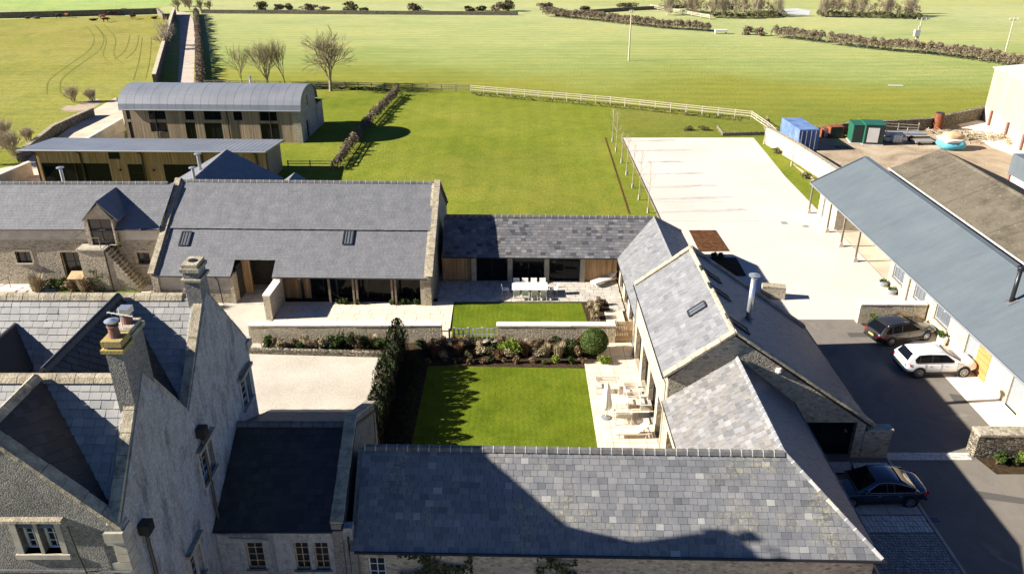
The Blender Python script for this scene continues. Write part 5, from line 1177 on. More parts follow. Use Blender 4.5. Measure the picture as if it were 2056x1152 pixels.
# ------------------------------------------------------------------ vehicles
def carpaint(name, c, rough=.22, coat=1.0, metal=0.0):
    n = N(name, rough, .5, metal); n.b.inputs['Coat Weight'].default_value = coat; n.b.inputs['Coat Roughness'].default_value = .03; return n.col(c)
carpaint('paint_white', (.78, .78, .78)); carpaint('paint_graphite', (.035, .033, .032), .3, 1, .3); carpaint('paint_navy', (.006, .01, .028), .25)
n = N('car_glass', .05, .3); n.b.inputs['IOR'].default_value = 1.22; n.col((.004, .005, .007)); n = N('tyre', .85, .2); n.col((.015, .015, .015)); n = N('alloy', .3, .5, .8); n.col((.35, .35, .36))
n = N('tail_red', .25, .5); n.col((.35, .01, .015)); n = N('lamp_clear', .1, .6); n.col((.6, .62, .65)); n = N('chrome', .15, .5, 1); n.col((.7, .7, .72)); n = N('plate', .5, .3); n.col((.6, .5, .12))
def car(name, loc, rz, L_, Wd, Hh, wb, paint, label, style):
    e = thing(name, (loc[0], loc[1], .014), label, 'car', 'cars parked by the buildings', rz)
    hw = Wd/2; suv = style == 'suv'; wr = .37 if suv else .335; lift = .04 if suv else 0
    belt = 1.06 if suv else .9
    if style == 'sedan': st = [(-.5, .5, .72, .78, .62), (-.492, .36, .84, .9, .8), (-.46, .28, .93, 1.0, .92), (-.36, .24, .96, 1.03, .98), (-.15, .2, .93, .95, 1), (.1, .2, .91, .93, 1), (.2, .2, .9, .95, 1), (.32, .22, .84, .91, .98), (.43, .26, .74, .8, .9), (.485, .32, .62, .68, .76), (.5, .4, .55, .58, .6)]
    else: st = [(-.5, .48, .8, .84, .72), (-.492, .36, .94, 1.0, .86), (-.45, .28, 1.0, 1.04, .95), (-.35, .24, .99, 1.02, .99), (-.15, .22, .96, .98, 1), (.1, .22, .95, .97, 1), (.2, .22, .94, 1.0, 1), (.33, .24, .9, .97, .98), (.43, .27, .82, .88, .91), (.485, .33, .68, .74, .78), (.5, .42, .6, .64, .62)]
    if suv: st = [(-.5, .55, .8, .86, .74), (-.493, .4, .98, 1.02, .88), (-.46, .3, 1.02, 1.05, .96), (-.35, .26, 1.0, 1.02, 1), (-.15, .24, .98, 1.0, 1), (.1, .24, .97, .99, 1), (.2, .24, .96, 1.02, 1), (.33, .26, .93, 1.01, .98), (.43, .3, .87, .95, .93), (.485, .36, .72, .8, .82), (.5, .46, .6, .66, .66)]
    k_ = belt/.98 if suv else belt/.96; m = MB(); ns = 7
    for (x, zl, zb, zt, w) in st:
        zl, zb, zt, w = zl+lift, zb*k_, zt*k_, w*hw
        half = [(0, zl), (.8*w, zl), (.97*w, zl+.1), (w, (zl+zb)*.5), (.965*w, zb-.02), (.82*w, zt), (0, zt+.025)]
        m.v += [(x*L_, -a, b) for a, b in half]+[(x*L_, a, b) for a, b in half[-2:0:-1]]
    n_ = 12
    for i in range(len(st)-1):
        for k in range(n_):
            a, b = i*n_+k, i*n_+(k+1) % n_; m.f.append((a, b, b+n_, a+n_)); m.r.append(0); m.mi.append(0)
    m.f += [tuple(range(n_-1, -1, -1)), tuple(range((len(st)-1)*n_, len(st)*n_))]; m.r += [0, 0]; m.mi += [0, 0]
    b = m.build('body', paint, e, smooth=True); sm = b.modifiers.new('s', 'SUBSURF'); sm.levels = sm.render_levels = 2
    # greenhouse: painted shell with the glass laid on it
    if style == 'sedan': xs = (-.4, -.17, .04, .25); rg, zq = .3, .12
    elif suv: xs = (-.49, -.4, .03, .26); rg, zq = .5, .25
    else: xs = (-.485, -.37, .04, .26); rg, zq = .42, .22
    zb = belt-.05; zt = Hh; wb_, wt = hw*.95, hw*.7
    X = [x*L_ for x in xs]; fz = lambda f: zb+(zt-zb)*f; fw_ = lambda f: wb_+(wt-wb_)*f
    stn = [(X[0], .04), (X[0]+(X[1]-X[0])*.5, .55), (X[1], .95), ((X[1]*2+X[2])/3, 1.0), ((X[1]+X[2]*2)/3, 1.0), (X[2], .96), (X[2]+(X[3]-X[2])*.5, .52), (X[3], .03)]
    m = MB()
    for x, f in stn:
        half = [(wb_, zb-.03), (fw_(f*.5), fz(f*.5)), (fw_(f*.9), fz(f*.88)), (fw_(f)*.88, fz(f)), (fw_(f)*.45, fz(f)+.03*f), (0, fz(f)+.04*f)]
        m.v += [(x, -y, z) for y, z in half]+[(x, y, z) for y, z in half[-2::-1]]
    for i in range(len(stn)-1):
        for k in range(10): m.f.append((i*11+k, i*11+k+1, (i+1)*11+k+1, (i+1)*11+k)); m.r.append(0); m.mi.append(0)
    rp_ = m.build('roof', paint, e, smooth=True); rp_.modifiers.new('s', 'SUBSURF').render_levels = 2
    b0, b1, bw_, bz = X[0], X[3], wb_, zb; t0, t1, tw, tz = X[1], X[2], wt, zt-.05
    for nm, xa_, xb2, ins in (('windscreen', X[3], X[2], 1), ('rear_window', X[0], X[1], -1)):
        f0, f1 = (.1, .9) if ins == 1 else (.2 if suv else .12, .86)
        p = lambda f, sg, kk: Vector((xa_+(xb2-xa_)*f, sg*fw_(f)*kk, fz(f)+.035*f))
        q = [p(f0, -1, .84), p(f0, 1, .84), p((f0+f1)/2, 1, .83), p(f1, 1, .8), p(f1, -1, .8), p((f0+f1)/2, -1, .83)]
        nn_ = (q[1]-q[0]).cross(q[3]-q[0]).normalized(); nn_ = nn_ if nn_.z > 0 else -nn_
        m = MB(); m.prism([v+nn_*.004 for v in q], nn_*.016); m.build(nm, 'car_glass', e)
    for sg in (-1, 1):
        S_ = lambda x, f, o=0: Vector((x, sg*(fw_(f)+.004+o), fz(f)))
        pl = [S_(X[0]+rg+.04, .12), S_(X[3]-.42, .12), S_(X[2]+.0, .8), S_((X[1]+X[2])/2, .85), S_(X[1]+zq+.08, .8), S_(X[0]+rg-.02, .4)]
        m = MB(); m.prism(pl, (0, sg*.014, 0)); m.build('side_window', 'car_glass', e)
        xb = X[1]*.42+X[2]*.58; m = MB()
        for x in (xb, X[1]*.86+X[2]*.14+.1): m.beam(S_(x-.04, .1, .012), S_(x+.02, .8, .012), .05, .012, (0, sg, 0))
        m.build('pillar', 'black_metal', e)
        m = MB(); m.tube([S_(X[0]+rg, .1, .02), S_(X[3]-.4, .1, .02)], .012, 5)
        if style == 'sedan': m.tube([S_(X[0]+rg, .1, .02), S_(X[0]+rg-.02, .42, .02), S_(X[1]+zq, .82, .02), S_((X[1]+X[2])/2, .88, .02), S_(X[2], .82, .02), S_(X[3]-.4, .1, .02)], .014, 5)
        m.build('window_trim', 'chrome' if style == 'sedan' else 'black_metal', e)
        if style != 'sedan':
            m = MB(); m.tube([(t0+.15, sg*tw*.9, tz+.04), (t0+.3, sg*tw*.9, tz+.1), (t1-.4, sg*tw*.9, tz+.1), (t1-.2, sg*tw*.9, tz+.04)], .016, 5); m.build('roof_rail', 'chrome', e)
        for xx in (.02*L_, -.19*L_):
            m = MB(); m.beam((xx-.1, sg*(hw*.985), belt-.16), (xx+.1, sg*(hw*.985), belt-.16), .035, .03); m.build('door_handle', 'chrome' if style == 'sedan' else paint, e)
        m = MB(); 
        for xx in (.2*L_, -.02*L_, -.235*L_): m.beam((xx, sg*(hw+.001), .38), (xx-.02, sg*(hw*.975), belt-.04), .012, .012)
        m.beam((-.26*L_, sg*(hw-.002), .3+lift), (.24*L_, sg*(hw-.002), .3+lift), .03, .1); m.build('door_seam', 'black_metal', e)
        m = MB(); q = (X[3]-.5, sg*(bw_+.1), bz+.14); m.lathe((q[0], q[1], q[2]-.07), [(.04, 0), (.1, .03), (.1, .12), (.05, .15)], 8); m.beam((X[3]-.5, sg*bw_*.97, bz+.08), (q[0], q[1], q[2]-.03), .05, .03); m.build('mirror', paint, e)
        m = MB(); m.prism([(-L_*.497, sg*hw*.5, .78*k_), (-L_*.497, sg*hw*.83, .74*k_), (-L_*.497, sg*hw*.83, .9*k_), (-L_*.497, sg*hw*.5, .88*k_)], (.05, 0, 0)); m.prism([(-L_*.49, sg*hw*.8, .76*k_), (-L_*.43, sg*hw*.975, .76*k_), (-L_*.43, sg*hw*.97, .89*k_), (-L_*.49, sg*hw*.8, .89*k_)], (-.02, 0, 0)); m.build('taillight', 'tail_red', e)
        m = MB(); m.prism([(L_*.47, sg*hw*.58, .62*k_), (L_*.455, sg*hw*.88, .64*k_), (L_*.43, sg*hw*.88, .76*k_), (L_*.465, sg*hw*.58, .74*k_)], (.03, 0, .01)); m.build('headlight', 'lamp_clear', e)
        for xx in (-.5*L_+(L_-wb)*.49, -.5*L_+(L_-wb)*.49+wb):
            m = MB(); y_ = sg*(hw-.005)
            def disc(m, y, r0, r1, seg=24, th=.02, mi=0):
                vs = [(xx+r*math.cos(2*math.pi*k/seg), yy, wr+r*math.sin(2*math.pi*k/seg)) for yy in (y, y-sg*th) for r in (r1, r0) for k in range(seg)]
                fs = []
                for k in range(seg):
                    j = (k+1) % seg; fs += [(k, j, seg+j, seg+k), (2*seg+k, 3*seg+k, 3*seg+j, 2*seg+j), (k, 2*seg+k, 2*seg+j, j), (seg+k, seg+j, 3*seg+j, 3*seg+k)]
                m.add(vs, fs)
            disc(m, y_+sg*.004, .02, wr+.06, th=.14); m.build('wheel_arch', 'black_metal', e)
            m = MB(); disc(m, y_+sg*.02, wr*.66, wr, th=.2); w_ = m.build('wheel', 'tyre', e)
            m = MB(); disc(m, y_+sg*.024, wr*.6, wr*.69, th=.05); disc(m, y_+sg*.02, .01, wr*.17, th=.05)
            for k in range(10):
                t = 2*math.pi*k/10; m.beam((xx+.05*math.cos(t), y_+sg*.015, wr+.05*math.sin(t)), (xx+wr*.63*math.cos(t), y_+sg*.012, wr+wr*.63*math.sin(t)), .035, .02, (0, 1, 0))
            m.build('rim', 'alloy', w_)
    m = MB(); m.box(-L_*.5-.004, -.26, .62*k_, -L_*.5+.03, .26, .73*k_); m.build('number_plate', 'plate', e)
    m = MB(); m.box(-L_*.497, -hw*.8, .3+lift, -L_*.49+.06, hw*.8, .42+lift); m.build('bumper', 'black_metal', e)
    m = MB(); m.box(L_*.49, -.42, .42, L_*.5+.006, .42, .62); m.build('grille', 'black_metal', e)
    # split lines: dashboard edge of the windscreen wiper cowl
    m = MB(); m.beam((b1-.02, -bw_*.72, bz+.06), (b1-.02, bw_*.72, bz+.06), .07, .02); m.build('wiper_cowl', 'black_metal', e)
    return e
car('parked_car', (27.0, 43.75), math.radians(2), 4.72, 1.9, 1.66, 2.87, 'paint_white', 'white SUV parked nose to the pale barn wall in the sun', 'suv')
ga, gb = G(1793, 697), G(1863, 682)
hd = math.atan2(gb.y-ga.y, gb.x-ga.x); cxy = (ga+gb)/2+Vector((-math.sin(hd), math.cos(hd), 0))*.92
car('parked_car', (cxy.x-.1, cxy.y), hd*.8, 4.8, 1.84, 1.48, 2.83, 'paint_graphite', 'dark graphite estate car parked behind the white SUV, tail lights to the left', 'estate')
gc = G(1823, 1020)
car('parked_car', (gc.x-1.45, gc.y+.93), math.pi+.02, 4.85, 1.88, 1.46, 2.95, 'paint_navy', 'dark navy saloon car with chrome window trim on the shaded cobbles', 'sedan')

q = G(1871, 1044); t = thing('drain_cover', (q.x, q.y, .014), 'dark slotted drain cover in the shaded tarmac beside the navy saloon', 'drain cover')
m = MB(); m.box(-.35, -.25, 0, .35, .25, .012); m.build('frame', 'grey_pipe', t); m = MB()
for i in range(6): m.box(-.3+i*.11, -.2, .012, -.23+i*.11, .2, .022)
m.build('grate', 'black_metal', t)
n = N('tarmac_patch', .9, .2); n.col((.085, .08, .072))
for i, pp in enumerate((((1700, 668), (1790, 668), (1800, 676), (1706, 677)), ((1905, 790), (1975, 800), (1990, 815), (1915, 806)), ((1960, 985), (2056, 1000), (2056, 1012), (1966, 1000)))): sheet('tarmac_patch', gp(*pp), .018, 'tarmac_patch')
# ------------------------------------------------------------------ garden furniture
def chair(loc, rz, label, group='white dining chairs round the patio table'):
    e = thing('dining_chair', loc, label, 'chair', group, rz)
    m = MB(); m.box(-.24, -.24, .43, .24, .24, .47); m.build('seat', 'white_cushion', e)
    m = MB(); m.prism([(-.24, .22, .47), (.24, .22, .47), (.24, .3, .86), (-.24, .3, .86)], (0, .025, 0)); m.build('backrest', 'white_cushion', e)
    for sx in (-1, 1):
        for sy in (-1, 1): m = MB(); m.tube([(sx*.22, sy*.22, .44), (sx*.24, sy*.25, .05)], .016, 5); m.build('leg', 'white_paint', e)
tp = [G(1029, 567, .76), G(1099, 567, .76), G(1100, 582, .76), G(1028, 582, .76)]
tx0, tx1, ty0, ty1 = tp[3].x, tp[2].x, tp[3].y, tp[0].y
e = thing('dining_table', ((tx0+tx1)/2, (ty0+ty1)/2, .05), 'long white outdoor dining table with chairs tucked in on the patio', 'table'); o0 = Vector(e.location)
m = MB(); m.box(tx0-o0.x, ty0-o0.y, .69, tx1-o0.x, ty1-o0.y, .73); m.build('tabletop', 'white_cushion', e)
for sx in (-1, 1):
    for sy in (-1, 1): m = MB(); x_, y_ = sx*((tx1-tx0)/2-.15), sy*((ty1-ty0)/2-.1); m.box(x_-.035, y_-.035, 0, x_+.035, y_+.035, .69); m.build('leg', 'white_paint', e)
ords = ['leftmost', 'second from the left', 'third from the left', 'rightmost']
for i in range(4):
    x = tx0+(tx1-tx0)*(i+.5)/4
    chair((x, ty0-.22, .05), math.pi, 'pale dining chair on the near side of the patio table, %s' % ords[i]); chair((x, ty1+.2, .05), 0, 'pale dining chair on the far side of the patio table, %s' % ords[i])
chair((tx1+.5, (ty0+ty1)/2+.1, .05), -math.pi/2, 'white dining chair at the right head of the patio table'); chair((tx0-.5, (ty0+ty1)/2+.1, .05), math.pi/2, 'dining chair at the left head of the patio table')
def lounger(loc, rz, label, mat, slat=False, L_=2.0):
    e = thing('sun_lounger', loc, label, 'sun lounger', None, rz)
    m = MB()
    for sy in (-1, 1): m.beam((0, sy*.3, .3), (L_, sy*.3, .3), .04, .07)
    m.beam((.02, -.3, .3), (.02, .3, .3), .04, .07); m.beam((L_-.02, -.3, .3), (L_-.02, .3, .3), .04, .07)
    for x in (.8, 1.95): m.beam((x, -.2, .28), (x-.1, -.2, .75) if 0 else (x, -.2, .3), .03, .03)
    m.build('frame', 'teak_grey' if slat else 'white_paint', e)
    for x in (.2, L_-.25):
        for sy in (-1, 1): m = MB(); m.box(x-.03, sy*.28-.03, 0, x+.03, sy*.28+.03, .28); m.build('leg', 'teak_grey' if slat else 'white_paint', e)
    a = math.radians(38); x0 = L_*.62
    if slat:
        for i in range(13): m = MB(); m.box(.03+i*.093, -.3, .33, .1+i*.093, .3, .355); m.build('slat', mat, e)
        for i in range(8):
            m = MB(); u = .04+i*.095; p, q = (x0+u*math.cos(a), u*math.sin(a)+.35), (x0+(u+.07)*math.cos(a), (u+.07)*math.sin(a)+.35)
            m.beam((p[0], 0, p[1]), (q[0], 0, q[1]), .6, .025); m.build('slat', mat, e)
    else:
        m = MB(); m.box(0, -.31, .33, x0, .31, .42); o = m.build('cushion', mat, e); bevel(o, .03)
        m = MB(); m.beam((x0, 0, .38), (x0+.82*math.cos(a), 0, .38+.82*math.sin(a)), .62, .09); o = m.build('back_cushion', mat, e); bevel(o, .03)
    m = MB(); m.tube([(x0+.6*math.cos(a), 0, .33+.6*math.sin(a)), (x0+.75, 0, .3)], .02, 5); m.build('prop', 'teak_grey' if slat else 'white_paint', e)
f0, f1 = G(1190, 577), G(1236, 562)
lounger((f0.x, f0.y, .05), math.atan2(f1.y-f0.y, f1.x-f0.x), 'white cushioned sun lounger by the timber panel at the right end of the patio', 'white_cushion', L_=(f1-f0).length+.2)
f0, f1 = G(1234, 876), G(1303, 874)
lounger((f0.x, f0.y, .05), 0.02, 'pale slatted timber sun lounger at the near end of the terrace', 'teak_grey', True, L_=1.95)
def bench(loc, rz, w, label, name='garden_bench', cat='bench', back=True):
    e = thing(name, loc, label, cat, 'slatted teak furniture on the terrace', rz)
    for i in range(6): m = MB(); m.box(-w/2, -.3+i*.1, .38, w/2, -.23+i*.1, .41); m.build('slat', 'teak_grey', e)
    if back:
        for i in range(4): m = MB(); m.box(-w/2, .32+i*.025, .48+i*.1, w/2, .345+i*.025, .55+i*.1); m.build('back_slat', 'teak_grey', e)
    for sx in (-1, 1):
        for sy in (-.28, .34): m = MB(); m.box(sx*(w/2)-.03, sy-.03, 0, sx*(w/2)+.03, sy+.03, .9 if (sy > 0 and back) else .6); m.build('leg', 'teak_grey', e)
        m = MB(); m.box(sx*(w/2)-.04, -.34, .6, sx*(w/2)+.04, .38, .64); m.build('armrest', 'teak_grey', e)
def G2(px, py, z=.05): q = G(px, py, z); return (q.x, q.y, z)
bench(G2(1219, 786), 0, 1.35, 'wide slatted bench at the far end of the terrace seating group')
bench(G2(1266, 798), 0, .75, 'slatted armchair, farther of the two right of the folded parasol', 'armchair', 'chair')
bench(G2(1272, 818), 0, .75, 'slatted armchair, nearer of the two right of the folded parasol', 'armchair', 'chair')
bench(G2(1250, 846), math.pi, .9, 'slatted armchair seen from behind, closest to the timber lounger', 'armchair', 'chair')
q = G2(1247, 814); e = thing('low_table', q, 'low square teak table in the middle of the terrace seating group', 'table')
for i in range(6): m = MB(); m.box(-.36+i*.12, -.36, .36, -.26+i*.12, .36, .39); m.build('slat', 'teak_grey', e)
for sx in (-.32, .32):
    for sy in (-.32, .32): m = MB(); m.box(sx-.03, sy-.03, 0, sx+.03, sy+.03, .36); m.build('leg', 'teak_grey', e)
q = G2(1294, 812); e = thing('side_bench', q, 'grey topped low bench against the glazed barn wall on the terrace', 'bench')
m = MB(); m.box(-.3, -.75, .4, .3, .75, .45); m.build('seat', 'sandstone_grey', e)
for sy in (-.6, .6): m = MB(); m.box(-.25, sy-.04, 0, .25, sy+.04, .4); m.build('leg', 'teak_grey', e)
q = G2(1216, 838); e = thing('closed_parasol', q, 'folded white parasol standing over the terrace seats', 'parasol')
m = MB(); R_ = random.Random(5); prof = [(.05, .55), (.22, .62), (.26, .9), (.2, 1.5), (.13, 2.1), (.03, 2.4)]; vs = []; sg_ = 18
for r, z in prof:
    for k in range(sg_): t = 2*math.pi*k/sg_; rr = r*(1+.28*math.cos(k*math.pi)+.1*math.sin(z*3+k)); vs.append((rr*math.cos(t), rr*math.sin(t), z))
m.add(vs, [(i*sg_+k, i*sg_+(k+1) % sg_, (i+1)*sg_+(k+1) % sg_, (i+1)*sg_+k) for i in range(5) for k in range(sg_)]); m.build('canopy', 'white_cushion', e, smooth=True)
m = MB(); m.tube([(0, 0, 0), (0, 0, 2.48)], .025, 8); m.build('pole', 'teak_grey', e); m = MB(); m.lathe((0, 0, 0), [(.28, 0), (.28, .06), (.06, .09)], 16); m.build('base', 'grey_pipe', e)
# hatch box by the cottage door
q = atY(155, 560, 55.6); e = thing('timber_porch_box', (q.x, 55.3, 0), 'new timber bin store with sloping lid below the cottage doorway', 'box')
m = MB(); m.prism([(-.55, 0, 0), (-.55, .8, 0), (-.55, .8, 1.25), (-.55, 0, 1.0)], (1.1, 0, 0)); m.build('body', 'larch', e); m = MB(); m.prism([(-.6, -.06, 1.01), (.6, -.06, 1.01), (.6, .85, 1.29), (-.6, .85, 1.29)], (0, 0, .04)); m.build('lid', 'oak', e)
sheet('cottage_path', gp((-60, 585), (300, 583), (312, 572), (100, 566), (-60, 572)), .02, 'gravel_pale')
sheet('cottage_lawn', gp((115, 590), (275, 594), (282, 584), (122, 582)), .03, 'court_lawn')

def blob(name, c, r, mat, e, seed, amp=.15, seg=20, rings=10, sq=.8):
    R2 = random.Random(seed); ph = [R2.uniform(0, 6.28) for _ in range(6)]; vs = []; m = MB()
    for i in range(rings+1):
        a = math.pi*i/rings
        for k in range(seg):
            t = 2*math.pi*k/seg; f = 1+amp*(math.sin(3*t+ph[0])*math.sin(a)+.6*math.sin(7*t+ph[1]+4*a)*math.sin(a)+.5*math.sin(5*a+ph[2]))
            sx = abs(math.cos(t))**sq*(1 if math.cos(t) > 0 else -1); sy = abs(math.sin(t))**sq*(1 if math.sin(t) > 0 else -1)
            vs.append((c[0]+r[0]*f*sx*math.sin(a)**.6, c[1]+r[1]*f*sy*math.sin(a)**.6, c[2]+r[2]*f*math.cos(a)))
    m.add(vs, [(i*seg+k, i*seg+(k+1) % seg, (i+1)*seg+(k+1) % seg, (i+1)*seg+k) for i in range(rings) for k in range(seg)]); return m.build(name, mat, e, smooth=True)
# ------------------------------------------------------------------ farm yard things
plain('container_blue', (.12, .19, .36), .6, .3, 0, .35, .8); plain('cabinet_green', (.015, .095, .055), .5, .4, 0, .15, 1); plain('cabinet_dark', (.012, .02, .02), .5, .4, 0, .2, 1)
plain('rust', (.2, .07, .035), .9, .2, .2, .4, 3); plain('bag_blue', (.09, .38, .5), .6, .3, 0, .15, 3); plain('straw', (.45, .33, .2), .95, .1, 0, .2, 4); plain('panel_grey', (.45, .44, .43), .6, .3, 0, .08, 2); plain('galvanised', (.42, .43, .44), .4, .5, .5, .15, 3)
e = thing('shipping_container', (34.4, 93.8, 0), 'blue corrugated shipping container behind the sunlit orchard wall', 'container', rz=math.radians(3))
def corr(m, a, b, z0, z1, n, d, mi=0):
    a, b = Vector(a), Vector(b); t = (b-a).normalized(); nr = Vector((t.y, -t.x, 0))
    pts = []
    for i in range(n):
        for f, h in ((0, 0), (.3, 0), (.45, d), (.8, d)): pts.append(a+(b-a)*((i+f)/n)+nr*h)
    pts.append(b)
    for p, q_ in zip(pts, pts[1:]): m.add([(p.x, p.y, z0), (q_.x, q_.y, z0), (q_.x, q_.y, z1), (p.x, p.y, z1)], [(0, 1, 2, 3)])
m = MB(); corr(m, (0, 6, 0), (0, 0, 0), .1, 2.5, 20, -.04); corr(m, (2.4, 0, 0), (2.4, 6, 0), .1, 2.5, 20, -.04); corr(m, (2.4, 6, 0), (0, 6, 0), .1, 2.5, 8, -.04); m.build('side_wall', 'container_blue', e)
m = MB(); m.box(-.02, -.02, 2.5, 2.42, 6.02, 2.58); m.build('roof', 'container_blue', e)
m = MB()
for x in (-.03, 2.33): m.box(x, -.06, 0, x+.1, .06, 2.58); m.box(x, 5.94, 0, x+.1, 6.05, 2.58)
m.box(0, -.06, 0, 2.4, .06, .16); m.box(0, -.06, 2.42, 2.4, .06, 2.58); m.build('corner_frame', 'container_blue', e)
for k in range(2):
    m = MB(); m.box(.08+k*1.13, -.03, .16, 1.18+k*1.13, .02, 2.42); d_ = m.build('door', 'container_blue', e)
    for x in (.3, .85): m = MB(); m.tube([(x+k*1.13, -.07, .15), (x+k*1.13, -.07, 2.45)], .03, 6); m.build('locking_bar', 'galvanised', d_)
def cabinet(px0, px1, pyb, h, w, d, label, panel):
    q = G(px0, pyb); e = thing('green_cabinet', (q.x, q.y, 0), label, 'cabinet', 'green plant cabinets in the farm yard', math.radians(-9))
    m = MB(); m.box(0, 0, .1, w, d, h); o = m.build('body', 'cabinet_green', e); bevel(o, .03)
    m = MB(); m.box(.1, -.04, .2, w-.1, .02, h-.1); m.build('front', 'cabinet_dark', e)
    if panel: m = MB(); m.box(.35, -.07, .35, w*.72, -.03, h-.35); m.build('door', 'panel_grey', e)
    m = MB(); m.box(-.05, -.05, h, w+.05, d+.05, h+.05); m.build('lid', 'cabinet_green', e); m = MB(); m.box(-.1, -.1, 0, w+.1, d+.1, .1); m.build('plinth', 'mortar_white', e)
cabinet(1708, 1730, 288, 2.3, 1.6, 2.6, 'plain green plant cabinet, left of the pair by the boundary wall', False)
cabinet(1732, 1766, 291, 2.5, 2.3, 2.6, 'green plant cabinet with pale grey door, right of the pair', True)
for i, (px, py, lab) in enumerate(((1652, 277, 'pale fronted brown bin nearest the blue container'), (1665, 279, 'brown metal crate next to the green cabinets'))):
    q = G(px, py); e = thing('metal_crate', (q.x, q.y, 0), lab, 'crate', 'brown bins between container and cabinets', .1)
    m = MB(); m.box(0, 0, 0, 1.1+.7*i, 1.2, 1.15+.35*i); m.build('body', 'rust', e); m = MB(); m.box(.1, -.03, .12, .95+.6*i, 0, 1.05+.3*i); m.build('front', 'cabinet_dark' if i else 'panel_grey', e)
# flat trailer with side rails
qa, qb = G(1780, 288), G(1868, 290); e = thing('flatbed_trailer', (qa.x, qa.y, 0), 'flatbed trailer with pale ladder sides behind the white tank', 'trailer', rz=.04); Lx = (qb-qa).length
m = MB(); m.box(0, .6, .8, Lx, 2.9, .9); m.build('bed', 'galvanised', e)
for y in (.6, 2.9):
    for z in (1.15, 1.5): m = MB(); m.beam((0, y, z+.35*(1 if y > 2 else 0)), (Lx, y, z-.2*(1 if y < 1 else 0)), .05, .1); m.build('side_rail', 'fence_pale', e)
    for x in (0, Lx*.5, Lx): m = MB(); m.beam((x, y, .8), (x, y, 1.8), .07, .07); m.build('stake', 'fence_pale', e)
for x in (Lx*.3, Lx*.65):
    for y in (.75, 2.75):
        m = MB(); m.tube([(x, y-.1, .36), (x, y+.1, .36)], .36, 16); m.build('wheel', 'tyre', e)
m = MB(); m.tube([(0, 1.7, .7), (-1.6, 1.7, .55)], .06, 6); m.build('drawbar', 'galvanised', e)
q = G(1792, 289); e = thing('water_tank', (q.x, q.y, 0), 'white plastic tank cube standing in front of the flatbed trailer', 'tank')
m = MB(); m.box(0, 0, .15, 1.1, 1.0, 1.1); o = m.build('tank', 'white_paint', e); bevel(o, .08); m = MB()
for z in (.2, .5, .8, 1.08): m.beam((-.02, -.02, z), (1.12, -.02, z), .03, .03)
for x in (0, .37, .74, 1.1): m.beam((x, -.03, .1), (x, -.03, 1.1), .03, .03)
m.build('cage', 'galvanised', e)
for i, (px, py) in enumerate(((1781, 284), (1786, 279), (1812, 284))):
    q = G(px, py); e = thing('feed_sack', (q.x, q.y, 0), 'slumped white feed sack by the flatbed trailer, %s of three from the left' % ORD[i], 'sack', 'white sacks by the trailer'); blob('sack', (0, 0, .3), (.55, .42, .32), 'white_cushion', e, 20+i, .1); m = MB(); m.lathe((.45, 0, .45), [(.08, 0), (.04, .1), (.1, .2)], 8); m.build('tie', 'rust', e)
for i, (px, py) in enumerate(((1690, 296), (1858, 262))):
    q = G(px, py); e = thing('wooden_pallet', (q.x, q.y, 0), ['flat timber pallet lying in front of the brown crate', 'flat timber pallet lying left of the rusty burner'][i], 'pallet', 'pallets in the farm yard', .3+i)
    for k in range(6): m = MB(); m.box(-.6, -.5+k*.18, .12, .6, -.38+k*.18, .145); m.build('board', 'old_wood', e)
    for k in range(3): m = MB(); m.box(-.58+k*.53, -.5, 0, -.48+k*.53, .52, .12); m.build('bearer', 'old_wood', e)
q = G(1838, 292); e = thing('loading_ramp', (q.x, q.y, 0), 'grey metal ramp lying on the yard beside the blue bag', 'ramp', rz=.06)
m = MB(); m.box(0, 0, .35, 2.6, 1.3, .42); m.build('deck', 'galvanised', e); m = MB(); m.box(-.05, -.05, .25, 2.65, 0, .5); m.box(-.05, 1.3, .25, 2.65, 1.35, .5); m.build('side_frame', 'fence_pale', e)
for x in (.4, 2.2): m = MB(); m.tube([(x, -.1, .2), (x, .1, .2)], .2, 12); m.build('wheel', 'tyre', e)
q = G(1880, 262); e = thing('rusty_burner', (q.x, q.y, 0), 'upright rusty steel drum burner against the boundary wall', 'drum')
m = MB(); m.lathe((0, 0, 0), [(.5, 0), (.62, .1), (.62, 1.6), (.58, 1.62), (.58, 2.3)], 18); m.build('drum', 'rust', e); m = MB(); m.lathe((-.62, -.1, .8), [(.05, 0), (.2, .02), (.2, .28), (.05, .3)], 10); m.build('hatch', 'rust', e); m = MB(); m.lathe((0, 0, 2.29), [(.5, 0), (.5, .04)], 16); m.build('opening', 'black_metal', e)
q = G(1916, 303); e = thing('blue_tarpaulin_heap', (q.x, q.y, 0), 'bright blue sack heap with white folds and brown straw cap', 'sack')
blob('sack', (0, 1, .6), (1.5, 1.3, .66), 'bag_blue', e, 2, .035, 28, 10, .5); blob('liner', (-.1, 1, 1.15), (1.42, 1.22, .24), 'white_cushion', e, 3, .16, 40, 8, .6); blob('straw_cap', (.05, 1.1, 1.4), (1.15, .95, .6), 'straw', e, 4, .05, 28, 10, .6)
e = thing('brushwood_pile', (50, 100, 0), 'spread of cut branches and logs in front of the boundary wall', 'wood pile', rz=0); R_ = random.Random(8); m = MB(); lg = MB()
qq = G(1925, 272)
e.location = (qq.x, qq.y, 0)
for i in range(420):
    a = R_.uniform(0, 3.14); c = Vector((R_.uniform(-3.5, 7.5), 0, 0)); c.y = -.25*c.x+R_.gauss(0, 1.6)-.6; c.z = R_.uniform(.05, .75)*max(.2, 1-abs(c.y+.25*c.x+.6)/3.5); l = R_.uniform(.4, 1.6)
    d = Vector((math.cos(a), math.sin(a), R_.gauss(0, .15)))*l; m.tube([c-d*.5, c+Vector((0, 0, R_.gauss(0, .05))), c+d*.5], [.05, .035, .015], 4)
m.build('branches', 'bark_pale', e)['kind'] = 'stuff'
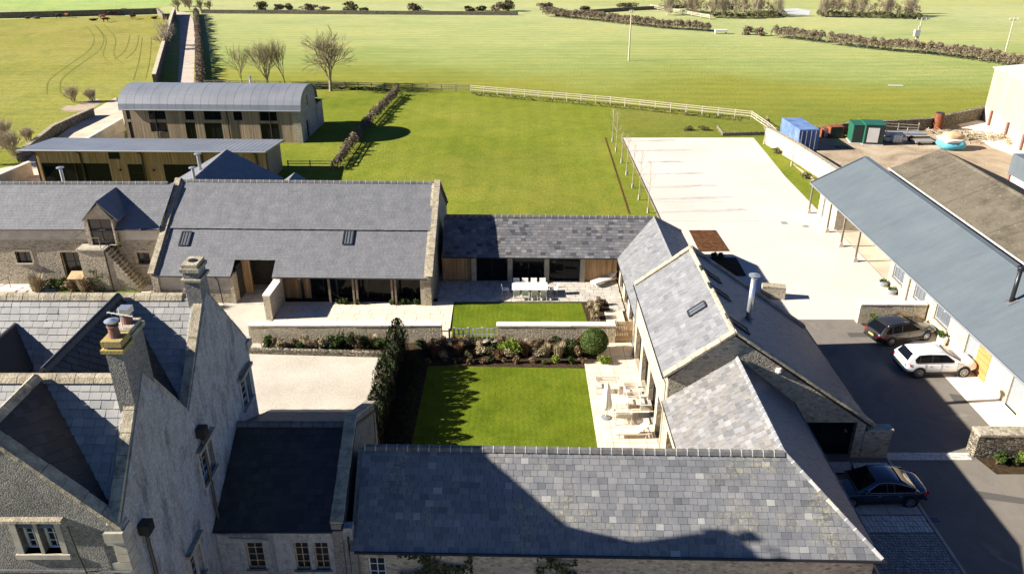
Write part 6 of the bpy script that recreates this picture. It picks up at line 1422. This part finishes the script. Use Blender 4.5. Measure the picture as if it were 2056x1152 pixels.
for i in range(14):
    a = R_.uniform(0, 3.14); c = Vector((R_.uniform(-2, 6), R_.uniform(-2.5, .5), .15)); d = Vector((math.cos(a), math.sin(a), 0))*.6; m = MB(); m.tube([c-d, c+d], .13, 8); m.build('log', 'bark', e)

# ------------------------------------------------------------------ pots, benches, sign board, bicycle
def pot(px, py, r, h, mat, label, plant='leaf_green', n=160, ph=.35):
    q = G(px, py); e = thing('planter', (q.x, q.y, .02), label, 'planter', 'planters along the pale barn')
    m = MB(); m.lathe((0, 0, 0), [(r*.75, 0), (r, h*.6), (r, h), (r*.88, h), (r*.85, h*.85)], 18); m.build('pot', mat, e)
    m = MB(); leaves(m, (0, 0, h+ph*.5), (r*1.1, r*1.1, ph), n, .07, random.Random(px)); m.build('foliage', plant, e)
pot(1773, 574, .34, .35, 'grey_pipe', 'low grey planter by the pale barn wall, farther of the two', n=90, ph=.15)
pot(1790, 590, .34, .35, 'grey_pipe', 'low grey planter by the pale barn wall, nearer of the two', n=90, ph=.15)
pot(1889, 692, .33, .62, 'white_paint', 'tall white planter with leafy bush between the estate car and the grey door')
q = G(1700, 452); e = thing('bicycle', (q.x+.4, q.y, .024), 'dark bicycle leaning under the veranda of the blue roofed barn', 'bicycle', rz=1.2)
for x, nm in ((-.52, 'wheel'), (.52, 'wheel')):
    m = MB(); m.tube([(x+.34*math.cos(t*.349), 0, .34+.34*math.sin(t*.349)) for t in range(19)], .022, 5); w_ = m.build('wheel', 'tyre', e); m = MB()
    for k in range(8): m.tube([(x, 0, .34), (x+.32*math.cos(k*.785), 0, .34+.32*math.sin(k*.785))], .004, 3)
    m.build('spokes', 'steel', w_)
m = MB(); 
for a, b in (((-.52, .34), (-.12, .3)), ((-.12, .3), (-.22, .85)), ((-.2, .78), (.38, .82)), ((-.12, .3), (.38, .78)), ((-.52, .34), (-.2, .78)), ((.52, .34), (.36, .95))): m.tube([(a[0], 0, a[1]), (b[0], 0, b[1])], .018, 5)
m.build('frame', 'black_metal', e); m = MB(); m.box(-.36, -.06, .85, -.1, .06, .9); m.build('saddle', 'tyre', e); m = MB(); m.tube([(.36, -.28, .98), (.36, .28, .98)], .015, 5); m.build('handlebar', 'black_metal', e)
q = G(1447, 68); e = thing('field_trough', (q.x, q.y, 0), 'small pale livestock trough at the end of the brown hedge', 'trough')
m = MB(); m.box(-1.4, -.5, .4, 1.4, .5, .9); m.build('tank', 'white_paint', e); m = MB(); m.box(-1.3, -.4, 0, -1.1, .4, .4); m.box(1.1, -.4, 0, 1.3, .4, .4); m.build('leg', 'mortar_white', e)
q = G(1797, 172); sheet('puddle', [(q.x-1.2, q.y-.4), (q.x+1.2, q.y-.6), (q.x+1.3, q.y+.3), (q.x-1, q.y+.5)], .03, 'water')
sheet('pond', gp((1560, 26), (1590, 30), (1625, 31), (1628, 22), (1600, 17), (1575, 19)), .0, 'water')

# ------------------------------------------------------------------ poles
def pole(px, pyb, pyt, label, r=.14, arm=None, mat='fence_pale', box=False, lean=0, name='utility_pole'):
    g_ = G(px, pyb); h = atY(px, pyt, g_.y).z; e = thing(name, (g_.x, g_.y, 0), label, 'pole', 'utility poles in the fields')
    m = MB(); m.tube([(0, 0, -.2), (lean, 0, h)], [r, r*.7], 8); m.build('mast', mat, e)
    if arm: m = MB(); m.beam((-arm+lean, 0, h-.25), (arm+lean, 0, h-.25), .12, .12); a_ = m.build('crossarm', mat, e); m = MB()
    if arm:
        for x in (-arm*.85, 0, arm*.85): m.tube([(x+lean, 0, h-.2), (x+lean, 0, h+.15)], .06, 6)
        m.build('insulator', 'white_paint', a_)
    if box: m = MB(); m.box(-.55, -.35, h*.45, .55, .35, h*.45+1.3); m.build('transformer', 'panel_grey', e)
pole(1262, 122, 22, 'single pale pole standing alone in the middle of the big pasture', .16, .35, lean=.0)
pole(1840, 90, 38, 'tall pole with crossarm, right leg of the transformer pair', .18, 1.1, box=False)
pole(1836, 90, 52, 'shorter pole with grey transformer box, left leg of the pair', .16, None, box=True, lean=.2)
pole(2018, 107, 38, 'slim pole with small crossarm near the right edge of the far field', .15, .9)
for k, (px, py) in enumerate(((402, 112), (396, 60))): pole(px, py, py-28, 'dark thin post beside the lane hedge, %s one' % ('nearer' if k == 0 else 'farther'), .1, None, 'old_wood', name='lane_post')

# ------------------------------------------------------------------ cattle
def cow(loc, rz, label, mat, lying=False):
    e = thing('grazing_cow', loc, label, 'cow', 'brown cattle in the far left field', rz); z0 = -.75 if lying else 0
    P_ = [((-.85, 0, 1.25), .28), ((-.45, 0, 1.12), .38), ((.1, 0, 1.08), .42), ((.55, 0, 1.15), .38), ((.9, 0, 1.15), .24), ((1.2, 0, .95 if not lying else 1.3), .17), ((1.5, 0, .72 if not lying else 1.3), .11)]
    vs = [p for p, r in P_]; ed = [(i, i+1) for i in range(6)]; rr = [r for p, r in P_]
    for (bi, x, sy) in ((1, -.7, 1), (1, -.7, -1), (3, .62, 1), (3, .62, -1)):
        n0 = len(vs); vs += [(x, sy*.2, .95), (x+(.06 if bi == 1 else 0), sy*.22, .5), (x, sy*.22, .06)]; rr += [.17 if bi == 1 else .15, .08, .07]; ed += [(bi, n0), (n0, n0+1), (n0+1, n0+2)]
    n0 = len(vs); vs += [(-1.1, 0, 1.2), (-1.15, 0, .7)]; rr += [.05, .04]; ed += [(0, n0), (n0, n0+1)]
    me = bpy.data.meshes.new('cow_body'); me.from_pydata([(a, b, max(c+z0, .05)) for a, b, c in vs], ed, []); o = bpy.data.objects.new('body', me); C.objects.link(o); o.parent = e; me.materials.append(M[mat])
    sk_ = o.modifiers.new('skin', 'SKIN')
    for i, r in enumerate(rr): me.skin_vertices[0].data[i].radius = (r, r)
    me.skin_vertices[0].data[0].use_root = True; o.modifiers.new('s', 'SUBSURF').levels = 1
    m = MB()
    for sy in (-1, 1): m.prism([(1.24, sy*.12, (1.1 if not lying else 1.45)+z0), (1.2, sy*.32, (1.16 if not lying else 1.5)+z0), (1.27, sy*.2, (1.02 if not lying else 1.38)+z0)], (.02, 0, .03))
    m.build('ear', mat, e); e.scale = (.8, .8, .8); return e
plain('hide_red', (.13, .04, .02), .8, .2, 0, .3, 3); plain('hide_dark', (.03, .018, .014), .8, .2, 0, .3, 3)
cows = [(56, 38, 0, 1), (74, 38, 3, 1), (88, 33, .5, 0), (118, 37, 0, 1), (136, 36, 2.6, 0), (188, 42, .3, 1), (206, 39, 3, 0), (213, 45, .9, 0), (222, 32, 0, 1), (232, 31, 2, 0), (243, 29, .4, 1), (249, 26, 2.9, 1), (256, 28, 0, 1), (268, 39, 1.3, 0), (273, 28, 2.7, 1), (282, 27, .2, 0), (195, 30, .6, 0), (310, 38, 1.2, 0)]
near = ['leftmost of the cattle', 'second cow from the left', 'near the wall left of centre', 'lone animal in the left half of the herd', 'facing left, left half of the herd', 'resting right of the gap in the herd', 'standing just above the lowest animal', 'closest to the viewer, lowest in the picture', 'at the left end of the cluster by the wall', 'second in the cluster by the wall', 'third in the cluster by the wall', 'highest in the cluster by the wall', 'middle right of the cluster by the wall', 'below the cluster, facing away', 'right part of the cluster by the wall', 'right end of the cluster by the wall', 'just left of the cluster by the wall', 'rightmost of the cattle, near the lane trees']
for (px, py, rz, dk), nm in zip(cows, near):
    q = G(px, py); cow((q.x, q.y, 0), rz, ('dark brown cow, ' if dk else 'red brown cow, ')+nm, 'hide_dark' if dk else 'hide_red', lying=py in (38, 42))

# ------------------------------------------------------------------ trees and hedges
def T(px, py, pyt): g_ = G(px, py); return (g_.x, g_.y, 0), atY(px, pyt, g_.y).z
for px, py, pyt, lab, sd, kw in ((664, 183, 50, 'broad bare tree with rounded crown, rightmost of the row behind the curved roof barn', 3, dict(lev=6, r=.26, spread=.78, n=3, minr=.007, up=.05)),
    (540, 174, 66, 'bare multi stemmed tree in the middle of the row behind the curved roof barn', 8, dict(lev=5, r=.1, stems=3, spread=.62, minr=.006, up=.05)),
    (574, 173, 72, 'slim bare tree between the two larger bare trees', 12, dict(lev=5, r=.09, spread=.36, minr=.006, up=.05)),
    (486, 171, 84, 'slender sparse bare tree, leftmost of the row behind the curved roof barn', 15, dict(lev=5, r=.09, spread=.42, minr=.006, up=.05))):
    p, h = T(px, py, pyt); bare_tree(p, h, lab, sd, mat='bark', **kw)
for i, (px, py, pyt) in enumerate(((340, 92, 20), (330, 100, 45), (357, 24, -14), (405, 24, -10), (420, 22, -6), (380, 20, -12), (370, 14, -16))):
    p, h = T(px, py, pyt); bare_tree(p, h, ['brushy bare tree overhanging the lane wall', 'smaller bare tree just below the lane wall end', 'bare tree left of the far lane bend', 'bare tree right of the far lane bend', 'rightmost bare tree by the far lane bend', 'low bare tree behind the far lane bend', 'farthest bare tree above the lane bend'][i], 30+i, lev=4, r=.14, spread=.7, stems=2, mat='bark_pale' if i < 2 else 'bark', minr=.014, group='bare trees round the lane', fork=.15)
bush_line('lane_hedge', [G(404, 176), G(402, 110), G(397, 50), G(394, 29)], 1.2, 1.7, 420, .11, 'hedge_brown', 'clipped brown hedge along the right side of the lane', seed=2)
for nm, p, w_, h_, pm, lab, sd in (('boundary_hedge', [G(1095, 32), G(1200, 42), G(1320, 56), G(1425, 63)], 3.2, 2.0, 110, 'long reddish brown hedge crossing the top of the pasture', 3),
    ('boundary_hedge', [G(1552, 74), G(1600, 79), G(1650, 86)], 3, 2.2, 110, 'short brown hedge run left of the transformer poles', 4),
    ('boundary_hedge', [G(1662, 88), G(1760, 100), G(1860, 108), G(1960, 121), G(2080, 140), G(2300, 170)], 3, 2.2, 110, 'long brown hedge running off the right edge below the poles', 5)):
    bush_line(nm, p, w_, h_, pm*3.2, .2, 'hedge_brown', lab, seed=sd, jit=.12, base=False, tw=.3)
for i, (px, py) in enumerate(((1498, 70), (1527, 72))): p, h = T(px, py, py-14); shrub('hedge_bush', p, (1.9, 1.2, 1.2), 420, .2, 'hedge_brown', 'round brown bush standing alone in the hedge line, %s' % ('left one' if i == 0 else 'right one'), 'bush', 'lone bushes in the hedge line', seed=i)
fars = [(525, 21, 20, 'hedge_olive'), (560, 21, 12, 'hedge_brown'), (580, 20, 12, 'hedge_brown'), (620, 21, 14, 'hedge_brown'), (650, 22, 10, 'hedge_brown'), (705, 22, 18, 'hedge_olive'), (730, 24, 9, 'hedge_olive'), (835, 22, 18, 'hedge_brown'), (943, 22, 6, 'hedge_olive'), (967, 22, 8, 'hedge_olive'), (1000, 23, 20, 'hedge_brown'), (1020, 23, 24, 'hedge_olive'), (1097, 22, 17, 'hedge_brown'), (1174, 20, 9, 'hedge_olive'), (1257, 18, 15, 'hedge_olive')]
for i, (px, py, hp, mt) in enumerate(fars):
    p, h = T(px, py, py-hp); rr = 1.9 if hp > 12 else 1.1
    shrub('hedgerow_bush', p, (rr*1.5, rr, max(.7, h*.55)), 700, .24, mt, '%s bush on the far field edge, %s from the left' % ('leafy olive' if mt == 'hedge_olive' else 'bare brown', ORD[i]), 'bush', 'bushes along the far field edge', seed=50+i)
bush_line('wood_edge', [G(1425, 35), G(1500, 37), G(1570, 33)], 3.5, 1.2, 190, .18, 'hedge_olive', 'dark hedge belt under the pale trees at the top right', seed=9, cat='hedge', base=False)
bush_line('wood_edge', [G(1640, 33), G(1740, 35), G(1850, 38)], 3.5, 1.2, 190, .18, 'hedge_olive', 'dark hedge belt right of the pond at the top right', seed=10, cat='hedge', base=False)
R_ = random.Random(77)
wx = [1345, 1365, 1385, 1405, 1425, 1445, 1462, 1480, 1500, 1520, 1540, 1555, 1640, 1660, 1690, 1710, 1725, 1760, 1780, 1800, 1820, 1835]
for i, px in enumerate(wx):
    py = 30 if px < 1600 else 33; p, h = T(px, py, R_.uniform(-12, 4)); p = (p[0]+R_.uniform(-1.5, 1.5), p[1]+R_.uniform(-4, 9), 0); h = max(5, h*R_.uniform(.7, 1.1))
    e = thing('copse_tree', p, 'pale leafless copse tree at the top, %s' % ('left of the pond, %s from left' % ORD[i] if px < 1600 else 'right of the pond, %s from left' % ORD[i-12]), 'tree', 'pale bare trees of the distant copse')
    m = MB(); st = MB()
    for k in range(3): st.tube([(R_.uniform(-.5, .5), R_.uniform(-.5, .5), 0), (R_.uniform(-1, 1), R_.uniform(-1, 1), h*.9)], [.12, .04], 4)
    st.build('trunk', 'bark_pale', e)
    for k in range(240):
        a = R_.uniform(0, 6.28); z = R_.uniform(.1, 1)*h; r_ = R_.uniform(.3, 1)*2.0*math.sin(min(3.0, z/h*2.7+.25)); d = Vector((math.cos(a)*r_, math.sin(a)*r_, z)); m.tube([d*.6, d+Vector((R_.gauss(0, .2), R_.gauss(0, .2), R_.uniform(.4, 1.2)))], [.022, .01], 3, cap=False)
    m.build('crown', 'bark_pale', e)
bush_line('wood_edge', [G(1330, 22), G(1450, 30), G(1560, 30)], 6, 3.2, 110, .3, 'hedge_brown', 'brown scrub along the foot of the copse left of the pond', seed=12, cat='scrub', base=False, tw=.22)
bush_line('wood_edge', [G(1650, 30), G(1740, 32), G(1845, 34)], 6, 3.2, 110, .3, 'hedge_brown', 'brown scrub along the foot of the copse right of the pond', seed=13, cat='scrub', base=False, tw=.22)
# brush at the left edge and by the drive
for i, (px, py, pyt) in enumerate(((10, 300, 215), (30, 318, 240), (-8, 330, 230), (150, 205, 160), (185, 205, 168), (60, 285, 245))):
    p, h = T(px, py, pyt); bare_tree(p, h, ['tallest pale bare bush at the left edge above the timber barn', 'pale bare bush right of the tallest one at the left edge', 'pale bare bush cut by the left edge of the picture', 'brushy bare shrub at the muddy patch by the drive', 'brushy bare shrub beside the curved roof barn drive', 'thin pale bush on the grass bank at the left'][i], 60+i, lev=4, r=.06, spread=.6, stems=5, mat='bark_pale', minr=.014, group='pale brushwood at the left', fork=.1, name='bare_shrub')
sheet('muddy_patch', gp((118, 219), (135, 212), (150, 213), (172, 203), (196, 198), (206, 206), (190, 216), (182, 224), (160, 224), (140, 226)), .014, 'dirt_yard')
def track(pts, w_, gap, mat='field_olive'):
    P_ = [G(*p) for p in pts]; n2 = []
    for i in range(len(P_)-1):
        for k in range(6):
            t = k/6; p0, p1, p2, p3 = P_[max(i-1, 0)], P_[i], P_[i+1], P_[min(i+2, len(P_)-1)]
            n2.append(.5*((2*p1)+(p2-p0)*t+(2*p0-5*p1+4*p2-p3)*t*t+(3*p1-p0-3*p2+p3)*t**3))
    n2.append(P_[-1])
    for sg in ((-1, 1) if gap else (0,)):
        m = MB()
        for a, b in zip(n2, n2[1:]):
            d = (b-a).normalized(); x = Vector((-d.y, d.x, 0)); o_ = x*gap/2*sg; h = x*w_/2; z = Vector((0, 0, .02))
            m.add([a+o_-h+z, b+o_-h+z, b+o_+h+z, a+o_+h+z], [(0, 1, 2, 3)])
        tag(m.build('wheel_track', mat), kind='structure')
for pts in (((182, 52), (198, 75), (190, 100), (150, 130), (112, 160), (108, 188)), ((200, 50), (222, 78), (218, 110), (238, 130)), ((270, 70), (262, 100), (240, 120)), ((295, 75), (290, 120), (280, 160))): track(pts, .14, 1.9)
# divider hedge across the lawn, conifer row, flower beds
bush_line('divider_hedge', [G(796, 192), G(738, 255), G(672, 342)], 1.0, 1.2, 420, .08, 'hedge_brown', 'dry brown beech hedge running up the lawn from the shaded corner', seed=21, base=False)
bush_line('field_hedge', [G(560, 178), G(700, 180), G(800, 186)], .8, .45, 90, .12, 'leaf_dark', 'low dark green hedge line beneath the field fence', seed=22, base=False)
bush_line('field_hedge', [G(945, 192), G(1225, 216), G(1508, 246)], .7, .55, 45, .1, 'hedge_olive', 'low young hedge plants along the pale paddock fence', seed=23, base=False)
R_ = random.Random(31)
for i in range(15):
    y = 35.4+i*.74; h = 2.5+R_.uniform(-.15, .4); e = thing('columnar_conifer', (-7.55+R_.uniform(-.08, .08), y, .03), 'dark green conifer column in the tall hedge right of the gravel court', 'conifer', 'conifers of the hedge beside the gravel court')
    m = MB(); cr = MB()
    for k in range(900):
        t = R_.uniform(0, 6.283); z = R_.random()**.8; r_ = (.6*(1-z**7)+.04)*R_.uniform(.75, 1.08); p = Vector((math.cos(t)*r_, math.sin(t)*r_, z*h))
        a = Vector((math.cos(t)*.4, math.sin(t)*.4, 1)).normalized()*R_.uniform(.05, .11); b = Vector((-math.sin(t), math.cos(t), R_.gauss(0, .4)))*.035; m.add([p-a, p+b, p+a, p-b], [(0, 1, 2, 3)], max(.001, min(1, R_.random()*.8+.1)))
    m.build('foliage', 'leaf_dark', e); cr.lathe((0, 0, 0), [(.42, 0), (.45, .5), (.4, 1.6), (.08, 2.4)], 8); cr.build('stem', 'stem', e)
bush_line('low_hedge', [(-6.2, 34), (-6.1, 44.3)], .6, .65, 420, .06, 'leaf_dark', 'low dark clipped hedge in the shade between the conifers and the lawn', seed=24, base=False)
def bedrow(x0, x1, y0_, y1_, n, seed, mats, grp, where, smin=.28, smax=.6):
    R2 = random.Random(seed); out = []
    for i in range(n):
        x = x0+(x1-x0)*(i+.5)/n+R2.uniform(-.15, .15); y = R2.uniform(y0_, y1_); r_ = R2.uniform(smin, smax); mt = R2.choice(mats)
        desc = {'leaf_green': 'leafy green', 'leaf_lime': 'bright lime green', 'leaf_dark': 'dark evergreen', 'leaf_dry': 'dry brown', 'leaf_straw': 'straw coloured', 'leaf_rust': 'rusty red stemmed', 'hedge_brown': 'bare twiggy brown', 'hedge_olive': 'dull olive'}[mt]
        lab = '%s shrub, %s from left %s' % (desc, ORD[i], where)
        if mt in ('leaf_straw', 'leaf_rust', 'hedge_brown') and R2.random() < .6: grassy('bed_grass', (x, y, .03), r_*1.1, r_*1.9, 420, mt, lab, 'plant', grp, seed+i)
        else: shrub('bed_shrub', (x, y, .03), (r_, r_*.85, r_*.95), int(900*r_/.45), .05, mt, lab, 'shrub', grp, seed=seed*50+i)
bedrow(-16.6, -8.6, 46.2, 46.9, 15, 1, ['leaf_green', 'leaf_dry', 'leaf_green', 'leaf_straw', 'leaf_dark'], 'plants in the bed by the gravel court', "below the left garden wall")
bedrow(-6.2, 4.8, 45.2, 45.8, 15, 2, ['hedge_olive', 'leaf_dry', 'leaf_rust', 'leaf_straw', 'hedge_brown', 'leaf_green'], 'plants in the bed above the lower lawn', "in the bed's middle row", .34, .56)
bedrow(-6.4, 5.0, 46.2, 46.8, 15, 3, ['hedge_brown', 'leaf_rust', 'hedge_olive', 'leaf_dry', 'leaf_dark', 'leaf_straw'], 'plants in the bed above the lower lawn', "in the row against the garden wall", .36, .6)
bedrow(-6.6, 5.0, 44.5, 44.8, 14, 4, ['leaf_green', 'leaf_dark', 'leaf_dry', 'leaf_lime'], 'plants in the bed above the lower lawn', "in the front row edging the lower lawn", .2, .36)
q = G(1024, 718); shrub('bed_shrub', (q.x, q.y+.4, .03), (.85, .7, .75), 2600, .06, 'leaf_lime', 'big light green leafy shrub left of centre in the bed', 'shrub', 'plants in the bed above the lower lawn', seed=91)
q = G(1212, 728); shrub('bed_shrub', (q.x, q.y, .03), (.5, .42, .42), 1200, .05, 'leaf_lime', 'bright lime green shrub at the terrace end of the bed', 'shrub', 'plants in the bed above the lower lawn', seed=92)
q = G(1192, 712); e = thing('clipped_ball_bush', (q.x, q.y, .03), 'clipped round dark green ball bush by the right garden wall', 'topiary'); m = MB(); R_ = random.Random(6)
for k in range(6000):
    t = R_.uniform(0, 6.283); z = R_.uniform(-1, 1); qq_ = math.sqrt(1-z*z); r_ = R_.uniform(.86, 1.03); p = Vector((math.cos(t)*qq_*.92*r_, math.sin(t)*qq_*.92*r_, 1.0+z*.85*r_)); a = Vector((R_.gauss(0, 1), R_.gauss(0, 1), R_.gauss(0, 1))).normalized()*.05; b = a.cross(p-Vector((0, 0, 1))).normalized()*.03
    m.add([p-a, p+b, p+a, p-b], [(0, 1, 2, 3)], max(.001, R_.random()))
m.build('foliage', 'leaf_green', e); m = MB(); m.lathe((0, 0, 0), [(.06, 0), (.05, .3), (.7, .7), (.74, 1.2), (.3, 1.7)], 10); m.build('stem', 'stem', e)
bedrow(5.75, 6.5, 48.8, 53, 7, 5, ['leaf_straw', 'leaf_dry', 'leaf_straw', 'leaf_green'], 'plants in the side bed of the upper lawn', "in the side bed right of the upper lawn", .4, .6)
bedrow(-13.3, -11.2, 53.0, 53.2, 3, 6, ['leaf_green'], 'low plants under the barn eaves', "in the left clump under the glazed barn", .25, .35)
bedrow(-9.1, -6.8, 53.0, 53.2, 4, 7, ['leaf_green'], 'low plants under the barn eaves', "in the right clump under the glazed barn", .28, .38)
bedrow(-37.5, -31.9, 55.2, 56.1, 9, 8, ['leaf_green', 'leaf_straw', 'leaf_green', 'leaf_dry'], 'plants in front of the cottage range', 'below the cottage windows', .4, .7)
bedrow(-27.8, -22.6, 52.0, 53.0, 8, 9, ['leaf_straw', 'leaf_green', 'leaf_straw', 'leaf_dry'], 'plants at the foot of the barn', 'left of the barn doorway', .4, .75)
bedrow(-36, -29.5, 52.5, 53.2, 8, 10, ['leaf_green', 'leaf_straw', 'leaf_dry'], 'plants along the cottage lawn', "on the near side of the cottage lawn", .3, .5)
bedrow(25.2, 29.0, 49.3, 49.7, 6, 11, ['leaf_rust', 'leaf_dry', 'leaf_lime', 'leaf_green'], 'plants below the car park wall', 'behind the parked estate car', .35, .6)
bedrow(25.6, 28.6, 33.9, 34.4, 6, 12, ['leaf_green', 'leaf_lime', 'leaf_dark'], 'plants below the yard wall', 'below the thick wall at the right edge', .3, .45)
sheet('wall_bed', [(25.4, 33.4), (31, 33.4), (31, 34.9), (25, 34.9)], .03, 'dark_soil'); sheet('wall_bed', [(25, 49), (29.2, 49), (29.3, 50.1), (24.8, 50.1)], .03, 'dark_soil')
for k, (px, py) in enumerate(((1431, 520), (1448, 519))): q = G(px, py); shrub('bed_shrub', (q.x, q.y, .03), (.4, .35, .35), 500, .06, 'leaf_dark', 'small dark shrub at the top of the shaded soil bed, %s' % ('left' if k == 0 else 'right'), 'shrub', 'shrubs in the shaded soil bed', seed=k)
# climbers
def climber(px0, px1, z0, z1, y, label, n, mat='leaf_dark', seed=1):
    R2 = random.Random(seed); e = thing('wall_climber', (px0, y, 0), label, 'climber'); m = MB()
    for i in range(n):
        u, v = R2.random(), R2.random(); 
        if math.sin(u*9+v*5)+math.sin(u*3-v*11) < -.3: continue
        p = Vector((u*(px1-px0), -R2.uniform(.02, .2), z0+(z1-z0)*v)); a = Vector((R2.gauss(0, 1), R2.gauss(0, .4), R2.gauss(0, 1))).normalized()*.08; b = Vector((-a.z, 0, a.x))*.6; m.add([p-a, p+b, p+a, p-b], [(0, 1, 2, 3)], max(.001, R2.random()))
    m.build('foliage', mat, e); s_ = MB(); s_.tube([((px1-px0)*.5, -.05, 0), ((px1-px0)*.45, -.06, z1*.6), ((px1-px0)*.6, -.05, z1)], .03, 5); s_.build('stem', 'stem', e)
climber(-4.6, -1.6, 1.2, 3.5, yw(-3)+.15, 'dark ivy on the shaded stone wall at the bottom of the picture', 1500)
climber(1.0, 2.6, 2.4, 3.4, yw(2)+.15, 'small patch of dark climber on the bottom stone wall, right of the ivy', 350, seed=4)
climber(-30.9, -29.9, 1.5, 4.4, 56.4, 'sparse climber beside the cottage dormer doorway', 260, 'leaf_green', 5)
climber(-32.2, -31.2, .1, 1.8, 55.2, 'sparse climber on the base of the cottage landing', 220, 'leaf_green', 6)
# saplings with stakes
def sapling(px, py, pyt, label, grp, seed, tall=None):
    g_ = G(px, py); h = atY(px, pyt, g_.y).z; R2 = random.Random(seed); e = thing('staked_sapling', (g_.x, g_.y, .02), label, 'sapling', grp)
    m = MB(); m.tube([(0, 0, 0), (.03, 0, h*.55), (0, .03, h)], [.035, .025, .008], 5); m.build('trunk', 'bark_pale', e); m = MB()
    for i in range(26):
        z = R2.uniform(.42, .95)*h; a = R2.uniform(0, 6.28); l = (1-z/h)*h*.35+.2; m.tube([(0, 0, z), (math.cos(a)*l*.5, math.sin(a)*l*.5, z+l*.5), (math.cos(a)*l*.7, math.sin(a)*l*.7, z+l)], [.012, .009, .005], 3, cap=False)
    m.build('crown', 'bark_pale', e); m = MB(); m.box(.1, -.03, 0, .16, .03, 1.3); m.build('stake', 'fence_pale', e); m = MB(); m.lathe((0, 0, 0), [(.07, 0), (.07, .5)], 8); m.build('guard', 'mortar_white', e)
nth = ['first', 'second', 'third', 'fourth', 'fifth', 'sixth', 'seventh', 'eighth']
for i, (px, py, pyt) in enumerate(((1229, 285, 215), (1236, 305, 222), (1247, 328, 262), (1257, 352, 268), (1269, 378, 285), (1282, 402, 300), (1300, 428, 318))): sapling(px, py, pyt, 'staked young tree left of the pale car park, %s counted from the far end' % nth[i], 'saplings along the left of the car park', i)
for i, (px, py, pyt) in enumerate(((1533, 290, 232), (1588, 334, 262))): sapling(px, py, pyt, 'staked sapling on the grass strip by the tall sunlit wall, %s one' % ('farther' if i == 0 else 'nearer'), 'saplings on the grass strip', 20+i)
for i, (px, py) in enumerate(((1380, 262), (1414, 262), (1560, 308), (1618, 358))): q = G(px, py); shrub('paddock_shrub', (q.x, q.y, 0), (.9, .6, .5), 260, .09, 'hedge_olive', 'sparse low shrub on the grass, %s' % ['left of the raised bed', 'next to the raised bed', 'by the far end of the sunlit wall', 'by the near end of the sunlit wall'][i], 'shrub', None, seed=40+i)
e = thing('raised_bed', (*G(1440, 272)[:2], 0), 'long low brick raised bed with dry grass above the car park', 'raised bed'); o0 = Vector(e.location)
pa, pb, pc, pd = G(1452, 274), G(1540, 272), G(1532, 240), G(1440, 258)
for a, b in ((pa, pb), (pb, pc), (pa, pd)):
    m = MB(); m.prism([a-o0, b-o0, b-o0+Vector((0, 0, .45)), a-o0+Vector((0, 0, .45))], (0, .25, 0)); m.build('edging', 'dry_stone', e)
m = MB(); m.add([q-o0+Vector((0, 0, .38)) for q in (pa, pb, pc, pd)], [(0, 1, 2, 3)]); m.build('soil', 'field_olive', e)
# soil strip along the saplings
sheet('edging_strip', gp((1214, 277), (1217, 277), (1266, 430), (1262, 430)), .03, 'soil')
m = MB(); a, b = G(1249, 277), G(1340, 430); m.beam((a.x-.06, a.y, .04), (a.x-.06, 60, .04), .1, .1); tag(m.build('timber_edging', 'old_wood'), kind='structure')
